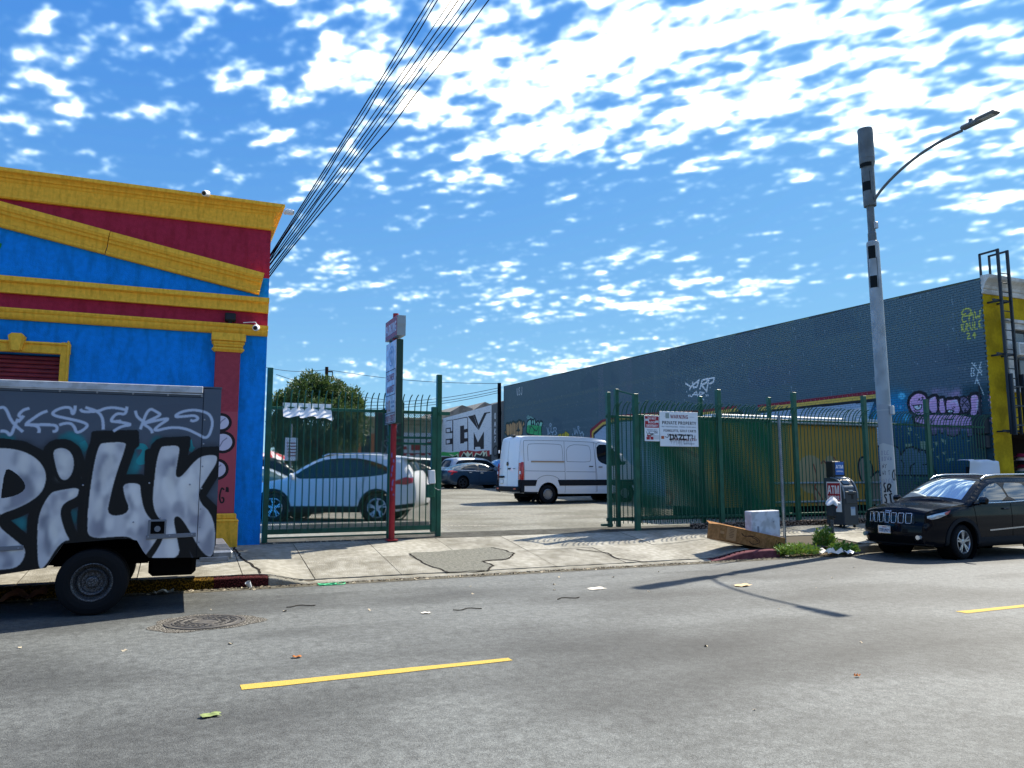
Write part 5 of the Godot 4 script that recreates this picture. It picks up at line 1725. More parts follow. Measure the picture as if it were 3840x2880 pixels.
	for sd in [-1.0, 1.0]:
		var fl := MB.new()
		var xx := sh.front_x(0.46, 0.82)
		fl.tube([Vector3(xx - 0.05, 0.46, sd * 0.65), Vector3(xx + 0.03, 0.46, sd * 0.66)], 0.045, 14)
		obj("fog_lamp", fl, clear, t)
		var rl := MB.new()
		var zz: float = sd * 0.6
		rl.tube([Vector3(0.3, 1.625, zz), Vector3(0.16, 1.69, zz), Vector3(-0.2, 1.725, zz), Vector3(-1.2, 1.735, zz), Vector3(-1.6, 1.715, zz), Vector3(-1.78, 1.65, zz)], 0.02, 8)
		obj("roof_rail", rl, chrome, t)
		var wp := MB.new()
		wp.bar(Vector3(1.19, 1.135, sd * 0.55), Vector3(1.09, 1.20, sd * 0.05), 0.02)
		obj("wiper", wp, black, t)
	plate(t, Vector3(sh.front_x(0.59, 0.0) + 0.014, 0.59, 0.02), PI / 2, "7ZEU931")
	words("Jeep", 0.04, Transform3D(Basis(Vector3.UP, PI / 2) * Basis(Vector3.RIGHT, -0.5), Vector3(sh.front_x(0.965, 0.0) + 0.02, 0.97, 0.0)), chrome, t, "badge", 0.16)
	# --- white SUV behind the gate
	var wp2 := car_paint("white_paint", "#d3d5d6", 0.0, 0.3)
	r = vehicle("suv", "white SUV parked just inside the lot behind the closed green gate", {
		"category": "car", "paint": wp2, "glass": dark_glass, "hw": 0.92, "hr": 0.62, "belt": 1.05, "roof": 1.68, "tuck": 0.06, "r": 0.13, "tf": 0.14, "tb": 0.1, "bulge": 0.16, "crown": 0.04,
		"outline": "-2050,330 -2280,430 -2330,640 -2300,900 -2260,1060 -2150,1250 -1960,1520 -1930,1600 -1500,1670 -700,1700 -100,1680 350,1580 1000,1150 1120,1080 1750,980 2150,860 2290,700 2310,450 2200,250 -1800,240",
		"axles": [-1.35, 1.35], "wheel": [0.355, 0.22, 0.245, 5, "#c3c6c9"], "arch": 0.42, "pair": true,
		"window_band": ["960,1075 400,1445 150,1545 -150,1595 -700,1605 -1010,1565 -1480,1430 -1700,1280 -1520,1180 -1040,1125 -200,1095"],
		"windows": ["900,1090 400,1420 150,1520 -150,1570 -200,1110", "-250,1112 -210,1572 -700,1580 -960,1540 -1040,1140", "-1090,1145 -1010,1530 -1450,1420 -1640,1290 -1500,1200"],
		"screens": [["windscreen", "330,1578", "1000,1160", 0.86, shield], ["rear_window", "-2170,1230", "-1960,1510", 0.8]],
		"patches": [["tail_lamp", "-2240,980 -2230,1090 -2060,1120 -1760,1010 -1800,950 -2100,930", red_lens, 0.008], ["sill_cladding", "920,245 920,400 -920,400 -920,245", clad, 0.01], ["bumper_cladding", "-2270,380 -2290,480 -1790,420 -1790,330", clad, 0.01]],
		"gaps": ["950,420 900,700 880,1060", "-225,400 -230,800 -225,1100", "-960,520 -830,680 -980,900 -1050,1140"],
		"handles": ["-40,960", "-860,985"], "mirror": "830,1090"}, Vector3(3.88, lot(-20.0), -20.6), deg_to_rad(150))
	t = r[0]; sh = r[1]
	for ax in [-1.35, 1.35]:
		for sd in [-1.0, 1.0]:
			var g := MB.new()
			sh.drape(g, ring_part(Vector2(ax, 0.365), 0.415, 0.47, -0.1, PI + 0.1), sd, 0.014, 0.09, true)
			obj("arch_cladding", g, clad, t)
	plate(t, Vector3(sh.front_x(0.85, 0.0, -1.0) - 0.012, 0.85, 0.0), -PI / 2, "")
	var sp := MB.new()
	sp.bbox(Vector3(-2.0, 1.6, 0), Vector3(0.3, 0.05, 1.16), 0.02, Basis(Vector3.BACK, 0.1))
	obj("roof_spoiler", sp, wp2, t)
	for sd in [-1.0, 1.0]:
		var rl := MB.new()
		rl.tube([Vector3(0.2, 1.655, sd * 0.56), Vector3(0.05, 1.715, sd * 0.56), Vector3(-1.3, 1.73, sd * 0.56), Vector3(-1.5, 1.68, sd * 0.56)], 0.018, 6)
		obj("roof_rail", rl, chrome, t)
	# --- white cargo van
	var vp := car_paint("van_white", "#dfe1e3", 0.0, 0.35)
	r = vehicle("cargo_van", "white panel van with black side stripe standing in the lot entrance view", {
		"category": "van", "paint": vp, "glass": dark_glass, "hw": 1.0, "hr": 0.86, "belt": 1.4, "roof": 2.6, "tuck": 0.03, "r": 0.12, "tf": 0.14, "tb": 0.05, "bulge": 0.07, "crown": 0.05, "cell": 0.12,
		"outline": "-3000,440 -3060,540 -3060,720 -3040,1400 -2995,2050 -2950,2460 -2900,2580 -2750,2620 -1200,2640 300,2625 900,2560 1300,2400 1750,1980 2250,1530 2420,1420 2750,1220 2850,980 2870,620 2800,400 2600,350 -2800,380",
		"axles": [-1.83, 1.83], "wheel": [0.365, 0.23, 0.2, 12, "#a3a5a7"], "arch": 0.45,
		"windows": ["500,2330 480,1900 560,1640 1000,1500 1480,1470 1780,1560 1500,1960 1200,2250 1000,2350"],
		"screens": [["windscreen", "1250,2420", "2260,1540", 0.9, shield]],
		"patches": [["side_stripe", "-1310,690 2780,690 2780,920 -1400,920", clad, 0.012], ["side_stripe", "-3030,690 -2400,690 -2330,920 -3030,920", clad, 0.012], ["tail_lamp", "-3035,930 -2900,930 -2890,1600 -2975,1610 -3020,1520", red_lens, 0.012], ["corner_bumper", "-3040,440 -2880,440 -2880,925 -3040,925", clad, 0.02], ["rear_sill", "-2870,410 -2300,390 -2290,450 -2870,470", clad, 0.012]],
		"gaps": ["-2870,930 -2870,2400 -2800,2470 300,2450 500,2380", "-1060,420 -1060,1600 -1030,2440", "400,420 400,1050 370,2430", "-2700,1650 -2700,2250 -2600,2330 -1250,2330 -1130,2250 -1130,1640", "-950,1640 -950,2320 60,2310 190,2220 200,1720 90,1620 -950,1640", "450,440 450,1050 390,1800 470,2390 700,2440", "-1060,1250 -2850,1270", "-1000,1240 390,1230", "-2330,940 -2150,1060 -1830,1110 -1500,1050 -1330,940"],
		"handles": ["170,1450", "620,1430"], "handle_mat": black, "mirror": "1700,1540", "mirror_mat": black}, Vector3(15.1, lot(-28.2) - 0.01, -28.4), deg_to_rad(4))
	t = r[0]; sh = r[1]
	var rail := MB.new()
	for sd in [-1.0, 1.0]:
		rail.box(Vector3(-1.83, 1.63, sd * (sh.w(Vector2(-1.83, 1.63)) + 0.012)), Vector3(1.5, 0.055, 0.02))
	obj("door_rail", rail, mat("rail_beige", "#a98f72", 0.5), t)
	var back := MB.new()
	for e in [[0.0, 0.58, 2.45, 0.012], [0.82, 0.58, 2.45, 0.01], [-0.82, 0.58, 2.45, 0.01]]:
		back.grid(func(u, v):
			var y = lerpf(e[1], e[2], v); var z = e[0] + (u - 0.5) * e[3]
			return Vector3(sh.front_x(y, z / 0.95, -1.0) - 0.004, y, z), 1, 8, Vector3(-1, 0, 0))
	obj("door_gap", back, mats["gap_black"], t)
	var bumper := MB.new()
	bumper.bbox(Vector3(-3.1, 0.57, 0), Vector3(0.16, 0.2, 1.86), 0.04)
	bumper.bbox(Vector3(-3.07, 0.75, 0.93), Vector3(0.12, 0.36, 0.1), 0.03)
	bumper.bbox(Vector3(-3.07, 0.75, -0.93), Vector3(0.12, 0.36, 0.1), 0.03)
	obj("rear_bumper", bumper, clad, t)
	for sd in [-1.0, 1.0]:
		var tl := MB.new()
		tl.grid(func(u, v):
			var y = lerpf(0.94, 1.58, v); var z = sd * lerpf(0.84, 0.965, u)
			return Vector3(sh.front_x(y, z / 0.95, -1.0) - 0.012, y, z), 3, 5, Vector3(-1, 0, 0))
		obj("tail_lamp", tl, red_lens, t)
		var rf := MB.new()
		rf.box(Vector3(-3.185, 0.58, sd * 0.72), Vector3(0.01, 0.05, 0.18))
		obj("reflector", rf, red_lens, t)
		var fl := MB.new()
		fl.box(Vector3(-2.3, 0.3, sd * 0.8), Vector3(0.03, 0.3, 0.24))
		obj("mud_flap", fl, mats["wheel_well_black"], t)
		var hg := MB.new()
		hg.bbox(Vector3(-3.02, 2.05, sd * 0.93), Vector3(0.06, 0.12, 0.04), 0.01)
		hg.bbox(Vector3(-3.06, 1.2, sd * 0.95), Vector3(0.06, 0.12, 0.04), 0.01)
		obj("hinge", hg, vp, t)
	plate(t, Vector3(sh.front_x(0.85, 0.5, -1.0) - 0.014, 0.86, -0.5), -PI / 2, "")
	var em := MB.new()
	var ex := sh.front_x(1.55, 0.0, -1.0) - 0.01
	em.lathe([Vector2(0.08, 0.0), Vector2(0.08, 0.015), Vector2(0.055, 0.02), Vector2(0.0, 0.02)], Transform3D(Basis(Vector3.BACK, PI / 2), Vector3(ex, 1.55, 0.0)), 20)
	obj("emblem", em, black, t)
	var dh := MB.new()
	dh.bbox(Vector3(ex - 0.02, 1.36, 0.16), Vector3(0.05, 0.06, 0.2), 0.015)
	obj("door_handle", dh, black, t)
	var pl2 := MB.new()
	pl2.bbox(Vector3(ex - 0.03, 1.04, -0.5), Vector3(0.05, 0.08, 0.5), 0.015)
	obj("plate_lamp_bar", pl2, clad, t)
	var cl := MB.new()
	cl.bbox(Vector3(-2.95, 2.65, 0.2), Vector3(0.16, 0.09, 0.2), 0.02)
	obj("roof_camera", cl, black, t)
	for z in [0.62, -0.62]:
		var bm := MB.new()
		bm.box(Vector3(ex - 0.04, 1.36, z), Vector3(0.012, 0.03, 0.2))
		obj("badge", bm, mat("badge_grey", "#6d7276", 0.4), t)
	# --- slate blue coupe-backed saloon
	var sedan := {
		"category": "car", "paint": car_paint("slate_paint", "#2c4254", 0.35, 0.25), "glass": dark_glass, "hw": 0.9, "hr": 0.58, "belt": 0.92, "roof": 1.4, "tuck": 0.07, "r": 0.13, "tf": 0.16, "tb": 0.12, "bulge": 0.15, "crown": 0.04,
		"outline": "-2050,260 -2260,420 -2300,620 -2290,900 -2200,1000 -1950,1030 -1500,1200 -900,1370 -300,1430 100,1410 500,1280 1050,980 1200,940 1800,840 2150,720 2250,560 2220,320 2050,200 -1800,190",
		"axles": [-1.35, 1.35], "wheel": [0.33, 0.21, 0.235, 5, "#3c3f43"], "arch": 0.39, "pair": true,
		"window_band": ["900,945 330,1290 50,1355 -300,1368 -800,1335 -1380,1155 -1530,1030 -300,970"],
		"windows": ["820,960 330,1270 50,1330 -250,1345 -290,985", "-330,985 -300,1345 -800,1310 -1350,1140 -1480,1040"],
		"screens": [["windscreen", "460,1290", "1050,990", 0.86, shield], ["rear_window", "-1850,1070", "-1000,1345", 0.84]],
		"patches": [["tail_lamp", "-2250,900 -2230,985 -1980,990 -1700,930 -1780,880 -1950,860 -2020,760 -2150,760 -2060,880", red_lens, 0.008], ["belt_trim", "900,930 -300,955 -1500,1010 -1500,1028 -300,973 900,948", chrome, 0.006]],
		"gaps": ["900,300 880,600 830,930", "-310,280 -320,600 -310,970", "-960,500 -880,640 -1050,850 -1150,990"], "handles": ["-140,850", "-900,880"], "mirror": "720,950"}
	var th := deg_to_rad(11)
	var h := Vector2(cos(th), -sin(th)); var rs := Vector2(sin(th), cos(th))
	var o := Vector2(14.7, -40.9) + h * 1.35 - rs * 0.85
	r = vehicle("saloon_car", "slate blue saloon with red tail lamps and dark wheels left of the van", sedan, Vector3(o.x, lot(o.y), o.y), th)
	plate(r[0], Vector3(r[1].front_x(0.75, 0.0, -1.0) - 0.012, 0.75, 0.0), -PI / 2, "")
	sedan.paint = car_paint("black_car_paint", "#0e1216", 0.0, 0.25)
	vehicle("saloon_car", "black saloon glimpsed between the gate post and the slate blue saloon", sedan, Vector3(12.6, lot(-43.5), -43.5), th)
	sedan.paint = car_paint("silver_teal_paint", "#a9b6bb", 0.3, 0.3); sedan.glass = mat("teal_glass", "#2f5a61", 0.05, {"metal": 0.2, "spec": 0.8})
	vehicle("saloon_car", "silver saloon with teal windows behind the nose of the white SUV", sedan, Vector3(2.15, lot(-24.5), -24.5), deg_to_rad(4))
	sedan.glass = dark_glass
	var wagon := {
		"category": "car", "paint": car_paint("silver_paint", "#a3abb2", 0.5, 0.3), "glass": dark_glass, "hw": 0.92, "hr": 0.66, "belt": 1.05, "roof": 1.7, "tuck": 0.05, "r": 0.12, "tf": 0.14, "tb": 0.08, "bulge": 0.14, "crown": 0.04, "cell": 0.14, "steps": 8,
		"outline": "-2200,300 -2380,450 -2400,900 -2330,1150 -2080,1620 -1800,1710 -800,1740 100,1710 450,1590 1050,1150 1250,1090 1900,1000 2250,860 2330,600 2250,280 -1900,260",
		"axles": [-1.4, 1.4], "wheel": [0.36, 0.22, 0.22, 6, "#8f9396"], "arch": 0.43,
		"window_band": ["920,1095 380,1505 150,1585 -250,1615 -950,1625 -1720,1580 -1990,1410 -2040,1190 -1050,1140 -280,1115"],
		"windows": ["850,1110 380,1480 150,1560 -200,1590 -250,1130", "-300,1130 -260,1590 -950,1600 -1010,1150", "-1070,1155 -1010,1600 -1700,1560 -1950,1400 -2000,1200"],
		"screens": [["windscreen", "420,1590", "1050,1160", 0.86, shield], ["rear_window", "-2320,1170", "-2110,1570", 0.82]],
		"patches": [["tail_lamp", "-2330,950 -2290,1180 -2120,1150 -2140,940", red_lens, 0.008]], "gaps": ["-275,300 -275,1110"], "mirror": "780,1120"}
	vehicle("suv", "silver grey estate SUV with dark rear glass behind the slate blue saloon", wagon, Vector3(17.3, lot(-45.5), -45.5), th)
	wagon.paint = car_paint("charcoal_paint", "#262a2f", 0.2, 0.3)
	vehicle("suv", "charcoal SUV with bright windscreen facing left behind the white van", wagon, Vector3(20.0, lot(-47.5), -47.5), deg_to_rad(205))
	wagon.paint = car_paint("dark_green_paint", "#1d2b2c", 0.1, 0.3)
	vehicle("suv", "dark SUV behind the silver saloon at the far left", wagon, Vector3(3.0, lot(-30.5), -30.5), deg_to_rad(6))
	wagon.paint = car_paint("pearl_paint", "#d0d4d6", 0.0, 0.3)
	vehicle("suv", "white SUV far back in the lot seen above the nearer white SUV's tail", wagon, Vector3(13.4, lot(-48.5), -48.5), deg_to_rad(196))
	wagon.paint = car_paint("navy_paint", "#1a2632", 0.2, 0.25)
	vehicle("suv", "dark navy SUV parked behind the open mesh gate leaf", wagon, Vector3(19.0, lot(-23.5), -23.5), deg_to_rad(14))

func box_truck() -> void:
	var t := thing("step_van", "old grey box truck covered in silver and black graffiti lettering", "truck")
	var z := -10.3
	var cv := Canvas.new(-4.45, 0.5, 0.4, 2.75, 1200, Color("#4b5563"))
	var p := truck_paint()
	var blk := Color("#07090b")
	for i in 14:
		var q := Vector2(rng.randf_range(-4, 0.4), rng.randf_range(1.9, 2.5))
		cv.spot(q, 0.3, 0.12, Color(Color("#545f6e") if i % 2 else Color("#434c59"), 0.12))
	cv.spray(func(c): for e in p.teal: cv.fill([Geometry2D.offset_polygon(pts(e), 0.05, Geometry2D.JOIN_ROUND)[0]], c), Color("#1f7d86"), 6)
	for e in p.tealline:
		cv.line(chaikin(pts(e), 2, false), 0.07, Color("#1f8d94"))
	cv.spray(func(c): for e in p.letters: cv.grown(pts(e), 0.1, Color(c.r, c.g, c.b, 0.5)), Color("#101317"), 16)
	cv.spray(func(c): for e in p.letters: cv.grown(pts(e), 0.085, c), blk, 2)
	cv.spray(func(c): for e in p.caps + p.bars: cv.grown(pts(e), 0.02, c), blk, 2)
	for e in p.letters:
		var o := chaikin(pts(e), 2)
		cv.fill([o], Color("#c3c4c8"))
	var nz := FastNoiseLite.new()
	nz.seed = 2; nz.frequency = 0.012; nz.fractal_octaves = 4
	cv.spray(func(c): for e in p.shade: cv.fill([chaikin(pts(e), 2)], Color(c.r, c.g, c.b, 0.8)), Color("#858997"), 12)
	cv.spray(func(c): for e in p.shine: cv.fill([chaikin(pts(e), 2)], Color(c.r, c.g, c.b, 0.8)), Color("#e8e8e4"), 12)
	for tone in ["#787b87", "#e4e4e2", "#8f919d", "#d8d7d4"]:   # cloudy spraying inside the letters
		cv.spray(func(c):
			for i in 30:
				var pl := pts(p.letters[rng.randi() % p.letters.size()])
				var q := pl[rng.randi() % pl.size()].lerp(pl[rng.randi() % pl.size()], rng.randf_range(0.2, 0.8))
				var sp := circle(Vector2.ZERO, rng.randf_range(0.05, 0.12), 12)
				sp = Transform2D(rng.randf_range(-0.4, 0.4), Vector2(0.7, 1.9), 0.0, q) * sp
				for cut in Geometry2D.intersect_polygons(sp, Geometry2D.offset_polygon(pl, -0.035)[0]):
					cv.fill([cut], Color(c.r, c.g, c.b, 0.75)), Color(tone), 9)
	cv.spray(func(c): for e in p.letters: cv.line(chaikin(pts(e), 2), 0.02, Color(c.r, c.g, c.b, 0.35)), Color("#c8c2a4"), 3)
	for e in p.hole:
		cv.fill([chaikin(pts(e), 1)], blk)
	cv.spray(func(c):
		for e in p.letters:
			var o := chaikin(pts(e), 2)
			o.append(o[0])
			cv.line(o, 0.035, c)
		for e in p.bars:
			cv.fill([pts(e)], c), blk, 2)
	cv.spray(func(c): for e in p.tag: cv.line(chaikin(pts(e), 2, false), 0.034, c), Color("#b4c0d4"), 2)
	for k in 2:
		hand(cv, "OA"[k], Vector2(-2.75 + k * 0.45, 1.98), 0.3, 0.5, 0.034, Color("#98a5bd"))
	var m := StandardMaterial3D.new()
	m.resource_name = "truck_paint"
	m.albedo_texture = cv.done(); m.roughness = 0.5; m.metallic_specular = 0.4
	m.uv1_scale = Vector3(1.0 / 4.95, -1.0 / 2.35, 1); m.uv1_offset = Vector3(4.45 / 4.95, 2.75 / 2.35, 0)
	var front := Transform3D(Basis(), Vector3(0, 0, z))
	var sp := MB.new()
	sp.prism(pts("468,2690 478,770 440,610 -250,635 -270,640 -330,720 -400,845 -520,872 -1160,835 -1320,570 -1760,515 -4400,460 -4400,2560 -1900,2610"), front, 0.06)
	obj("side_panel", sp, m, t)
	var grey := mat("truck_grey", "#49525f", 0.5, {"over": ["grime", 1.6]})
	var bd := MB.new()
	bd.box(Vector3(-1.97, 2.63, -11.4), Vector3(4.86, 0.05, 2.08))
	bd.box(Vector3(-1.97, 1.62, -12.42), Vector3(4.86, 2.0, 0.05))
	bd.box(Vector3(0.44, 1.66, -11.39), Vector3(0.05, 1.95, 2.02))
	bd.box(Vector3(-1.97, 0.9, -11.4), Vector3(4.8, 0.08, 2.0))
	bd.box(Vector3(-4.38, 1.6, -11.39), Vector3(0.05, 1.95, 2.02))
	obj("body", bd, grey, t)
	var rail := MB.new()
	rail.bbox(Vector3(-2.08, 2.655, z + 0.012), Vector3(4.66, 0.085, 0.04), 0.006, Basis(Vector3.BACK, 0.006))
	rail.box(Vector3(-2.08, 2.61, z + 0.006), Vector3(4.66, 0.014, 0.03))
	obj("roof_rail", rail, mat("rail_white", "#b9bcc2", 0.5, {"over": ["grime", 0.9]}), t)
	var cor := MB.new()
	cor.box(Vector3(0.365, 2.705, -11.35), Vector3(0.22, 0.02, 2.1))
	obj("corner_cap", cor, grey, t)
	var seam := MB.new()
	seam.box(Vector3(0.262, 1.65, z + 0.001), Vector3(0.006, 2.05, 0.004))
	seam.box(Vector3(-2.1, 2.575, z + 0.001), Vector3(4.7, 0.005, 0.004))
	obj("panel_seam", seam, mat("seam_dark", "#15181c", 0.8), t)
	for e in [[-0.03, 0.885, 0.55], [-2.1, 0.79, 1.1]]:
		var st := MB.new()
		st.bbox(Vector3(e[0], e[1], z + 0.008), Vector3(e[2], 0.05, 0.012), 0.004, Basis(Vector3.BACK, 0.03))
		obj("trim_strip", st, mat("strip_grey", "#6b7078", 0.45), t)
	var rv := MB.new()
	for i in 12:
		rv.lathe([Vector2(0.013, 0), Vector2(0.01, 0.006), Vector2(0, 0.008)], Transform3D(Basis(Vector3.RIGHT, PI / 2), Vector3(0.24 - i * 0.385, 2.592, z + 0.001)), 8)
	for y in [2.3, 2.0, 1.72, 1.45, 1.2, 0.98, 0.8]:
		rv.lathe([Vector2(0.011, 0), Vector2(0.008, 0.005), Vector2(0, 0.007)], Transform3D(Basis(Vector3.RIGHT, PI / 2), Vector3(0.285, y, z + 0.001)), 8)
	for e in [[-0.28, 0.885], [-0.05, 0.89], [0.2, 0.9], [-1.6, 0.8], [-2.2, 0.78], [-0.16, 1.1], [-0.45, 1.06], [-0.3, 1.52], [0.15, 1.5], [-1.0, 1.5]]:
		rv.lathe([Vector2(0.011, 0), Vector2(0.008, 0.005), Vector2(0, 0.007)], Transform3D(Basis(Vector3.RIGHT, PI / 2), Vector3(e[0], e[1], z + 0.012)), 8)
	obj("rivets", rv, mat("rivet_grey", "#8d929b", 0.4), t)
	var fuel := MB.new()
	fuel.bbox(Vector3(-0.19, 0.99, z + 0.006), Vector3(0.2, 0.19, 0.02), 0.008)
	obj("fuel_frame", fuel, mats["strip_grey"], t)
	var fh := MB.new()
	fh.box(Vector3(-0.185, 0.99, z + 0.015), Vector3(0.15, 0.145, 0.008))
	obj("fuel_recess", fh, mat("recess_black", "#08090b", 0.9), t)
	var fc := MB.new()
	fc.tube([Vector3(-0.185, 0.975, z + 0.015), Vector3(-0.185, 0.975, z + 0.03)], 0.035, 14)
	obj("fuel_cap", fc, mats["strip_grey"], t)
	var bp := MB.new()
	bp.bbox(Vector3(0.56, 0.635, -11.35), Vector3(0.24, 0.1, 2.1), 0.02)
	bp.bbox(Vector3(0.47, 0.59, -10.32), Vector3(0.34, 0.06, 0.05), 0.01)
	for i in 5:
		bp.box(Vector3(0.56, 0.69, -10.45 - i * 0.2), Vector3(0.2, 0.012, 0.07))
	obj("rear_bumper", bp, mat("bumper_silver", "#8f949b", 0.35, {"metal": 0.6, "over": ["grime", 0.7]}), t)
	var ch := MB.new()
	ch.box(Vector3(-1.9, 0.62, -10.9), Vector3(4.6, 0.16, 0.1)); ch.box(Vector3(-1.9, 0.62, -11.9), Vector3(4.6, 0.16, 0.1))
	ch.box(Vector3(-0.85, 0.38, -11.4), Vector3(0.14, 0.14, 1.9)); ch.bbox(Vector3(0.0, 0.5, -11.0), Vector3(0.55, 0.28, 0.5), 0.05)
	ch.bbox(Vector3(-2.6, 0.42, -11.0), Vector3(1.2, 0.26, 0.6), 0.05)
	obj("chassis", ch, mats["underbody_black"], t)
	var wl := MB.new()
	wl.box(Vector3(-0.85, 0.9, -11.0), Vector3(1.1, 0.04, 1.2)); wl.box(Vector3(-0.85, 0.7, -11.6), Vector3(1.1, 0.5, 0.04))
	obj("wheel_well", wl, mats["wheel_well_black"], t)
	for e in [[-0.85, -10.42], [-0.85, -10.68], [-0.85, -12.3], [-4.6, -10.45], [-4.6, -12.3]]:
		truck_wheel(t, Vector3(e[0], 0.378, e[1]))
	# cab, beyond the frame to the left
	var cab := MB.new()
	cab.prism(pts("-4400,450 -4400,2550 -5000,2500 -5350,1700 -6000,1450 -6050,500"), Transform3D(Basis(), Vector3(0, 0, -10.36)), 1.95)
	obj("cab", cab, grey, t)

func truck_wheel(t: Node, at: Vector3) -> void:
	var w := Node3D.new()
	w.name = "wheel"; t.add_child(w, true); w.position = at
	var xf := Transform3D(Basis(Vector3.RIGHT, PI / 2), Vector3.ZERO)
	var ty := MB.new()
	ty.lathe([Vector2(0.2, -0.1), Vector2(0.34, -0.11), Vector2(0.37, -0.09), Vector2(0.378, -0.06), Vector2(0.378, 0.06), Vector2(0.37, 0.085), Vector2(0.345, 0.1), Vector2(0.3, 0.112), Vector2(0.25, 0.108), Vector2(0.225, 0.1), Vector2(0.215, 0.085)], xf, 48)
	obj("tyre", ty, mat("tyre_rubber", "#1b1c1e", 0.85), w)
	var rm := MB.new()
	rm.lathe([Vector2(0.222, 0.095), Vector2(0.212, 0.1), Vector2(0.2, 0.09), Vector2(0.185, 0.03), Vector2(0.17, 0.02), Vector2(0.16, 0.05), Vector2(0.145, 0.062), Vector2(0.13, 0.05), Vector2(0.115, 0.02), Vector2(0.07, 0.015), Vector2(0.065, 0.05), Vector2(0.045, 0.06), Vector2(0.0, 0.06)], xf, 40)
	obj("rim", rm, mat("truck_rim", "#77797c", 0.55, {"metal": 0.4, "mottle": ["worn", 0.25]}), w)
	for i in 8:
		var a := TAU * i / 8.0
		var hd := MB.new()
		hd.tube([Vector3(cos(a) * 0.095, sin(a) * 0.095, 0.015), Vector3(cos(a) * 0.095, sin(a) * 0.095, 0.04)], 0.014, 6)
		obj("wheel_nut", hd, mat("nut_steel", "#55585c", 0.5, {"metal": 0.6}), w)

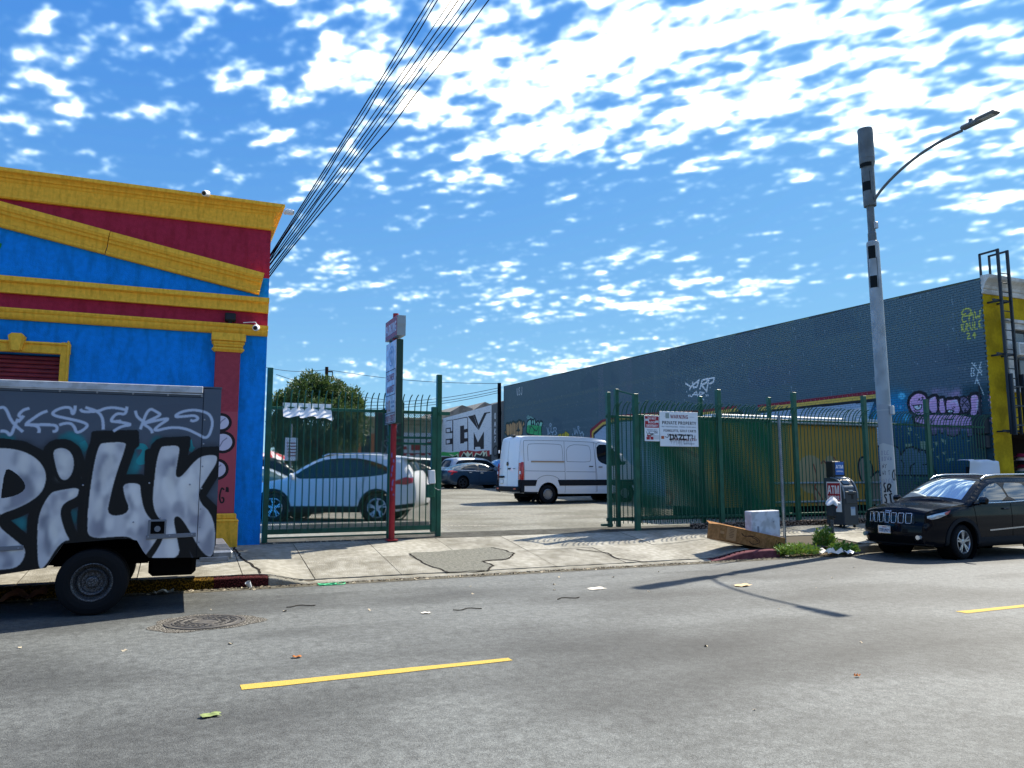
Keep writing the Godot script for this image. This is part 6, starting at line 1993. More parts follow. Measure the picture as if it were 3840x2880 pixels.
# ---------------------------------------------------------------- lamp, signs, machine, boxes
func street_furniture() -> void:
	# street lamp with the antenna housing
	var lm := thing("street_lamp", "tall grey street lamp with antenna housing, its foot scrawled with black graffiti", "street lamp", Vector3(14.78, 0.2, -12.7))
	lm.rotation.z = 0.012
	var cv := Canvas.new(0.0, 0.92, 0.0, 3.0, 384, Color("#8e979f"))
	cv.fill([ragged(PackedVector2Array([Vector2(0, 0), Vector2(0.92, 0), Vector2(0.92, 2.0), Vector2(0.5, 2.12), Vector2(0, 2.02)]), 0.02, 3)], Color("#aeb4b4"))
	var ink := Color("#101014")
	var c0 := 0.56
	for e in [["SR", 1.02, 0.2, 0.12, 0.035], ["ST", 0.78, 0.2, 0.13, 0.035], ["AVS", 0.5, 0.22, 0.1, 0.035]]:
		hand(cv, e[0], Vector2(c0 - 0.12, e[1]), e[2], e[3], e[4], ink, 0.0, 0.08)
	cv.spray(func(c): for s in ["690,1520 640,1420 660,1300 700,1280 720,1400 690,1520", "740,1540 700,1460 740,1400 780,1470 740,1540", "760,1440 720,1350 760,1270 800,1340 760,1440"]: cv.line(chaikin(pts(s), 2, false), 0.022, c), ink, 2)
	for e in [["DZE", 1.85, "#6b6f8c"], ["BOVA", 1.72, "#6b6f8c"], ["NY", 1.55, "#2c2c38"], ["WIT", 1.4, "#2c2c38"], ["OZER", 1.22, "#7a8096"]]:
		hand(cv, e[0], Vector2(c0 - 0.12, e[1]), 0.1, 0.075, 0.009, Color(e[2]), 0.0, 0.1)
	cv.im.flip_x()
	var pm := StandardMaterial3D.new()
	pm.resource_name = "lamp_foot_paint"; pm.albedo_texture = cv.done(); pm.roughness = 0.55
	var grey := mat("lamp_grey", "#9aa6ae", 0.5, {"over": ["grime", 2.6]})
	var dgrey := mat("lamp_dark_grey", "#5d686e", 0.5, {"over": ["grime", 1.4]})
	var f1 := MB.new()
	f1.lathe([Vector2(0.155, 0.0), Vector2(0.148, 3.0)], Transform3D(), 36)
	obj("foot", f1, pm, lm)
	var p1 := MB.new()
	p1.lathe([Vector2(0.148, 3.0), Vector2(0.138, 6.78), Vector2(0.125, 6.82), Vector2(0.09, 6.84)], Transform3D(), 36)
	obj("lower_pole", p1, grey, lm)
	var p0 := MB.new()
	p0.lathe([Vector2(0.175, 0.0), Vector2(0.175, 0.06), Vector2(0.15, 0.08)], Transform3D(), 24)
	obj("base_ring", p0, grey, lm)
	var p2 := MB.new()
	p2.lathe([Vector2(0.095, 6.8), Vector2(0.095, 7.02), Vector2(0.083, 7.06), Vector2(0.083, 7.75)], Transform3D(), 28)
	obj("upper_pole", p2, dgrey, lm)
	var p3 := MB.new()
	p3.lathe([Vector2(0.0, 7.68), Vector2(0.138, 7.68), Vector2(0.142, 7.72), Vector2(0.142, 8.62), Vector2(0.172, 8.74), Vector2(0.172, 8.82), Vector2(0.165, 8.83), Vector2(0.172, 8.84), Vector2(0.172, 9.55), Vector2(0.165, 9.575), Vector2(0.0, 9.58)], Transform3D(), 36)
	obj("antenna_housing", p3, dgrey, lm)
	var vent := mat("vent_dark", "#171d20", 0.7)
	for e in [[0.141, 6.55, 0.3, 139, 34], [0.141, 5.85, 0.28, 139, 34], [0.1435, 8.15, 0.22, 150, 40], [0.165, 8.68, 0.12, 150, 60]]:
		var vn := MB.new()
		var a0 := deg_to_rad(e[3] - e[4] + 15.0); var a1 := deg_to_rad(e[3] + e[4] + 15.0)
		vn.lathe([Vector2(e[0] + 0.002, e[1] - e[2] / 2), Vector2(e[0] + 0.002, e[1] + e[2] / 2)], Transform3D(), 8, a0, a1)
		obj("vent", vn, vent, lm)
	for e in [[0.1395, 5.7, 6.42, 139], [0.1425, 7.95, 8.5, 150]]:
		var hn := MB.new()
		for sgn in [-1, 1]:
			var a := deg_to_rad(e[3] + 15.0 + sgn * 42)
			hn.box(Vector3(cos(a) * e[0], (e[1] + e[2]) / 2, sin(a) * e[0]), Vector3(0.008, e[2] - e[1], 0.008), Basis(Vector3.UP, -a))
		obj("hatch_seam", hn, vent, lm)
	var bn := MB.new()
	bn.lathe([Vector2(0.15, 2.86), Vector2(0.15, 2.875)], Transform3D(), 24)
	bn.bbox(Vector3(0.06, 2.86, 0.17), Vector3(0.13, 0.2, 0.07), 0.01, Basis(Vector3.UP, 0.4))
	bn.bbox(Vector3(0.03, 7.2, 0.1), Vector3(0.09, 0.16, 0.07), 0.01)
	obj("band", bn, mat("band_grey", "#a9b0b4", 0.4), lm)
	var arm := MB.new()
	var path := []
	for i in 15:
		var t := i / 14.0
		path.append(Vector3(0.0, 7.78 + 0.74 * sin(t * PI * 0.5), 0.13 + 2.27 * pow(t, 1.3)))
	arm.tube(path, 0.032, 10)
	obj("arm", arm, dgrey, lm)
	var hd := MB.new()
	var hb := Basis(Vector3.RIGHT, -0.03)
	hd.bbox(Vector3(0, 8.57, 2.62), Vector3(0.16, 0.09, 0.45), 0.03, hb)
	hd.bbox(Vector3(0, 8.595, 2.95), Vector3(0.24, 0.065, 0.42), 0.028, hb)
	hd.tube([Vector3(0, 8.61, 2.6), Vector3(0, 8.68, 2.6)], 0.04, 12)
	obj("lamp_head", hd, dgrey, lm)
	var ls := MB.new()
	ls.box(Vector3(0, 8.558, 2.95), Vector3(0.17, 0.012, 0.3), hb)
	obj("lens", ls, mat("lamp_lens", "#9aa2a0", 0.3), lm)
	# parking sign on its red pole
	var sg := thing("parking_sign", "tall parking sign board with white face and dark green edge on a red pole", "sign", Vector3(3.77, 0.38, -14.6))
	var pl := MB.new()
	pl.tube([Vector3(0.04, 0, 0), Vector3(0.052, 4.4, 0)], 0.056, 14)
	pl.bbox(Vector3(0.04, 0.012, 0), Vector3(0.2, 0.03, 0.2), 0.005)
	obj("pole", pl, mat("red_pole_paint", "#9c1822", 0.5, {"over": ["grime", 0.7]}), sg)
	var tg := MB.new()
	for k in 9:
		var y := 0.85 + k * 0.09
		tg.lathe([Vector2(0.0585, y), Vector2(0.0585, y + 0.03 + 0.03 * (k % 3))], Transform3D(Basis(), Vector3(0.042, 0, 0)), 6, deg_to_rad(70 + (k * 37) % 50), deg_to_rad(95 + (k * 37) % 50))
	obj("scrawl", tg, mat("scrawl_violet", "#6a5f9c", 0.6), sg)
	var bd := MB.new()
	bd.bbox(Vector3(0.055, 3.03, -0.05), Vector3(0.13, 1.62, 0.8), 0.006)
	obj("case", bd, mat("case_green", "#16382c", 0.55), sg)
	var fc := MB.new()
	fc.box(Vector3(-0.014, 3.03, -0.05), Vector3(0.008, 1.6, 0.78))
	obj("face", fc, mat("face_white", "#c9cbd0", 0.55, {"over": ["grime", 1.0]}), sg)
	var face := func(y: float, z: float) -> Transform3D: return Transform3D(Basis(Vector3.UP, -PI / 2), Vector3(-0.0195, y, z))
	var brn := mat("faded_red", "#8e4348", 0.6)
	var blu := mat("faded_blue", "#7f93ad", 0.6)
	var em := MB.new()
	em.lathe([Vector2(0.2, 0.0), Vector2(0.2, 0.003), Vector2(0.175, 0.003), Vector2(0.175, 0.0)], Transform3D(Basis(Vector3.BACK, PI / 2), Vector3(-0.018, 3.55, -0.02)), 28)
	em.lathe([Vector2(0.12, 0.0), Vector2(0.12, 0.003), Vector2(0.1, 0.003), Vector2(0.1, 0.0)], Transform3D(Basis(Vector3.BACK, PI / 2), Vector3(-0.018, 3.55, -0.02)), 24)
	em.box(Vector3(-0.02, 3.55, -0.02), Vector3(0.003, 0.3, 0.03)); em.box(Vector3(-0.02, 3.62, -0.02), Vector3(0.003, 0.03, 0.2))
	obj("emblem", em, blu, sg)
	words("FLOWER", 0.13, face.call(3.13, -0.05), brn, sg, "lettering", 0.56)
	words("MARKET", 0.13, face.call(2.9, -0.05), brn, sg, "lettering", 0.56)
	words("$12", 0.22, face.call(2.58, -0.22), mat("faded_brown", "#a0786a", 0.6), sg, "lettering", 0.32)
	words("ALL DAY", 0.05, face.call(2.64, 0.14), blu, sg, "lettering", 0.26)
	words("PARKING", 0.04, face.call(2.55, 0.14), blu, sg, "lettering", 0.24)
	words("PAY FIRST", 0.12, face.call(2.33, -0.05), brn, sg, "lettering", 0.64)
	var fr := MB.new()
	for e in [[2.78, 0.012, 0.7], [3.27, 0.012, 0.7], [2.43, 0.012, 0.72], [2.245, 0.012, 0.72]]:
		fr.box(Vector3(-0.02, e[0], -0.05), Vector3(0.004, e[1], e[2]))
	for z in [-0.4, 0.3]:
		fr.box(Vector3(-0.02, 3.025, z), Vector3(0.004, 0.5, 0.012)); fr.box(Vector3(-0.02, 2.337, z), Vector3(0.004, 0.19, 0.012))
	obj("frame_line", fr, mat("line_brown", "#4d2b2c", 0.7), sg)
	var top := MB.new()
	top.prism(pts("-470,3900 420,3900 420,4050 430,4130 420,4290 -470,4290 -480,4100"), Transform3D(Basis(Vector3.UP, -PI / 2), Vector3(-0.03, 0, 0)), 0.17)
	obj("parking_box", top, mat("box_grey", "#8f989c", 0.45), sg)
	var tf := MB.new()
	tf.prism(pts("-465,3905 415,3905 425,4130 415,4285 -465,4285"), Transform3D(Basis(Vector3.UP, -PI / 2), Vector3(-0.034, 0, 0)), 0.003, false)
	obj("parking_face", tf, mat("box_red", "#8c3438", 0.5), sg)
	words("PARKING", 0.2, Transform3D(Basis(Vector3.UP, -PI / 2), Vector3(-0.036, 4.09, -0.02)), mats["face_white"], sg, "lettering", 0.8)
	# punched steel sign post with no sign
	var uc := thing("sign_post", "leaning punched steel channel post without a sign behind the cardboard box", "post", Vector3(11.43, 0.1, -12.42))
	var up := MB.new()
	up.sweep(pts("-35,-10 -20,-10 -12,14 12,14 20,-10 35,-10 35,-5 22,-5 16,19 -16,19 -22,-5 -35,-5"), Transform3D(Basis(Vector3.RIGHT, Vector3(0, 0, 1), Vector3.UP), Vector3.ZERO), Transform3D(Basis(Vector3.RIGHT, Vector3(0, 0, 1), Vector3.UP), Vector3(-0.02, 2.74, 0.0)))
	obj("channel", up, mat("galvanised", "#8d9396", 0.45, {"metal": 0.5, "over": ["grime", 0.6]}), uc)
	var ho := MB.new()
	for i in 66:
		ho.box(Vector3(-0.0005 * i * 0.7, 0.12 + i * 0.04, 0.0195), Vector3(0.011, 0.011, 0.002))
	obj("hole", ho, mat("hole_dark", "#1c1e20", 0.9), uc)
	# parking meter under a cloth bag
	var pk := thing("parking_meter", "parking meter on a thin grey pole with a white bag pulled over its top", "parking meter", Vector3(12.7, 0.12, -12.4))
	var mp := MB.new()
	mp.tube([Vector3.ZERO, Vector3(0, 0.62, 0)], 0.03, 12)
	obj("pole", mp, mat("meter_pole", "#7d8588", 0.5, {"metal": 0.3, "over": ["worn", 0.3]}), pk)
	var mh := MB.new()
	mh.bbox(Vector3(0, 0.74, 0), Vector3(0.19, 0.3, 0.15), 0.04)
	mh.bbox(Vector3(0, 0.6, 0), Vector3(0.14, 0.08, 0.12), 0.03)
	obj("head", mh, mat("meter_dark", "#20292d", 0.5), pk)
	var bagm := MB.new()
	bagm.grid(func(u, v):
		var a = u * TAU
		var rr = 0.135 * (1.0 - 0.9 * v * v) * (1.0 + 0.16 * sin(a * 3.0 + v * 3.0) + 0.08 * sin(a * 7.0))
		return Vector3(cos(a) * rr + 0.06 * v, 0.86 + 0.16 * v + 0.015 * sin(a * 4.0), sin(a) * rr * 0.8), 28, 8, Vector3(0, 1, 0.3))
	bagm.bbox(Vector3(0.14, 0.89, 0.03), Vector3(0.16, 0.05, 0.08), 0.02, Basis(Vector3.BACK, -0.1))
	tag(obj("meter_bag", bagm, mat("bag_white", "#d9d8d4", 0.85)), "white cloth bag knotted over the parking meter's head", "bag").position = pk.position
	# cash machine
	var am := thing("cash_machine", "dark grey cash machine on castors against the green fence", "cash machine", Vector3(14.88, walk(14.9, -14.2), -14.2))
	var shell := mat("machine_grey", "#30383e", 0.5)
	var lower := MB.new()
	lower.bbox(Vector3(0, 0.38, 0), Vector3(0.45, 0.62, 0.58), 0.015)
	obj("cabinet", lower, shell, am)
	var upper := MB.new()
	var pf := pts("290,690 -290,690 -290,1190 -120,1200 20,1180 140,1120 230,1000 285,850")
	upper.prism(pf, Transform3D(Basis(Vector3(0, 0, 1), Vector3.UP, Vector3(-1, 0, 0)), Vector3(-0.225, 0, 0)), 0.45)
	obj("hood", upper, shell, am)
	var fas := MB.new()
	fas.bbox(Vector3(0, 0.98, 0.235), Vector3(0.35, 0.05, 0.02), 0.008, Basis(Vector3.RIGHT, -0.4))
	obj("fascia", fas, mat("machine_light", "#6d7a84", 0.4), am)
	var fas2 := MB.new()
	fas2.bbox(Vector3(0, 0.72, 0.295), Vector3(0.36, 0.3, 0.03), 0.012)
	obj("lower_fascia", fas2, shell, am)
	var fas3 := MB.new()
	fas3.bbox(Vector3(0, 1.19, 0.02), Vector3(0.3, 0.04, 0.12), 0.015, Basis(Vector3.RIGHT, 0.35))
	obj("brow", fas3, mats["machine_light"], am)
	for sd in [-1, 1]:
		var tr := MB.new()
		var arc := []
		for e in [[-0.1, 1.2], [0.03, 1.18], [0.15, 1.115], [0.235, 1.0], [0.29, 0.85], [0.3, 0.7]]:
			arc.append(Vector3(sd * 0.215, e[1], e[0] + 0.005))
		tr.tube(arc, 0.018, 8)
		obj("side_trim", tr, mats["machine_light"], am)
	var sc := MB.new()
	sc.box(Vector3(-0.03, 1.09, 0.172), Vector3(0.22, 0.12, 0.012), Basis(Vector3.RIGHT, -0.75))
	obj("screen", sc, mat("screen_dark", "#1b2430", 0.1, {"spec": 0.8}), am)
	var kp := MB.new()
	for i in 4:
		for j in 3:
			kp.box(Vector3(-0.04 + i * 0.035, 0.9 - j * 0.012, 0.275 + j * 0.012), Vector3(0.024, 0.012, 0.014))
	obj("keypad", kp, mat("key_silver", "#a7afb5", 0.4), am)
	var sl := MB.new()
	sl.box(Vector3(0, 0.8, 0.313), Vector3(0.2, 0.03, 0.01)); sl.box(Vector3(0.03, 0.74, 0.313), Vector3(0.06, 0.1, 0.01))
	obj("cash_slot", sl, mat("slot_black", "#0a0b0c", 0.6), am)
	var lf := MB.new()
	lf.box(Vector3(0.05, 0.4, 0.2925), Vector3(0.14, 0.2, 0.004))
	obj("leaflet", lf, mat("leaflet_pale", "#8fa6b8", 0.6), am)
	words("CASH", 0.03, Transform3D(Basis(), Vector3(0.05, 0.475, 0.2955)), mat("sign_blue", "#1c5fae", 0.5), am, "lettering", 0.1)
	for e in [[-0.17, 0.2], [0.17, 0.2], [-0.17, -0.22], [0.17, -0.22]]:
		var cs := MB.new()
		cs.tube([Vector3(e[0] - 0.015, 0.035, e[1]), Vector3(e[0] + 0.015, 0.035, e[1])], 0.035, 12)
		obj("castor", cs, mats["meter_dark"], am)
	var ts := MB.new()
	ts.bbox(Vector3(-0.02, 1.4, -0.12), Vector3(0.42, 0.4, 0.22), 0.02)
	obj("top_box", ts, mat("box_black", "#0f1316", 0.5), am)
	var tfc := MB.new()
	tfc.box(Vector3(0.0, 1.42, -0.008), Vector3(0.27, 0.31, 0.006))
	obj("top_sign", tfc, mats["sign_blue"], am)
	words("ATM", 0.085, Transform3D(Basis(), Vector3(0, 1.46, -0.004)), mat("letter_white", "#e4e7ea", 0.5), am, "lettering", 0.24)
	words("CENTRAL", 0.035, Transform3D(Basis(), Vector3(0, 1.35, -0.004)), mats["letter_white"], am, "lettering", 0.22)
	var po := thing("atm_poster", "white and red ATM HERE poster on the side of the cash machine", "poster", Vector3(14.655, 0.25, -14.2))
	var pp := MB.new()
	pp.box(Vector3(-0.006, 0.83, 0.0), Vector3(0.006, 0.72, 0.44))
	obj("sheet", pp, mat("poster_white", "#dcdfe2", 0.5), po)
	var pr := MB.new()
	pr.box(Vector3(-0.0105, 0.95, 0.0), Vector3(0.003, 0.42, 0.4))
	obj("red_field", pr, mats["sign_red"], po)
	var side := Basis(Vector3.UP, -PI / 2)
	words("ATM", 0.2, Transform3D(side, Vector3(-0.0125, 1.0, 0.0)), mats["letter_white"], po, "lettering", 0.36)
	words("HERE", 0.09, Transform3D(side, Vector3(-0.0125, 0.81, 0.0)), mats["letter_white"], po, "lettering", 0.34)
	var ar := MB.new()
	ar.prism(pts("-40,700 40,700 40,600 85,600 0,500 -85,600 -40,600"), Transform3D(side, Vector3(-0.011, 0, 0.02)), 0.002, false)
	obj("arrow", ar, mats["sign_red"], po)
	# cardboard box across the kerb, a white carton standing in it
	var cb := thing("cardboard_box", "long open brown cardboard box lying tilted across the end of the kerb", "box", Vector3(10.45, 0.36, -12.42))
	cb.rotation = Vector3(0.0, 0.03, -0.196)
	var brown := mat("cardboard", "#a97c4e", 0.85, {"mottle": ["concrete", 0.7], "over": ["grime", 0.8]})
	var wall := MB.new()
	var L := 1.66
	var hh := 0.29
	var ww := 0.36
	wall.bbox(Vector3(0, 0, ww / 2), Vector3(L, hh, 0.008), 0.002)
	wall.bbox(Vector3(0, 0, -ww / 2), Vector3(L, hh, 0.008), 0.002)
	wall.bbox(Vector3(-L / 2, 0, 0), Vector3(0.008, hh, ww - 0.01), 0.002)
	wall.bbox(Vector3(L / 2, 0, 0), Vector3(0.008, hh, ww - 0.01), 0.002)
	wall.bbox(Vector3(0, -hh / 2 + 0.004, 0), Vector3(L - 0.01, 0.008, ww - 0.01), 0.002)
	obj("shell", wall, brown, cb)
	var flap := MB.new()
	flap.box(Vector3(-0.2, hh / 2 + 0.02, -ww / 2 - 0.07), Vector3(L * 0.7, 0.006, 0.15), Basis(Vector3.RIGHT, 0.5))
	flap.box(Vector3(-0.45, hh / 2 - 0.01, ww / 2 - 0.06), Vector3(0.7, 0.006, 0.12), Basis(Vector3.RIGHT, 0.35))
	obj("flap", flap, brown, cb)
	var pn := MB.new()
	for e in [[-0.78, 0.1, 0.05], [-0.55, 0.24, 0.24]]:
		pn.box(Vector3(e[0], 0.0, ww / 2 + 0.0055), Vector3(e[1], e[2], 0.003))
	obj("panel_label", pn, mat("cardboard_light", "#a9825a", 0.85), cb)
	var pr2 := MB.new()
	for i in 6:
		pr2.box(Vector3(-0.55, 0.09 - i * 0.03, ww / 2 + 0.0085), Vector3(0.13 - 0.02 * (i % 3), 0.007, 0.002))
	for s in ["-300,60 -250,10 -120,30 -20,40", "-120,40 0,50 100,30 190,-30 100,-90 -20,-110 -90,-60", "-20,20 60,10 130,-30", "-300,60 -260,40", "600,60 585,0 600,-70", "650,20 690,50 720,10 690,-40 650,-30 650,20", "660,40 760,30"]:
		for q in Geometry2D.offset_polyline(chaikin(pts(s), 2, false), 0.007):
			pr2.prism(q, Transform3D(Basis(), Vector3(0, 0, ww / 2 + 0.006)), 0.001, false)
	obj("print", pr2, mat("box_print", "#3c2a22", 0.8), cb)
	var wb := thing("white_carton", "large white carton standing upright in the cardboard box", "carton", Vector3(10.9, 0.47, -12.46), 0.06)
	var wc := MB.new()
	wc.bbox(Vector3(0, 0.14, 0), Vector3(0.76, 0.56, 0.2), 0.012, Basis(Vector3.BACK, 0.01))
	obj("shell", wc, mat("carton_white", "#cfd3d9", 0.75, {"over": ["grime", 1.0]}), wb)
	var wl := MB.new()
	wl.box(Vector3(-0.22, 0.04, 0.102), Vector3(0.05, 0.16, 0.002)); wl.box(Vector3(0.2, 0.2, 0.102), Vector3(0.04, 0.03, 0.002))
	obj("print", wl, mat("carton_print", "#8a909b", 0.8), wb)
	# white tarpaulin over a stall at the end of the fence
	var tp := MB.new()
	tp.grid(func(u, v):
		var x = lerpf(-0.62, 0.62, u)
		var y = 1.62 - 1.2 * maxf(0.0, v - 0.15) / 0.85
		var zz = 0.35 * minf(1.0, v / 0.15) - 0.15
		return Vector3(x * (1.0 + 0.05 * v), y + 0.02 * sin(u * 12.0), zz + 0.03 * sin(u * 9.0 + v * 5.0) + 0.02 * sin(v * 11.0 + u * 4.0)), 30, 24, Vector3(0, 0.4, 1))
	var to := tag(obj("tarpaulin", tp, mat("tarp_white", "#c9d0d8", 0.8)), "creased white tarpaulin hung over a stall at the end of the fence", "tarpaulin")
	to.position = Vector3(20.2, 0.38, -14.45)
	var sd2 := thing("covered_stall", "low stall frame hidden under the white tarpaulin at the fence end", "stall", Vector3(20.2, 0.38, -14.55))
	var sb := MB.new()
	sb.box(Vector3(0.12, 0.72, 0.02), Vector3(0.8, 1.44, 0.14))
	obj("frame", sb, mat("stall_dark", "#2a2f33", 0.9), sd2)

# ---------------------------------------------------------------- trees, poles, wires
func leaf_cloud(count: int, size: float, f: Callable, sets := 1) -> MB:
	var mb := MB.new()
	for i in count:
		var e: Array = f.call()
		var p: Vector3 = e[0]
		var out: Vector3 = e[1]
		for k in sets:
			var d := (out + Vector3(rng.randf_range(-1, 1), rng.randf_range(-0.6, 1), rng.randf_range(-1, 1)) * 0.9).normalized()
			var s := d.cross(Vector3(rng.randf_range(-1, 1), rng.randf_range(-1, 1), rng.randf_range(-1, 1))).normalized()
			var l := size * rng.randf_range(0.6, 1.4)
			var c := p + Vector3(rng.randf_range(-1, 1), rng.randf_range(-1, 1), rng.randf_range(-1, 1)) * size * 0.7
			var nn := d.cross(s)
			mb.flat(c - s * l * 0.28, c + d * l * 0.5 - s * l * 0.18, c + d * l, nn)
			mb.flat(c - s * l * 0.28, c + d * l, c + s * l * 0.28, nn)
	return mb

func trees_and_poles() -> void:
	var bark := mat("bark", "#4a3d30", 0.9)
	var t := thing("fig_tree", "large round dark green tree at the back left of the lot", "tree", Vector3(7.4, lot(-46.0), -46.0))
	var tk := MB.new()
	tk.tube([Vector3(0, 0, 0), Vector3(0.05, 1.0, 0.05), Vector3(-0.05, 2.2, 0), Vector3(0.1, 3.6, 0.1)], [0.34, 0.26, 0.22, 0.12], 10)
	for i in 7:
		var a := TAU * i / 7.0
		tk.tube([Vector3(0, 1.4 + 0.2 * (i % 3), 0), Vector3(cos(a) * 0.9, 2.6, sin(a) * 0.9), Vector3(cos(a) * 1.9, 3.7 + 0.3 * (i % 2), sin(a) * 1.8)], [0.14, 0.09, 0.04], 6)
	obj("trunk", tk, bark, t)
	var blobs := []
	for i in 110:
		var a := rng.randf() * TAU
		var v := rng.randf_range(-1.0, 1.0)
		var rr := sqrt(maxf(0.0, 1.0 - v * v * 0.9))
		var k := rng.randf_range(0.7, 0.97)
		blobs.append([Vector3(cos(a) * rr * 2.75 * k, 3.6 + v * 2.6 * (k + 0.05), sin(a) * rr * 2.5 * k), rng.randf_range(0.35, 0.75)])
	for g in [["leaf_deep", "#263f1d", 26000], ["leaf_mid", "#365220", 20000], ["leaf_light", "#425a25", 7000]]:
		var m := leaf_cloud(g[2], 0.15, func():
			var b = blobs[rng.randi() % blobs.size()]
			var d = Vector3(rng.randfn(), rng.randfn() * 0.9 + 0.15, rng.randfn()).normalized()
			return [b[0] + d * b[1] * pow(rng.randf(), 0.35), (d + Vector3(0, 0.5, 0)).normalized()])
		obj("crown", m, mat(g[0], g[1], 0.6, {"back": "#33401c"}), t)
	# weeds in the broken kerb
	for e in [["low spreading weed at the foot of the cardboard box", Vector3(11.35, 0.06, -12.05), 0.52, 0.2, 620, "#56782a"], ["tall leafy weed around the parking meter's pole", Vector3(12.42, 0.08, -12.35), 0.24, 0.52, 620, "#4f7029"], ["small sprawling weed beside the black car's front wheel", Vector3(12.5, 0.05, -11.95), 0.34, 0.2, 380, "#5b7f2c"]]:
		var w := thing("weed", e[0], "weed", e[1], 0.0, "weeds in the broken kerb")
		var m := leaf_cloud(e[4], 0.055, func():
			var a = rng.randf() * TAU
			var q = sqrt(rng.randf()) * e[2]
			var y = e[3] * rng.randf() * (1.0 - 0.5 * q / e[2])
			return [Vector3(cos(a) * q, y, sin(a) * q * 0.6), Vector3(cos(a), 1.2, sin(a)).normalized()], 2)
		obj("leaves", m, mat("weed_leaf_" + e[5].substr(1), e[5], 0.55, {"back": "#4a5a20"}), w)
		var st := MB.new()
		for i in 12:
			var a := rng.randf() * TAU
			st.tube([Vector3(cos(a) * 0.02, -0.02, sin(a) * 0.02), Vector3(cos(a) * e[2] * 0.5, e[3] * 0.5, sin(a) * e[2] * 0.3), Vector3(cos(a) * e[2] * 0.8, e[3] * 0.85, sin(a) * e[2] * 0.5)], 0.005, 5)
		obj("stem", st, mat("weed_stem", "#5d6b34", 0.7), w)
	# wires over the street from the blue building
	var cable := mat("cable_dark", "#1d1218", 1.0, {"spec": 0.05})
	var starts := [5.82, 5.78, 5.74, 5.70, 5.64, 5.60, 5.52, 5.46, 5.42]
	var tops := [933, 941, 950, 975, 988, 1000, 1012, 1022, 1048]
	for i in 9:
		# each runs up and over the street to a pole behind the camera
		var a := Vector3(1.44, starts[i], -15.3)
		var b := Vector3(4.58 + (tops[i] - 933) * 0.0118, 11.95 + (tops[i] - 933) * 0.0022, -14.2)
		var p := []
		for k in 41:
			var s := k / 40.0 * 1.5
			var q := a.lerp(b, s)
			q.y -= 0.12 * sin(PI * clampf(s / 1.5, 0, 1))
			if i in [2, 5, 8]:
				q += Vector3(0.014 * sin(k * 0.9 + i), 0.012 * sin(k * 1.3), 0)
			p.append(q)
		var w := MB.new()
		w.tube(p, 0.0125 if i % 2 == 0 else 0.0095, 6)
		tag(obj("overhead_wire", w, cable), (["leftmost", "second from the left", "third from the left", "fourth from the left", "middle", "fourth from the right", "third from the right", "second from the right", "rightmost and most kinked"][i] + " of nine dark wires rising from the blue building"), "wire", "wires rising from the blue building")
	# utility pole behind the tree and the dark pole by the brick wall
	var up := thing("utility_pole", "wooden utility pole rising behind the round tree", "utility pole", Vector3(10.3, lot(-60.0), -60.0))
	var uw := MB.new()
	uw.tube([Vector3.ZERO, Vector3(0, 8.75, 0)], [0.17, 0.13], 10)
	obj("pole", uw, mat("pole_wood", "#2b211b", 0.9), up)
	var ua := MB.new()
	ua.box(Vector3(0.22, 8.4, 0), Vector3(0.5, 0.1, 0.1)); ua.box(Vector3(0.22, 8.0, 0), Vector3(0.5, 0.08, 0.1))
	ua.box(Vector3(0.45, 8.2, 0), Vector3(0.06, 0.4, 0.06))
	obj("bracket", ua, mats["pole_wood"], up)
	var ul := MB.new()
	ul.tube([Vector3(0.4, 7.7, 0), Vector3(0.75, 7.85, 0.1)], 0.05, 6); ul.bbox(Vector3(0.85, 7.75, 0.12), Vector3(0.4, 0.22, 0.25), 0.06)
	obj("lamp", ul, mat("pole_lamp", "#7d8588", 0.5), up)
	var dp := thing("dark_pole", "black steel pole standing at the far end of the dark brick wall", "pole", Vector3(21.2, lot(-51.6), -51.3))
	var dm := MB.new()
	dm.tube([Vector3.ZERO, Vector3(0, 7.2, 0)], 0.14, 10)
	obj("pole", dm, mat("pole_black", "#121519", 0.7), dp)
	var runs := [[Vector3(5.0, 9.9, -60.1), Vector3(10.3, 9.8, -60.0), "thin wire running left from the utility pole's head"], [Vector3(10.3, 9.8, -60.0), Vector3(21.2, 8.25, -51.3), "thin wire running from the utility pole to the black pole"], [Vector3(6.0, 8.6, -55.0), Vector3(13.6, 6.9, -53.0), "thin wire passing low across the round tree"], [Vector3(12.0, 6.75, -53.5), Vector3(21.2, 7.95, -51.3), "upper of the wires sagging to the black pole"], [Vector3(12.0, 6.5, -53.5), Vector3(21.2, 7.75, -51.3), "second of the wires sagging to the black pole"], [Vector3(12.0, 6.3, -53.5), Vector3(21.2, 7.6, -51.3), "lowest of the wires sagging to the black pole"]]
	for e in runs:
		var p := []
		for k in 13:
			var q: Vector3 = e[0].lerp(e[1], k / 12.0)
			q.y -= 0.3 * sin(PI * k / 12.0)
			p.append(q)
		var w := MB.new()
		w.tube(p, 0.02, 5)
		tag(obj("distant_wire", w, mat("wire_grey", "#4a5058", 0.7)), e[2], "wire", "wires across the back of the lot")
	var fl := thing("lot_lamp", "small curved street lamp far behind the left gate's pickets", "street lamp", Vector3(18.4, 1.3, -60.0))
	var fm := MB.new()
	fm.tube([Vector3.ZERO, Vector3(0, 5.0, 0), Vector3(-0.15, 5.3, 0), Vector3(-0.5, 5.4, 0)], 0.06, 6)
	fm.bbox(Vector3(-0.65, 5.42, 0), Vector3(0.4, 0.12, 0.2), 0.03)
	obj("post", fm, mats["pole_lamp"], fl)
	var um := thing("parasol", "red and white parasol half hidden behind the blue building's corner", "parasol", Vector3(4.0, lot(-38.0), -38.0))
	var uc := MB.new()
	var uc2 := MB.new()
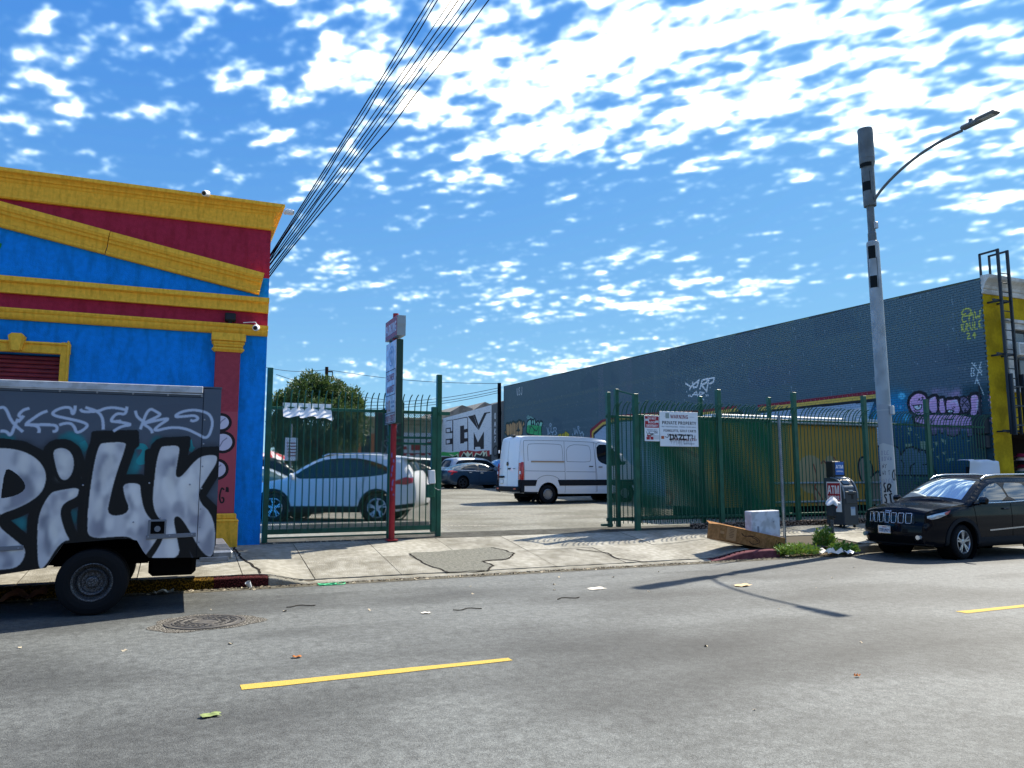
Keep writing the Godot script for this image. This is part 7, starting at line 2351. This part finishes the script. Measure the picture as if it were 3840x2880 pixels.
	for i in 12:
		(uc if i % 2 else uc2).lathe([Vector2(1.15, 1.55), Vector2(0.02, 2.0)], Transform3D(), 3, TAU * i / 12.0, TAU * (i + 1) / 12.0)
	obj("canopy", uc, mat("canopy_red", "#b3202b", 0.8), um)
	obj("canopy", uc2, mat("canopy_white", "#d8d2cf", 0.8), um)
	var us := MB.new()
	us.tube([Vector3.ZERO, Vector3(0, 2.0, 0)], 0.025, 8)
	obj("pole", us, mats["pole_lamp"], um)
	var ns := thing("notice_board", "white notice on a post behind the silver saloon", "sign", Vector3(4.3, lot(-33.0), -33.0))
	var nb := MB.new()
	nb.box(Vector3(0, 2.05, 0), Vector3(0.5, 0.95, 0.03))
	obj("panel", nb, mats["sign_white"], ns)
	var nl := MB.new()
	for i in 5:
		nl.box(Vector3(0, 2.3 - i * 0.13, 0.017), Vector3(0.36, 0.05, 0.004))
	obj("lettering", nl, mats["faded_red"], ns)
	var np := MB.new()
	np.tube([Vector3(0, 0, -0.04), Vector3(0, 3.1, -0.04)], 0.03, 8)
	obj("post", np, mats["galvanised"], ns)

# ---------------------------------------------------------------- scraps in the gutter and on the road
func litter() -> void:
	var paper := mat("litter_paper", "#d2cbbd", 0.85)
	var brown := mat("litter_card", "#8c5f4a", 0.9)
	var list := [["crumpled brown card in the gutter left of the truck's rear wheel", "card", Vector3(-1.75, 0.02, -11.85), 0.3, 0.14, brown], ["white scrap in the gutter behind the truck's wheel", "scrap", Vector3(-0.1, 0.01, -11.8), 0.16, 0.05, paper], ["flattened pale carton lying in the road past the driveway", "scrap", Vector3(5.54, 0.0, -9.8), 0.16, 0.012, paper], ["tan paper scrap lying by the tip of the lamp's shadow", "scrap", Vector3(7.63, 0.0, -9.2), 0.17, 0.02, mat("litter_tan", "#c9b08a", 0.85)], ["white crumpled paper beside the weeds at the kerb", "paper", Vector3(12.0, 0.05, -11.75), 0.26, 0.12, paper], ["pale shred of plastic under the sprawling weed", "plastic", Vector3(12.35, 0.04, -11.65), 0.2, 0.08, mat("litter_plastic", "#c8ccd2", 0.5)], ["small dry brown leaf on the road above the yellow dash", "leaf", Vector3(1.05, 0.004, -7.24), 0.05, 0.015, mat("litter_leaf", "#a4683a", 0.8)], ["dry yellow leaf in the near lane", "leaf", Vector3(5.05, 0.004, -4.75), 0.03, 0.02, mats["litter_leaf"]], ["long green blade lying on the near lane left of the dash", "leaf", Vector3(0.28, 0.004, -5.75), 0.08, 0.015, mat("litter_green", "#7d8a5a", 0.8)], ["white flake on the road beyond the dash", "scrap", Vector3(2.75, 0.003, -8.9), 0.07, 0.008, paper]]
	for e in list:
		var mb := MB.new()
		var s := rng.randf() * 10.0
		var r: float = e[3]
		var hgt: float = e[4]
		mb.grid(func(u, v):
			return Vector3((u - 0.5) * r * 1.5 + 0.12 * r * sin(v * 7.0 + s), 0.006 + hgt * absf(sin(u * 5.0 + s) * cos(v * 4.0 + s)), (v - 0.5) * r + 0.12 * r * sin(u * 6.0 + s)), 7, 6, Vector3.UP)
		tag(obj("litter_piece", mb, e[5]), e[0], e[1], "litter on the street").position = e[2]
	var cup := thing("plastic_cup", "clear crushed plastic cup in the gutter under the yellow kerb", "cup", Vector3(1.02, 0.05, -11.86))
	cup.rotation = Vector3(0.3, 0.2, 0.5)
	var cm := MB.new()
	cm.lathe([Vector2(0.028, -0.04), Vector2(0.04, 0.05), Vector2(0.038, 0.05), Vector2(0.026, -0.037), Vector2(0.0, -0.037)], Transform3D(), 18)
	obj("wall", cm, mat("cup_clear", "#b8bcc0", 0.3), cup)
	var hose := MB.new()
	var hp := []
	for i in 40:
		var t := i / 39.0
		hp.append(Vector3(1.98 + 0.36 * t + 0.1 * sin(t * 17.0), 0.014 + 0.005 * sin(t * 30.0), -11.78 + 0.09 * cos(t * 17.0)))
	hose.tube(hp, 0.008, 5)
	tag(obj("plastic_strap", hose, mat("strap_green", "#3fb57c", 0.4)), "bright green plastic strap curled in the gutter at the driveway", "strap")
	for i in 3:
		var sw := MB.new()
		var q: Vector3 = [Vector3(3.1, 0.004, -8.95), Vector3(1.3, 0.004, -10.0), Vector3(4.6, 0.004, -9.2)][i]
		var pth := []
		for k in 8:
			pth.append(q + Vector3(k * 0.05, 0.006, 0.05 * sin(k * 1.1 + i)))
		sw.tube(pth, 0.006, 5)
		tag(obj("twig", sw, mat("twig_dark", "#2a2520", 0.9)), ["bent dark twig on the road in line with the red pole", "short curved twig on the road near the manhole", "thin dark twig on the road nearest the driveway's middle"][i], "twig", "twigs on the road")
	# grit along the gutter
	var gr := MultiMesh.new()
	gr.transform_format = MultiMesh.TRANSFORM_3D
	var pb := MB.new()
	pb.box(Vector3.ZERO, Vector3(0.03, 0.012, 0.022), Basis(Vector3(1, 1, 0.3).normalized(), 0.6))
	gr.mesh = pb.mesh()
	gr.instance_count = 900
	for i in 900:
		var x := rng.randf_range(-4.0, 13.0)
		var zz := -11.96 + absf(rng.randfn()) * 0.07
		gr.set_instance_transform(i, Transform3D(Basis(Vector3.UP, rng.randf() * TAU).scaled(Vector3.ONE * rng.randf_range(0.3, 1.3)), Vector3(x, 0.008, zz)))
	var gi := MultiMeshInstance3D.new()
	gi.name = "gravel"; gi.multimesh = gr; gi.material_override = mat("grit", "#6d6353", 0.95)
	stuff(gi); add_child(gi)
	tag(gi, "loose grit and dead leaves gathered along the gutter", "grit")

func debris() -> void:
	var mm := MultiMesh.new()
	mm.transform_format = MultiMesh.TRANSFORM_3D
	var mb := MB.new()
	mb.grid(func(u, v): return Vector3((u - 0.5) * 0.06, 0.012 * sin(u * 4.0) * cos(v * 3.0), (v - 0.5) * 0.04), 3, 3, Vector3.UP)
	mm.mesh = mb.mesh()
	mm.instance_count = 320
	for i in 320:
		var at := Vector3(rng.randf_range(-4.5, 1.6), 0.012, -11.93 + absf(rng.randfn()) * 0.1)
		if i % 4 == 1:
			at = Vector3(rng.randf_range(2.0, 9.5), 0.012, -11.9 + absf(rng.randfn()) * 0.08)
		elif i % 4 == 2:
			at = Vector3(rng.randf_range(10.9, 12.8), 0.05, rng.randf_range(-12.5, -11.8))
		elif i % 4 == 3:
			at = Vector3(rng.randf_range(1.4, 3.6), 0.395, rng.randf_range(-14.95, -14.6)) if i % 8 == 3 else Vector3(rng.randf_range(-6, 16), 0.006, rng.randf_range(-11.6, -4.0))
		mm.set_instance_transform(i, Transform3D(Basis.from_euler(Vector3(rng.randf_range(-0.4, 0.4), rng.randf() * TAU, rng.randf_range(-0.4, 0.4))).scaled(Vector3.ONE * rng.randf_range(0.25, 1.0)), at))
	var o := MultiMeshInstance3D.new()
	o.name = "debris"; o.multimesh = mm; o.material_override = mat("debris_pale", "#a89d88", 0.9)
	stuff(o); add_child(o)
	tag(o, "small pale scraps and dead leaves scattered by the kerb", "debris")

func opposite_side() -> void:   # unseen low buildings behind the lens, placed to darken reflections in paint and glass
	var list := [[-16.0, 14.0, 3.3, "#8d8174", "unseen low tan building behind the viewer at the left, darkens reflections"], [0.5, 15.0, 3.6, "#7b6a60", "unseen brown single storey building directly behind the viewer, darkens reflections"], [18.0, 16.0, 3.2, "#90887c", "unseen low grey building behind the viewer at the right, darkens reflections"]]
	for e in list:
		var b := thing("unseen_building", e[4], "building", Vector3(e[0], 0, 0))
		var w := MB.new()
		w.box(Vector3(0, e[2] / 2, 10.0), Vector3(e[1], e[2], 12.0))
		obj("wall", w, mat("shop_wall_" + e[3].substr(1), e[3], 0.9), b)
		for i in 5:
			var g := MB.new()
			g.box(Vector3(-e[1] * 0.38 + i * e[1] * 0.19, 1.5, 3.99), Vector3(1.9, 2.4, 0.06))
			obj("window", g, mat("far_glass", "#26313a", 0.2), b)
	var pv := MB.new()
	pv.box(Vector3(20, 0.07, 2.6), Vector3(140, 0.14, 3.2))
	struct("near_sidewalk", pv, mats["concrete_a"])
func truck_paint() -> Dictionary:
	return {
		"letters": ["-2220,1931 -1851,1945 -1643,1920 -1476,1828 -1379,1697 -1354,1566 -1386,1417 -1492,1307 -1646,1218 -1800,1163 -1793,1057 -1626,907 -1492,784 -1558,570 -1759,544 -2139,545", "-1019,1499 -1026,1376 -1060,1338 -1173,1280 -1196,1190 -1174,1097 -1130,965 -1066,855 -1180,841 -1322,545 -1410,539 -1443,865 -1449,1122 -1413,1278 -1338,1426 -1266,1457", "-1349,1886 -1303,1943 -1204,1948 -1125,1888 -1085,1774 -1095,1641 -1147,1546 -1221,1537 -1275,1603 -1315,1735", "-868,1987 -827,2015 -554,2031 -566,1914 -649,1602 -695,1333 -716,1147 -500,1180 -585,1370 -606,1538 -381,1539 -371,1407 -321,1192 -226,1074 -113,954 -178,821 -310,614 -363,624 -402,761 -463,859 -559,881 -933,856 -954,1091 -947,1413 -922,1718 -897,1891", "-215,1965 -161,1986 42,1997 21,1800 -2,1589 57,1631 179,1801 279,1875 463,1885 472,1763 376,1600 237,1341 476,1107 493,605 337,602 82,1062 -2,1119 44,910 116,592 -291,583 -175,759 -115,935 -143,1033 -239,1152 -278,1328 -267,1543 -255,1779"],
		"hole": ["-1786,1674 -1739,1685 -1639,1604 -1577,1511 -1581,1447 -1657,1388 -1781,1357 -1806,1363"],
		"caps": ["-927,2112 -466,2135 -452,1974 -567,1875 -558,2031 -869,1997 -935,1948", "-164,2038 111,2073 115,1982 12,1601 40,1997 -206,1973", "-347,1906 -249,1917 -256,1327 -285,1192 -331,1212", "-1855,2010 -1760,2002 -1757,1956 -1851,1954", "-1524,541 -1412,790 -1405,539", "474,1763 479,1641 265,1340 500,1136 501,1096 218,1337"],
		"bars": ["27,1077 195,592 122,595", "-1799,1157 -1508,794 -1465,865 -1801,1184"],
		"teal": ["-1258,2020 -1161,2069 -1058,2023 -1033,1889 -1082,1869 -1172,1964", "-662,1352 -569,1235 -620,1208 -672,1214", "-604,1913 -536,1953 -454,1719 -501,1602 -605,1598", "-1110,1189 -1086,1207 -1062,1075 -1088,1095", "-1685,1091 -1577,1134 -1554,1014 -1619,1034", "-272,2016 -209,2037 -233,1957", "-1855,2019 -1729,2012 -1759,1993 -1854,1991"],
		"tealline": ["-465,1954 -395,1965 -357,1916 -388,1837 -438,1768 -368,1778 -351,1808", "-1040,2004 -1003,1947 -1034,1908", "113,2042 136,1942 174,1922"],
		"tag": ["-1971,2341 -1879,2381 -1824,2383 -1758,2217 -1639,2107", "-1861,2112 -1798,2113 -1755,2049 -1723,2180 -1696,2256", "-1642,2295 -1664,2257 -1694,2218", "-1410,2355 -1474,2328 -1551,2260 -1631,2190 -1514,2185 -1479,2148 -1483,2097", "-1665,2275 -1699,2293 -1655,2360 -1591,2381", "-1628,2190 -1335,2199 -1300,2171 -1306,2123 -1347,2117", "-1135,2429 -1135,2348 -1159,2319 -1172,2405 -1264,2402 -1360,2345 -1349,2303 -1189,2270 -1036,2235 -983,2198 -1047,2129 -1105,2108 -1125,2175 -1170,2222 -1236,2215 -1285,2194", "-1078,2389 -1059,2355 -889,2366 -822,2407 -719,2420 -576,2389", "-1029,2410 -889,2366 -836,2279 -826,2151", "-587,2434 -600,2335 -680,2353 -730,2312 -758,2242 -640,2261", "-745,2253 -586,2237 -523,2215 -637,2196 -721,2132", "-496,2388 -474,2309 -391,2252", "-431,2162 -355,2432 -253,2376 -206,2347 -356,2263 -408,2232 -315,2174 -295,2119", "-408,2232 -176,2298 -112,2303 -245,2206 -287,2139 -98,2199 69,2187 203,2125 329,2052 384,2231 365,2333 305,2393 152,2423 4,2388 -71,2321 62,2335 174,2352 219,2309 158,2276 120,2290"],
		"shade": ["-862,1872 -709,1912 -768,1411 -901,1336", "-189,1799 -46,1860 -54,1641 -167,1523", "-1233,1868 -1132,1850 -1122,1679 -1203,1641", "-1385,863 -1266,1043 -1239,858 -1359,697", "40,1185 246,1122 348,921 177,1005", "-213,1171 -91,1266 -43,1011 -118,1071", "-1619,1790 -1467,1678 -1506,1529", "-886,1071 -645,1027 -708,934 -879,939", "-561,1082 -383,1020 -358,865 -466,926"],
		"shine": ["-140,1919 -50,1950 -131,1720", "-833,1969 -731,1999 -791,1834", "-1283,1603 -1184,1603 -1214,1547", "-648,1084 -475,1099 -541,1024", "273,1802 404,1833 228,1541", "-1522,1790 -1639,1864 -1751,1863"],
	}

func mural_right() -> Dictionary:
	return {
		"cyan": ["-18750,4016 -18183,4293 -17735,4295 -17427,4173 -17498,3906 -17447,3539 -17445,3200 -18187,3269 -18994,3414 -19094,3661"],
		"cyanspots": ["-17852,4156 -17806,4233 -17711,4258 -17608,4213 -17567,4122 -17633,4044 -17741,4019 -17818,4072", "-18035,4053 -18007,4067 -17981,4048 -18010,4030", "-17828,3820 -17768,3833 -17734,3789 -17775,3735 -17827,3755", "-17718,3422 -17629,3552 -17503,3475 -17541,3319 -17672,3316"],
		"teal": ["-18132,3265 -17470,3224 -16701,3045 -14929,2943 -14988,1646 -16814,1523 -18202,1521"],
		"letters": ["-17479,3882 -17409,4057 -17246,4166 -17066,4182 -16870,4107 -16795,3933 -16753,3664 -16743,3542 -16816,3481 -17018,3451 -17244,3490 -17414,3627", "-16770,3942 -16629,4017 -16517,4040 -16455,3990 -16446,3465 -16765,3510", "-16415,3888 -16319,3944 -16242,3948 -16207,3793 -16172,3434 -16439,3464", "-16196,3835 -16086,3890 -15924,3875 -15788,3895 -15737,3752 -15687,3430 -15959,3407 -16172,3434", "-15400,3880 -15305,3965 -15173,3962 -15089,3871 -15135,3616 -15215,3280 -15378,3302 -15438,3390 -15392,3554", "-17309,3472 -16919,3433 -16766,3488 -15729,3412 -15378,3302 -14992,3234 -15093,3035 -15987,3036 -17292,3179"],
		"letters2": ["-16757,3114 -16515,3088 -16534,2839 -16717,2827", "-16444,3073 -16291,3053 -16318,2850 -16448,2868", "-16256,3041 -15759,3012 -15798,2803 -16009,2749 -16215,2802", "-15581,2980 -15338,2967 -15401,2721 -15557,2718", "-15296,2943 -15058,2930 -15125,2626"],
		"oval": ["-15737,3752 -15692,3896 -15576,3928 -15447,3852 -15383,3679 -15405,3534 -15501,3437 -15637,3426 -15706,3558"],
		"puffs": ["-16914,4189 -16849,4216 -16790,4177 -16832,4114", "-16656,4141 -16515,4226 -16374,4179 -16356,4090 -16626,4050", "-16078,3997 -15904,4131 -15673,4150 -15597,3951 -15806,3907 -16016,3884", "-16355,4111 -16182,4181 -16048,4081 -16195,4009"],
		"eyes": ["-17311,3799 -17005,3807 -17025,3697 -17106,3637 -17207,3645 -17279,3707", "-16184,3521 -16064,3565 -15927,3522 -15977,3473 -16095,3464"],
		"pupils": ["-17147,3763 -17108,3782 -17085,3753 -17120,3725", "-16067,3518 -16043,3529 -16030,3509 -16050,3495"],
		"brow": ["-17374,3823 -17248,3783 -17017,3808", "-17309,3653 -17237,3580 -17085,3568", "-17224,3590 -17164,3540 -17075,3545", "-17133,3953 -17070,3958 -17091,4016", "-17035,3910 -16981,3961 -16927,4012", "-17003,4008 -16950,4037 -16928,3990", "-15990,3613 -15934,3587", "-15930,3640 -15874,3610", "-17247,3446 -17204,3342 -17147,3427 -17104,3313 -17046,3420 -17003,3317", "-16730,3310 -16690,3197 -16633,3303", "-16319,3304 -16086,3266 -15923,3277", "-15652,3829 -15447,3558", "-15447,3852 -15668,3619", "-15573,3526 -15567,3463", "-15599,3486 -15561,3536 -15520,3480", "-15607,3825 -15537,3850", "-15503,3710 -15441,3642 -15489,3604", "-15673,3704 -15619,3657 -15668,3619"],
		"white": ["-16735,3917 -16546,3976", "-16384,3874 -16250,3905", "-16047,3779 -15824,3823 -15801,3672", "-15313,3861 -15201,3892", "-15142,3803 -15191,3455"],
		"camo": ["-17583,3095 -17450,3133 -17407,3017 -17513,2978", "-17313,2900 -17212,2873 -17270,2786", "-17593,2960 -17489,2954 -17523,2843", "-17219,2784 -17116,2802 -17146,2736", "-16173,2736 -16035,2708 -16108,2669", "-15610,2605 -15431,2618 -15569,2562", "-16436,2705 -16295,2677 -16352,2550", "-17724,2603 -17437,2603 -17475,2437 -17707,2467", "-17178,2649 -16953,2640 -16988,2333 -17099,2358", "-16685,2607 -16538,2622 -16573,2472", "-16443,2295 -16275,2312 -16309,2184", "-16620,2170 -16522,2189 -16510,2038", "-16067,2284 -15951,2302 -16026,2220", "-16293,2077 -16151,2095 -16209,1948", "-16798,2393 -16673,2432 -16707,2303"],
		"ghost": ["-19225,1756 -19122,1992 -18940,2532 -18712,2524 -18521,2448 -18210,2553 -17974,2453 -17885,2200 -17657,2443 -17396,2456 -17199,2361 -17000,2333 -16867,2132 -16791,1826 -16662,1611 -19235,1616"],
		"ghostline": ["-17586,1613 -17541,1879 -17381,1966", "-17399,2412 -17245,2429 -17204,2295", "-17106,1917 -16930,1937 -16770,1783 -16710,1611", "-17893,2087 -17796,1972 -17846,1634", "-17002,2311 -16888,2177"],
	}

func mural_arch() -> Dictionary:
	return {
		"arch_white": ["-38006,2953 -37977,3965 -36829,4365 -34796,4558 -31590,4453 -28341,4307 -25626,4224 -25580,1919 -38033,2048", "-24415,3852 -24399,4131 -22850,4155 -18764,4137 -18787,3003 -24447,3295"],
		"maroon": ["-38237,2310 -38186,4107 -36976,4528 -35024,4672 -31586,4544 -28337,4390 -25733,4388", "-24470,4305 -22842,4297 -20553,4301 -18473,4296"],
		"gold": ["-38078,2307 -38029,4020 -36877,4445 -34934,4592 -31589,4476 -28340,4327 -25679,4325", "-24474,4249 -22845,4244 -20557,4235 -18479,4219"],
		"black": ["-37920,2305 -37873,3934 -36779,4362 -34844,4513 -31591,4408 -28343,4265 -25625,4244 -25404,4073", "-24397,4168 -22849,4173 -20563,4153 -18485,4126", "-18714,4039 -18998,3483"],
	}

func mural_far() -> Dictionary:
	return {
		"tan": ["-50488,5213 -50279,5243 -50031,5201 -49883,4982 -49950,4533 -50182,4415 -50406,4556", "-49866,5224 -49662,5259 -49476,5087 -49462,4573 -49624,4420 -49869,4448", "-49443,5213 -49297,5307 -49153,5259 -49181,4399 -49382,4393", "-49121,5193 -48961,5254 -48819,5143 -48823,4413 -49101,4395", "-48701,5104 -48582,5271 -48465,5216 -48506,4839 -48743,4662 -48352,4610 -48353,4327 -48588,4260 -48745,4314", "-48347,5271 -48153,5338 -48077,5128 -47883,5320 -47809,4987 -47696,4855 -47737,4453 -47929,4307 -48237,4322 -48274,4575 -48041,4688 -48272,4826", "-47695,4918 -47503,5233 -47354,5021", "-50741,4704 -50572,4760 -50615,4599"],
		"greenpale": ["-46907,4933 -46831,5143 -46536,5277 -46317,5262 -46321,4958 -46760,4924", "-46175,5101 -46065,5246 -45943,5207 -46033,4941", "-45887,5113 -45743,5300 -45639,5037 -45677,4859", "-45570,4912 -45463,5026 -45324,4957 -45395,4842", "-45288,5044 -45217,5100 -45080,4942 -45151,4827", "-44977,4935 -44803,5049 -44531,4967 -44705,4741 -44978,4817"],
		"green": ["-46907,4933 -46321,4958 -45677,4874 -45325,4838 -44978,4817 -44704,4756 -44776,4539 -44712,4211 -44817,4069 -45125,4202 -45685,4244 -46040,4306 -46618,4381 -46985,4507"],
		"greenline": ["-46614,4823 -46250,4832 -46469,4663 -46618,4381", "-46249,4893 -45822,4627 -45824,4476 -45680,4619 -45540,4491 -45259,4565 -45327,4718", "-45117,4825 -45051,4554 -45194,4235", "-45824,4476 -45897,4269", "-46173,5253 -46249,4893", "-45044,5088 -45117,4825"],
		"kid": ["-43898,4650 -43738,4366 -43774,4136 -43575,4271", "-43569,4645 -43704,4393 -43511,4181 -43443,4350", "-43308,4659 -43279,4456 -43379,4318 -43057,4273", "-42987,4583 -42800,4316 -43120,4304 -43059,4130 -42934,3953", "-42924,4551 -42606,4561 -42545,4444 -42737,4313 -42424,4211 -42805,4089", "-43502,4728 -43467,4842 -43337,4868 -43228,4769 -43340,4675 -43489,4699", "-43711,3989 -43513,4080 -43254,4068 -43063,3945 -42743,4001"],
		"pale": ["-46902,5486 -46753,5599 -46606,5527 -46755,5384 -46462,5394 -46534,5491 -46243,5455 -46028,5364 -45885,5339", "-46976,5522 -46755,5353"],
		"yellow": ["-42352,4053 -42176,4129 -41929,4130 -41904,3878 -42243,3893", "-41807,4110 -41563,4153 -41538,3889 -41842,3889", "-41473,4121 -41380,4255 -41082,4170 -40849,4049 -40970,3918 -41265,3987 -41328,3879 -41478,3900"],
		"dots": ["-42147,4057 -42054,4066 -42024,3995 -42117,4000", "-41674,4076 -41595,4058 -41657,4005", "-41233,4095 -41144,4077 -41205,4025"],
		"van": ["-40468,4084 -40385,3917", "-40258,4398 -40206,4206 -40155,3933 -39975,4301", "-40004,4276 -39867,4080", "-39748,4288 -39801,4452 -39660,4457 -39578,4359 -39720,4287 -39812,3997", "-39581,4252 -39477,3954 -39250,4128", "-39250,4128 -39091,3935 -39206,3703", "-40099,3877 -40045,3767", "-39758,3887 -39705,3778", "-39422,3925 -39316,3734", "-39088,4014 -39036,3932"],
	}

func mural_yurp() -> Dictionary:
	return {
		"thick": ["-29258,5838 -28855,5626 -28246,5857", "-28846,5625 -28962,5493", "-28710,5843 -28669,5573 -28402,5567 -28209,5907", "-28197,5436 -28003,5829 -27556,5864 -27735,5679 -28083,5631 -27735,5345", "-27731,5259 -27523,5849 -27138,5847 -27230,5666 -27501,5610"],
		"thin": ["-27475,5458 -27443,5433", "-29183,5460 -29148,5423", "-28851,5160 -28446,5374 -28338,5068", "-28756,5251 -28278,5215", "-28250,5071 -28203,5317 -27877,5252 -28192,5174 -27910,4920", "-29045,5279 -28995,5174", "-28936,5279 -28886,5175", "-27761,5176 -27731,5076", "-27641,5175 -27613,5075"],
	}

func ecm_paint() -> Dictionary:
	return {
		"wall": ["-66514,6523 -64919,6499 -54325,6415 -54312,3598 -66432,3743"],
		"black": ["-64918,6461 -63116,6447 -63115,6384 -62955,6384 -62895,3692 -63133,3699 -63195,6384 -64917,6418", "-62956,6436 -59398,6429 -59397,6365 -59253,6370 -59100,3678 -59357,3686 -59397,6355 -62955,6373", "-64984,5780 -63583,5779 -63575,5438 -63174,5468 -63169,5286 -64973,5352", "-64959,4817 -63159,4816 -63147,4322 -64946,4338", "-61158,5766 -60188,5758 -60183,5432 -59354,5436 -59350,5164 -60104,5143 -60097,4679 -59343,4670 -59339,4399 -60165,4383 -60163,4278 -61130,4286", "-59254,6444 -57987,6451 -56820,5174 -55587,6465 -54325,6438 -54324,6369 -55330,6352 -56820,5174", "-57987,6475 -57575,6470 -56824,5603 -55587,6465 -55076,6379 -56753,5170", "-57902,5088 -56944,4228 -55641,5016 -55631,3664 -56344,3663 -56411,3830 -56874,3870 -57546,3869 -57544,3678 -57844,3687"],
		"white2": ["-64781,5715 -63824,5688 -63817,5398 -64724,5419", "-64756,4729 -63801,4714 -63794,4452 -64697,4408", "-57546,3869 -56477,3856 -56474,3503 -57474,3485"],
		"green": ["-66430,3688 -65605,3719 -63937,3618 -62814,3613 -61421,3624 -61412,3169 -66422,3418"],
		"red": ["-61419,3548 -60969,3686 -60373,3643 -59357,3686 -57407,3530 -56082,3538 -54435,3511 -54433,3078 -61412,3169"],
		"cream": ["-60960,3183 -60225,3589 -59640,3399 -59356,3612 -58784,3352 -58228,3555 -58085,3117", "-57810,3111 -57406,3435 -56471,3268 -55823,3577 -55438,3380 -55059,3507 -54931,3090", "-64097,3518 -63123,3233 -62183,3365 -61723,3480 -61412,3194"],
		"black2": ["-60736,3178 -60224,3489 -59783,3280 -59492,3150", "-57538,3104 -57270,3312 -56339,3170 -55822,3437 -55884,3066", "-59064,3140 -58227,3410 -58223,3120", "-62806,3226 -61874,3357 -61871,3204", "-55563,3105 -55184,3373 -55182,3096"],
	}
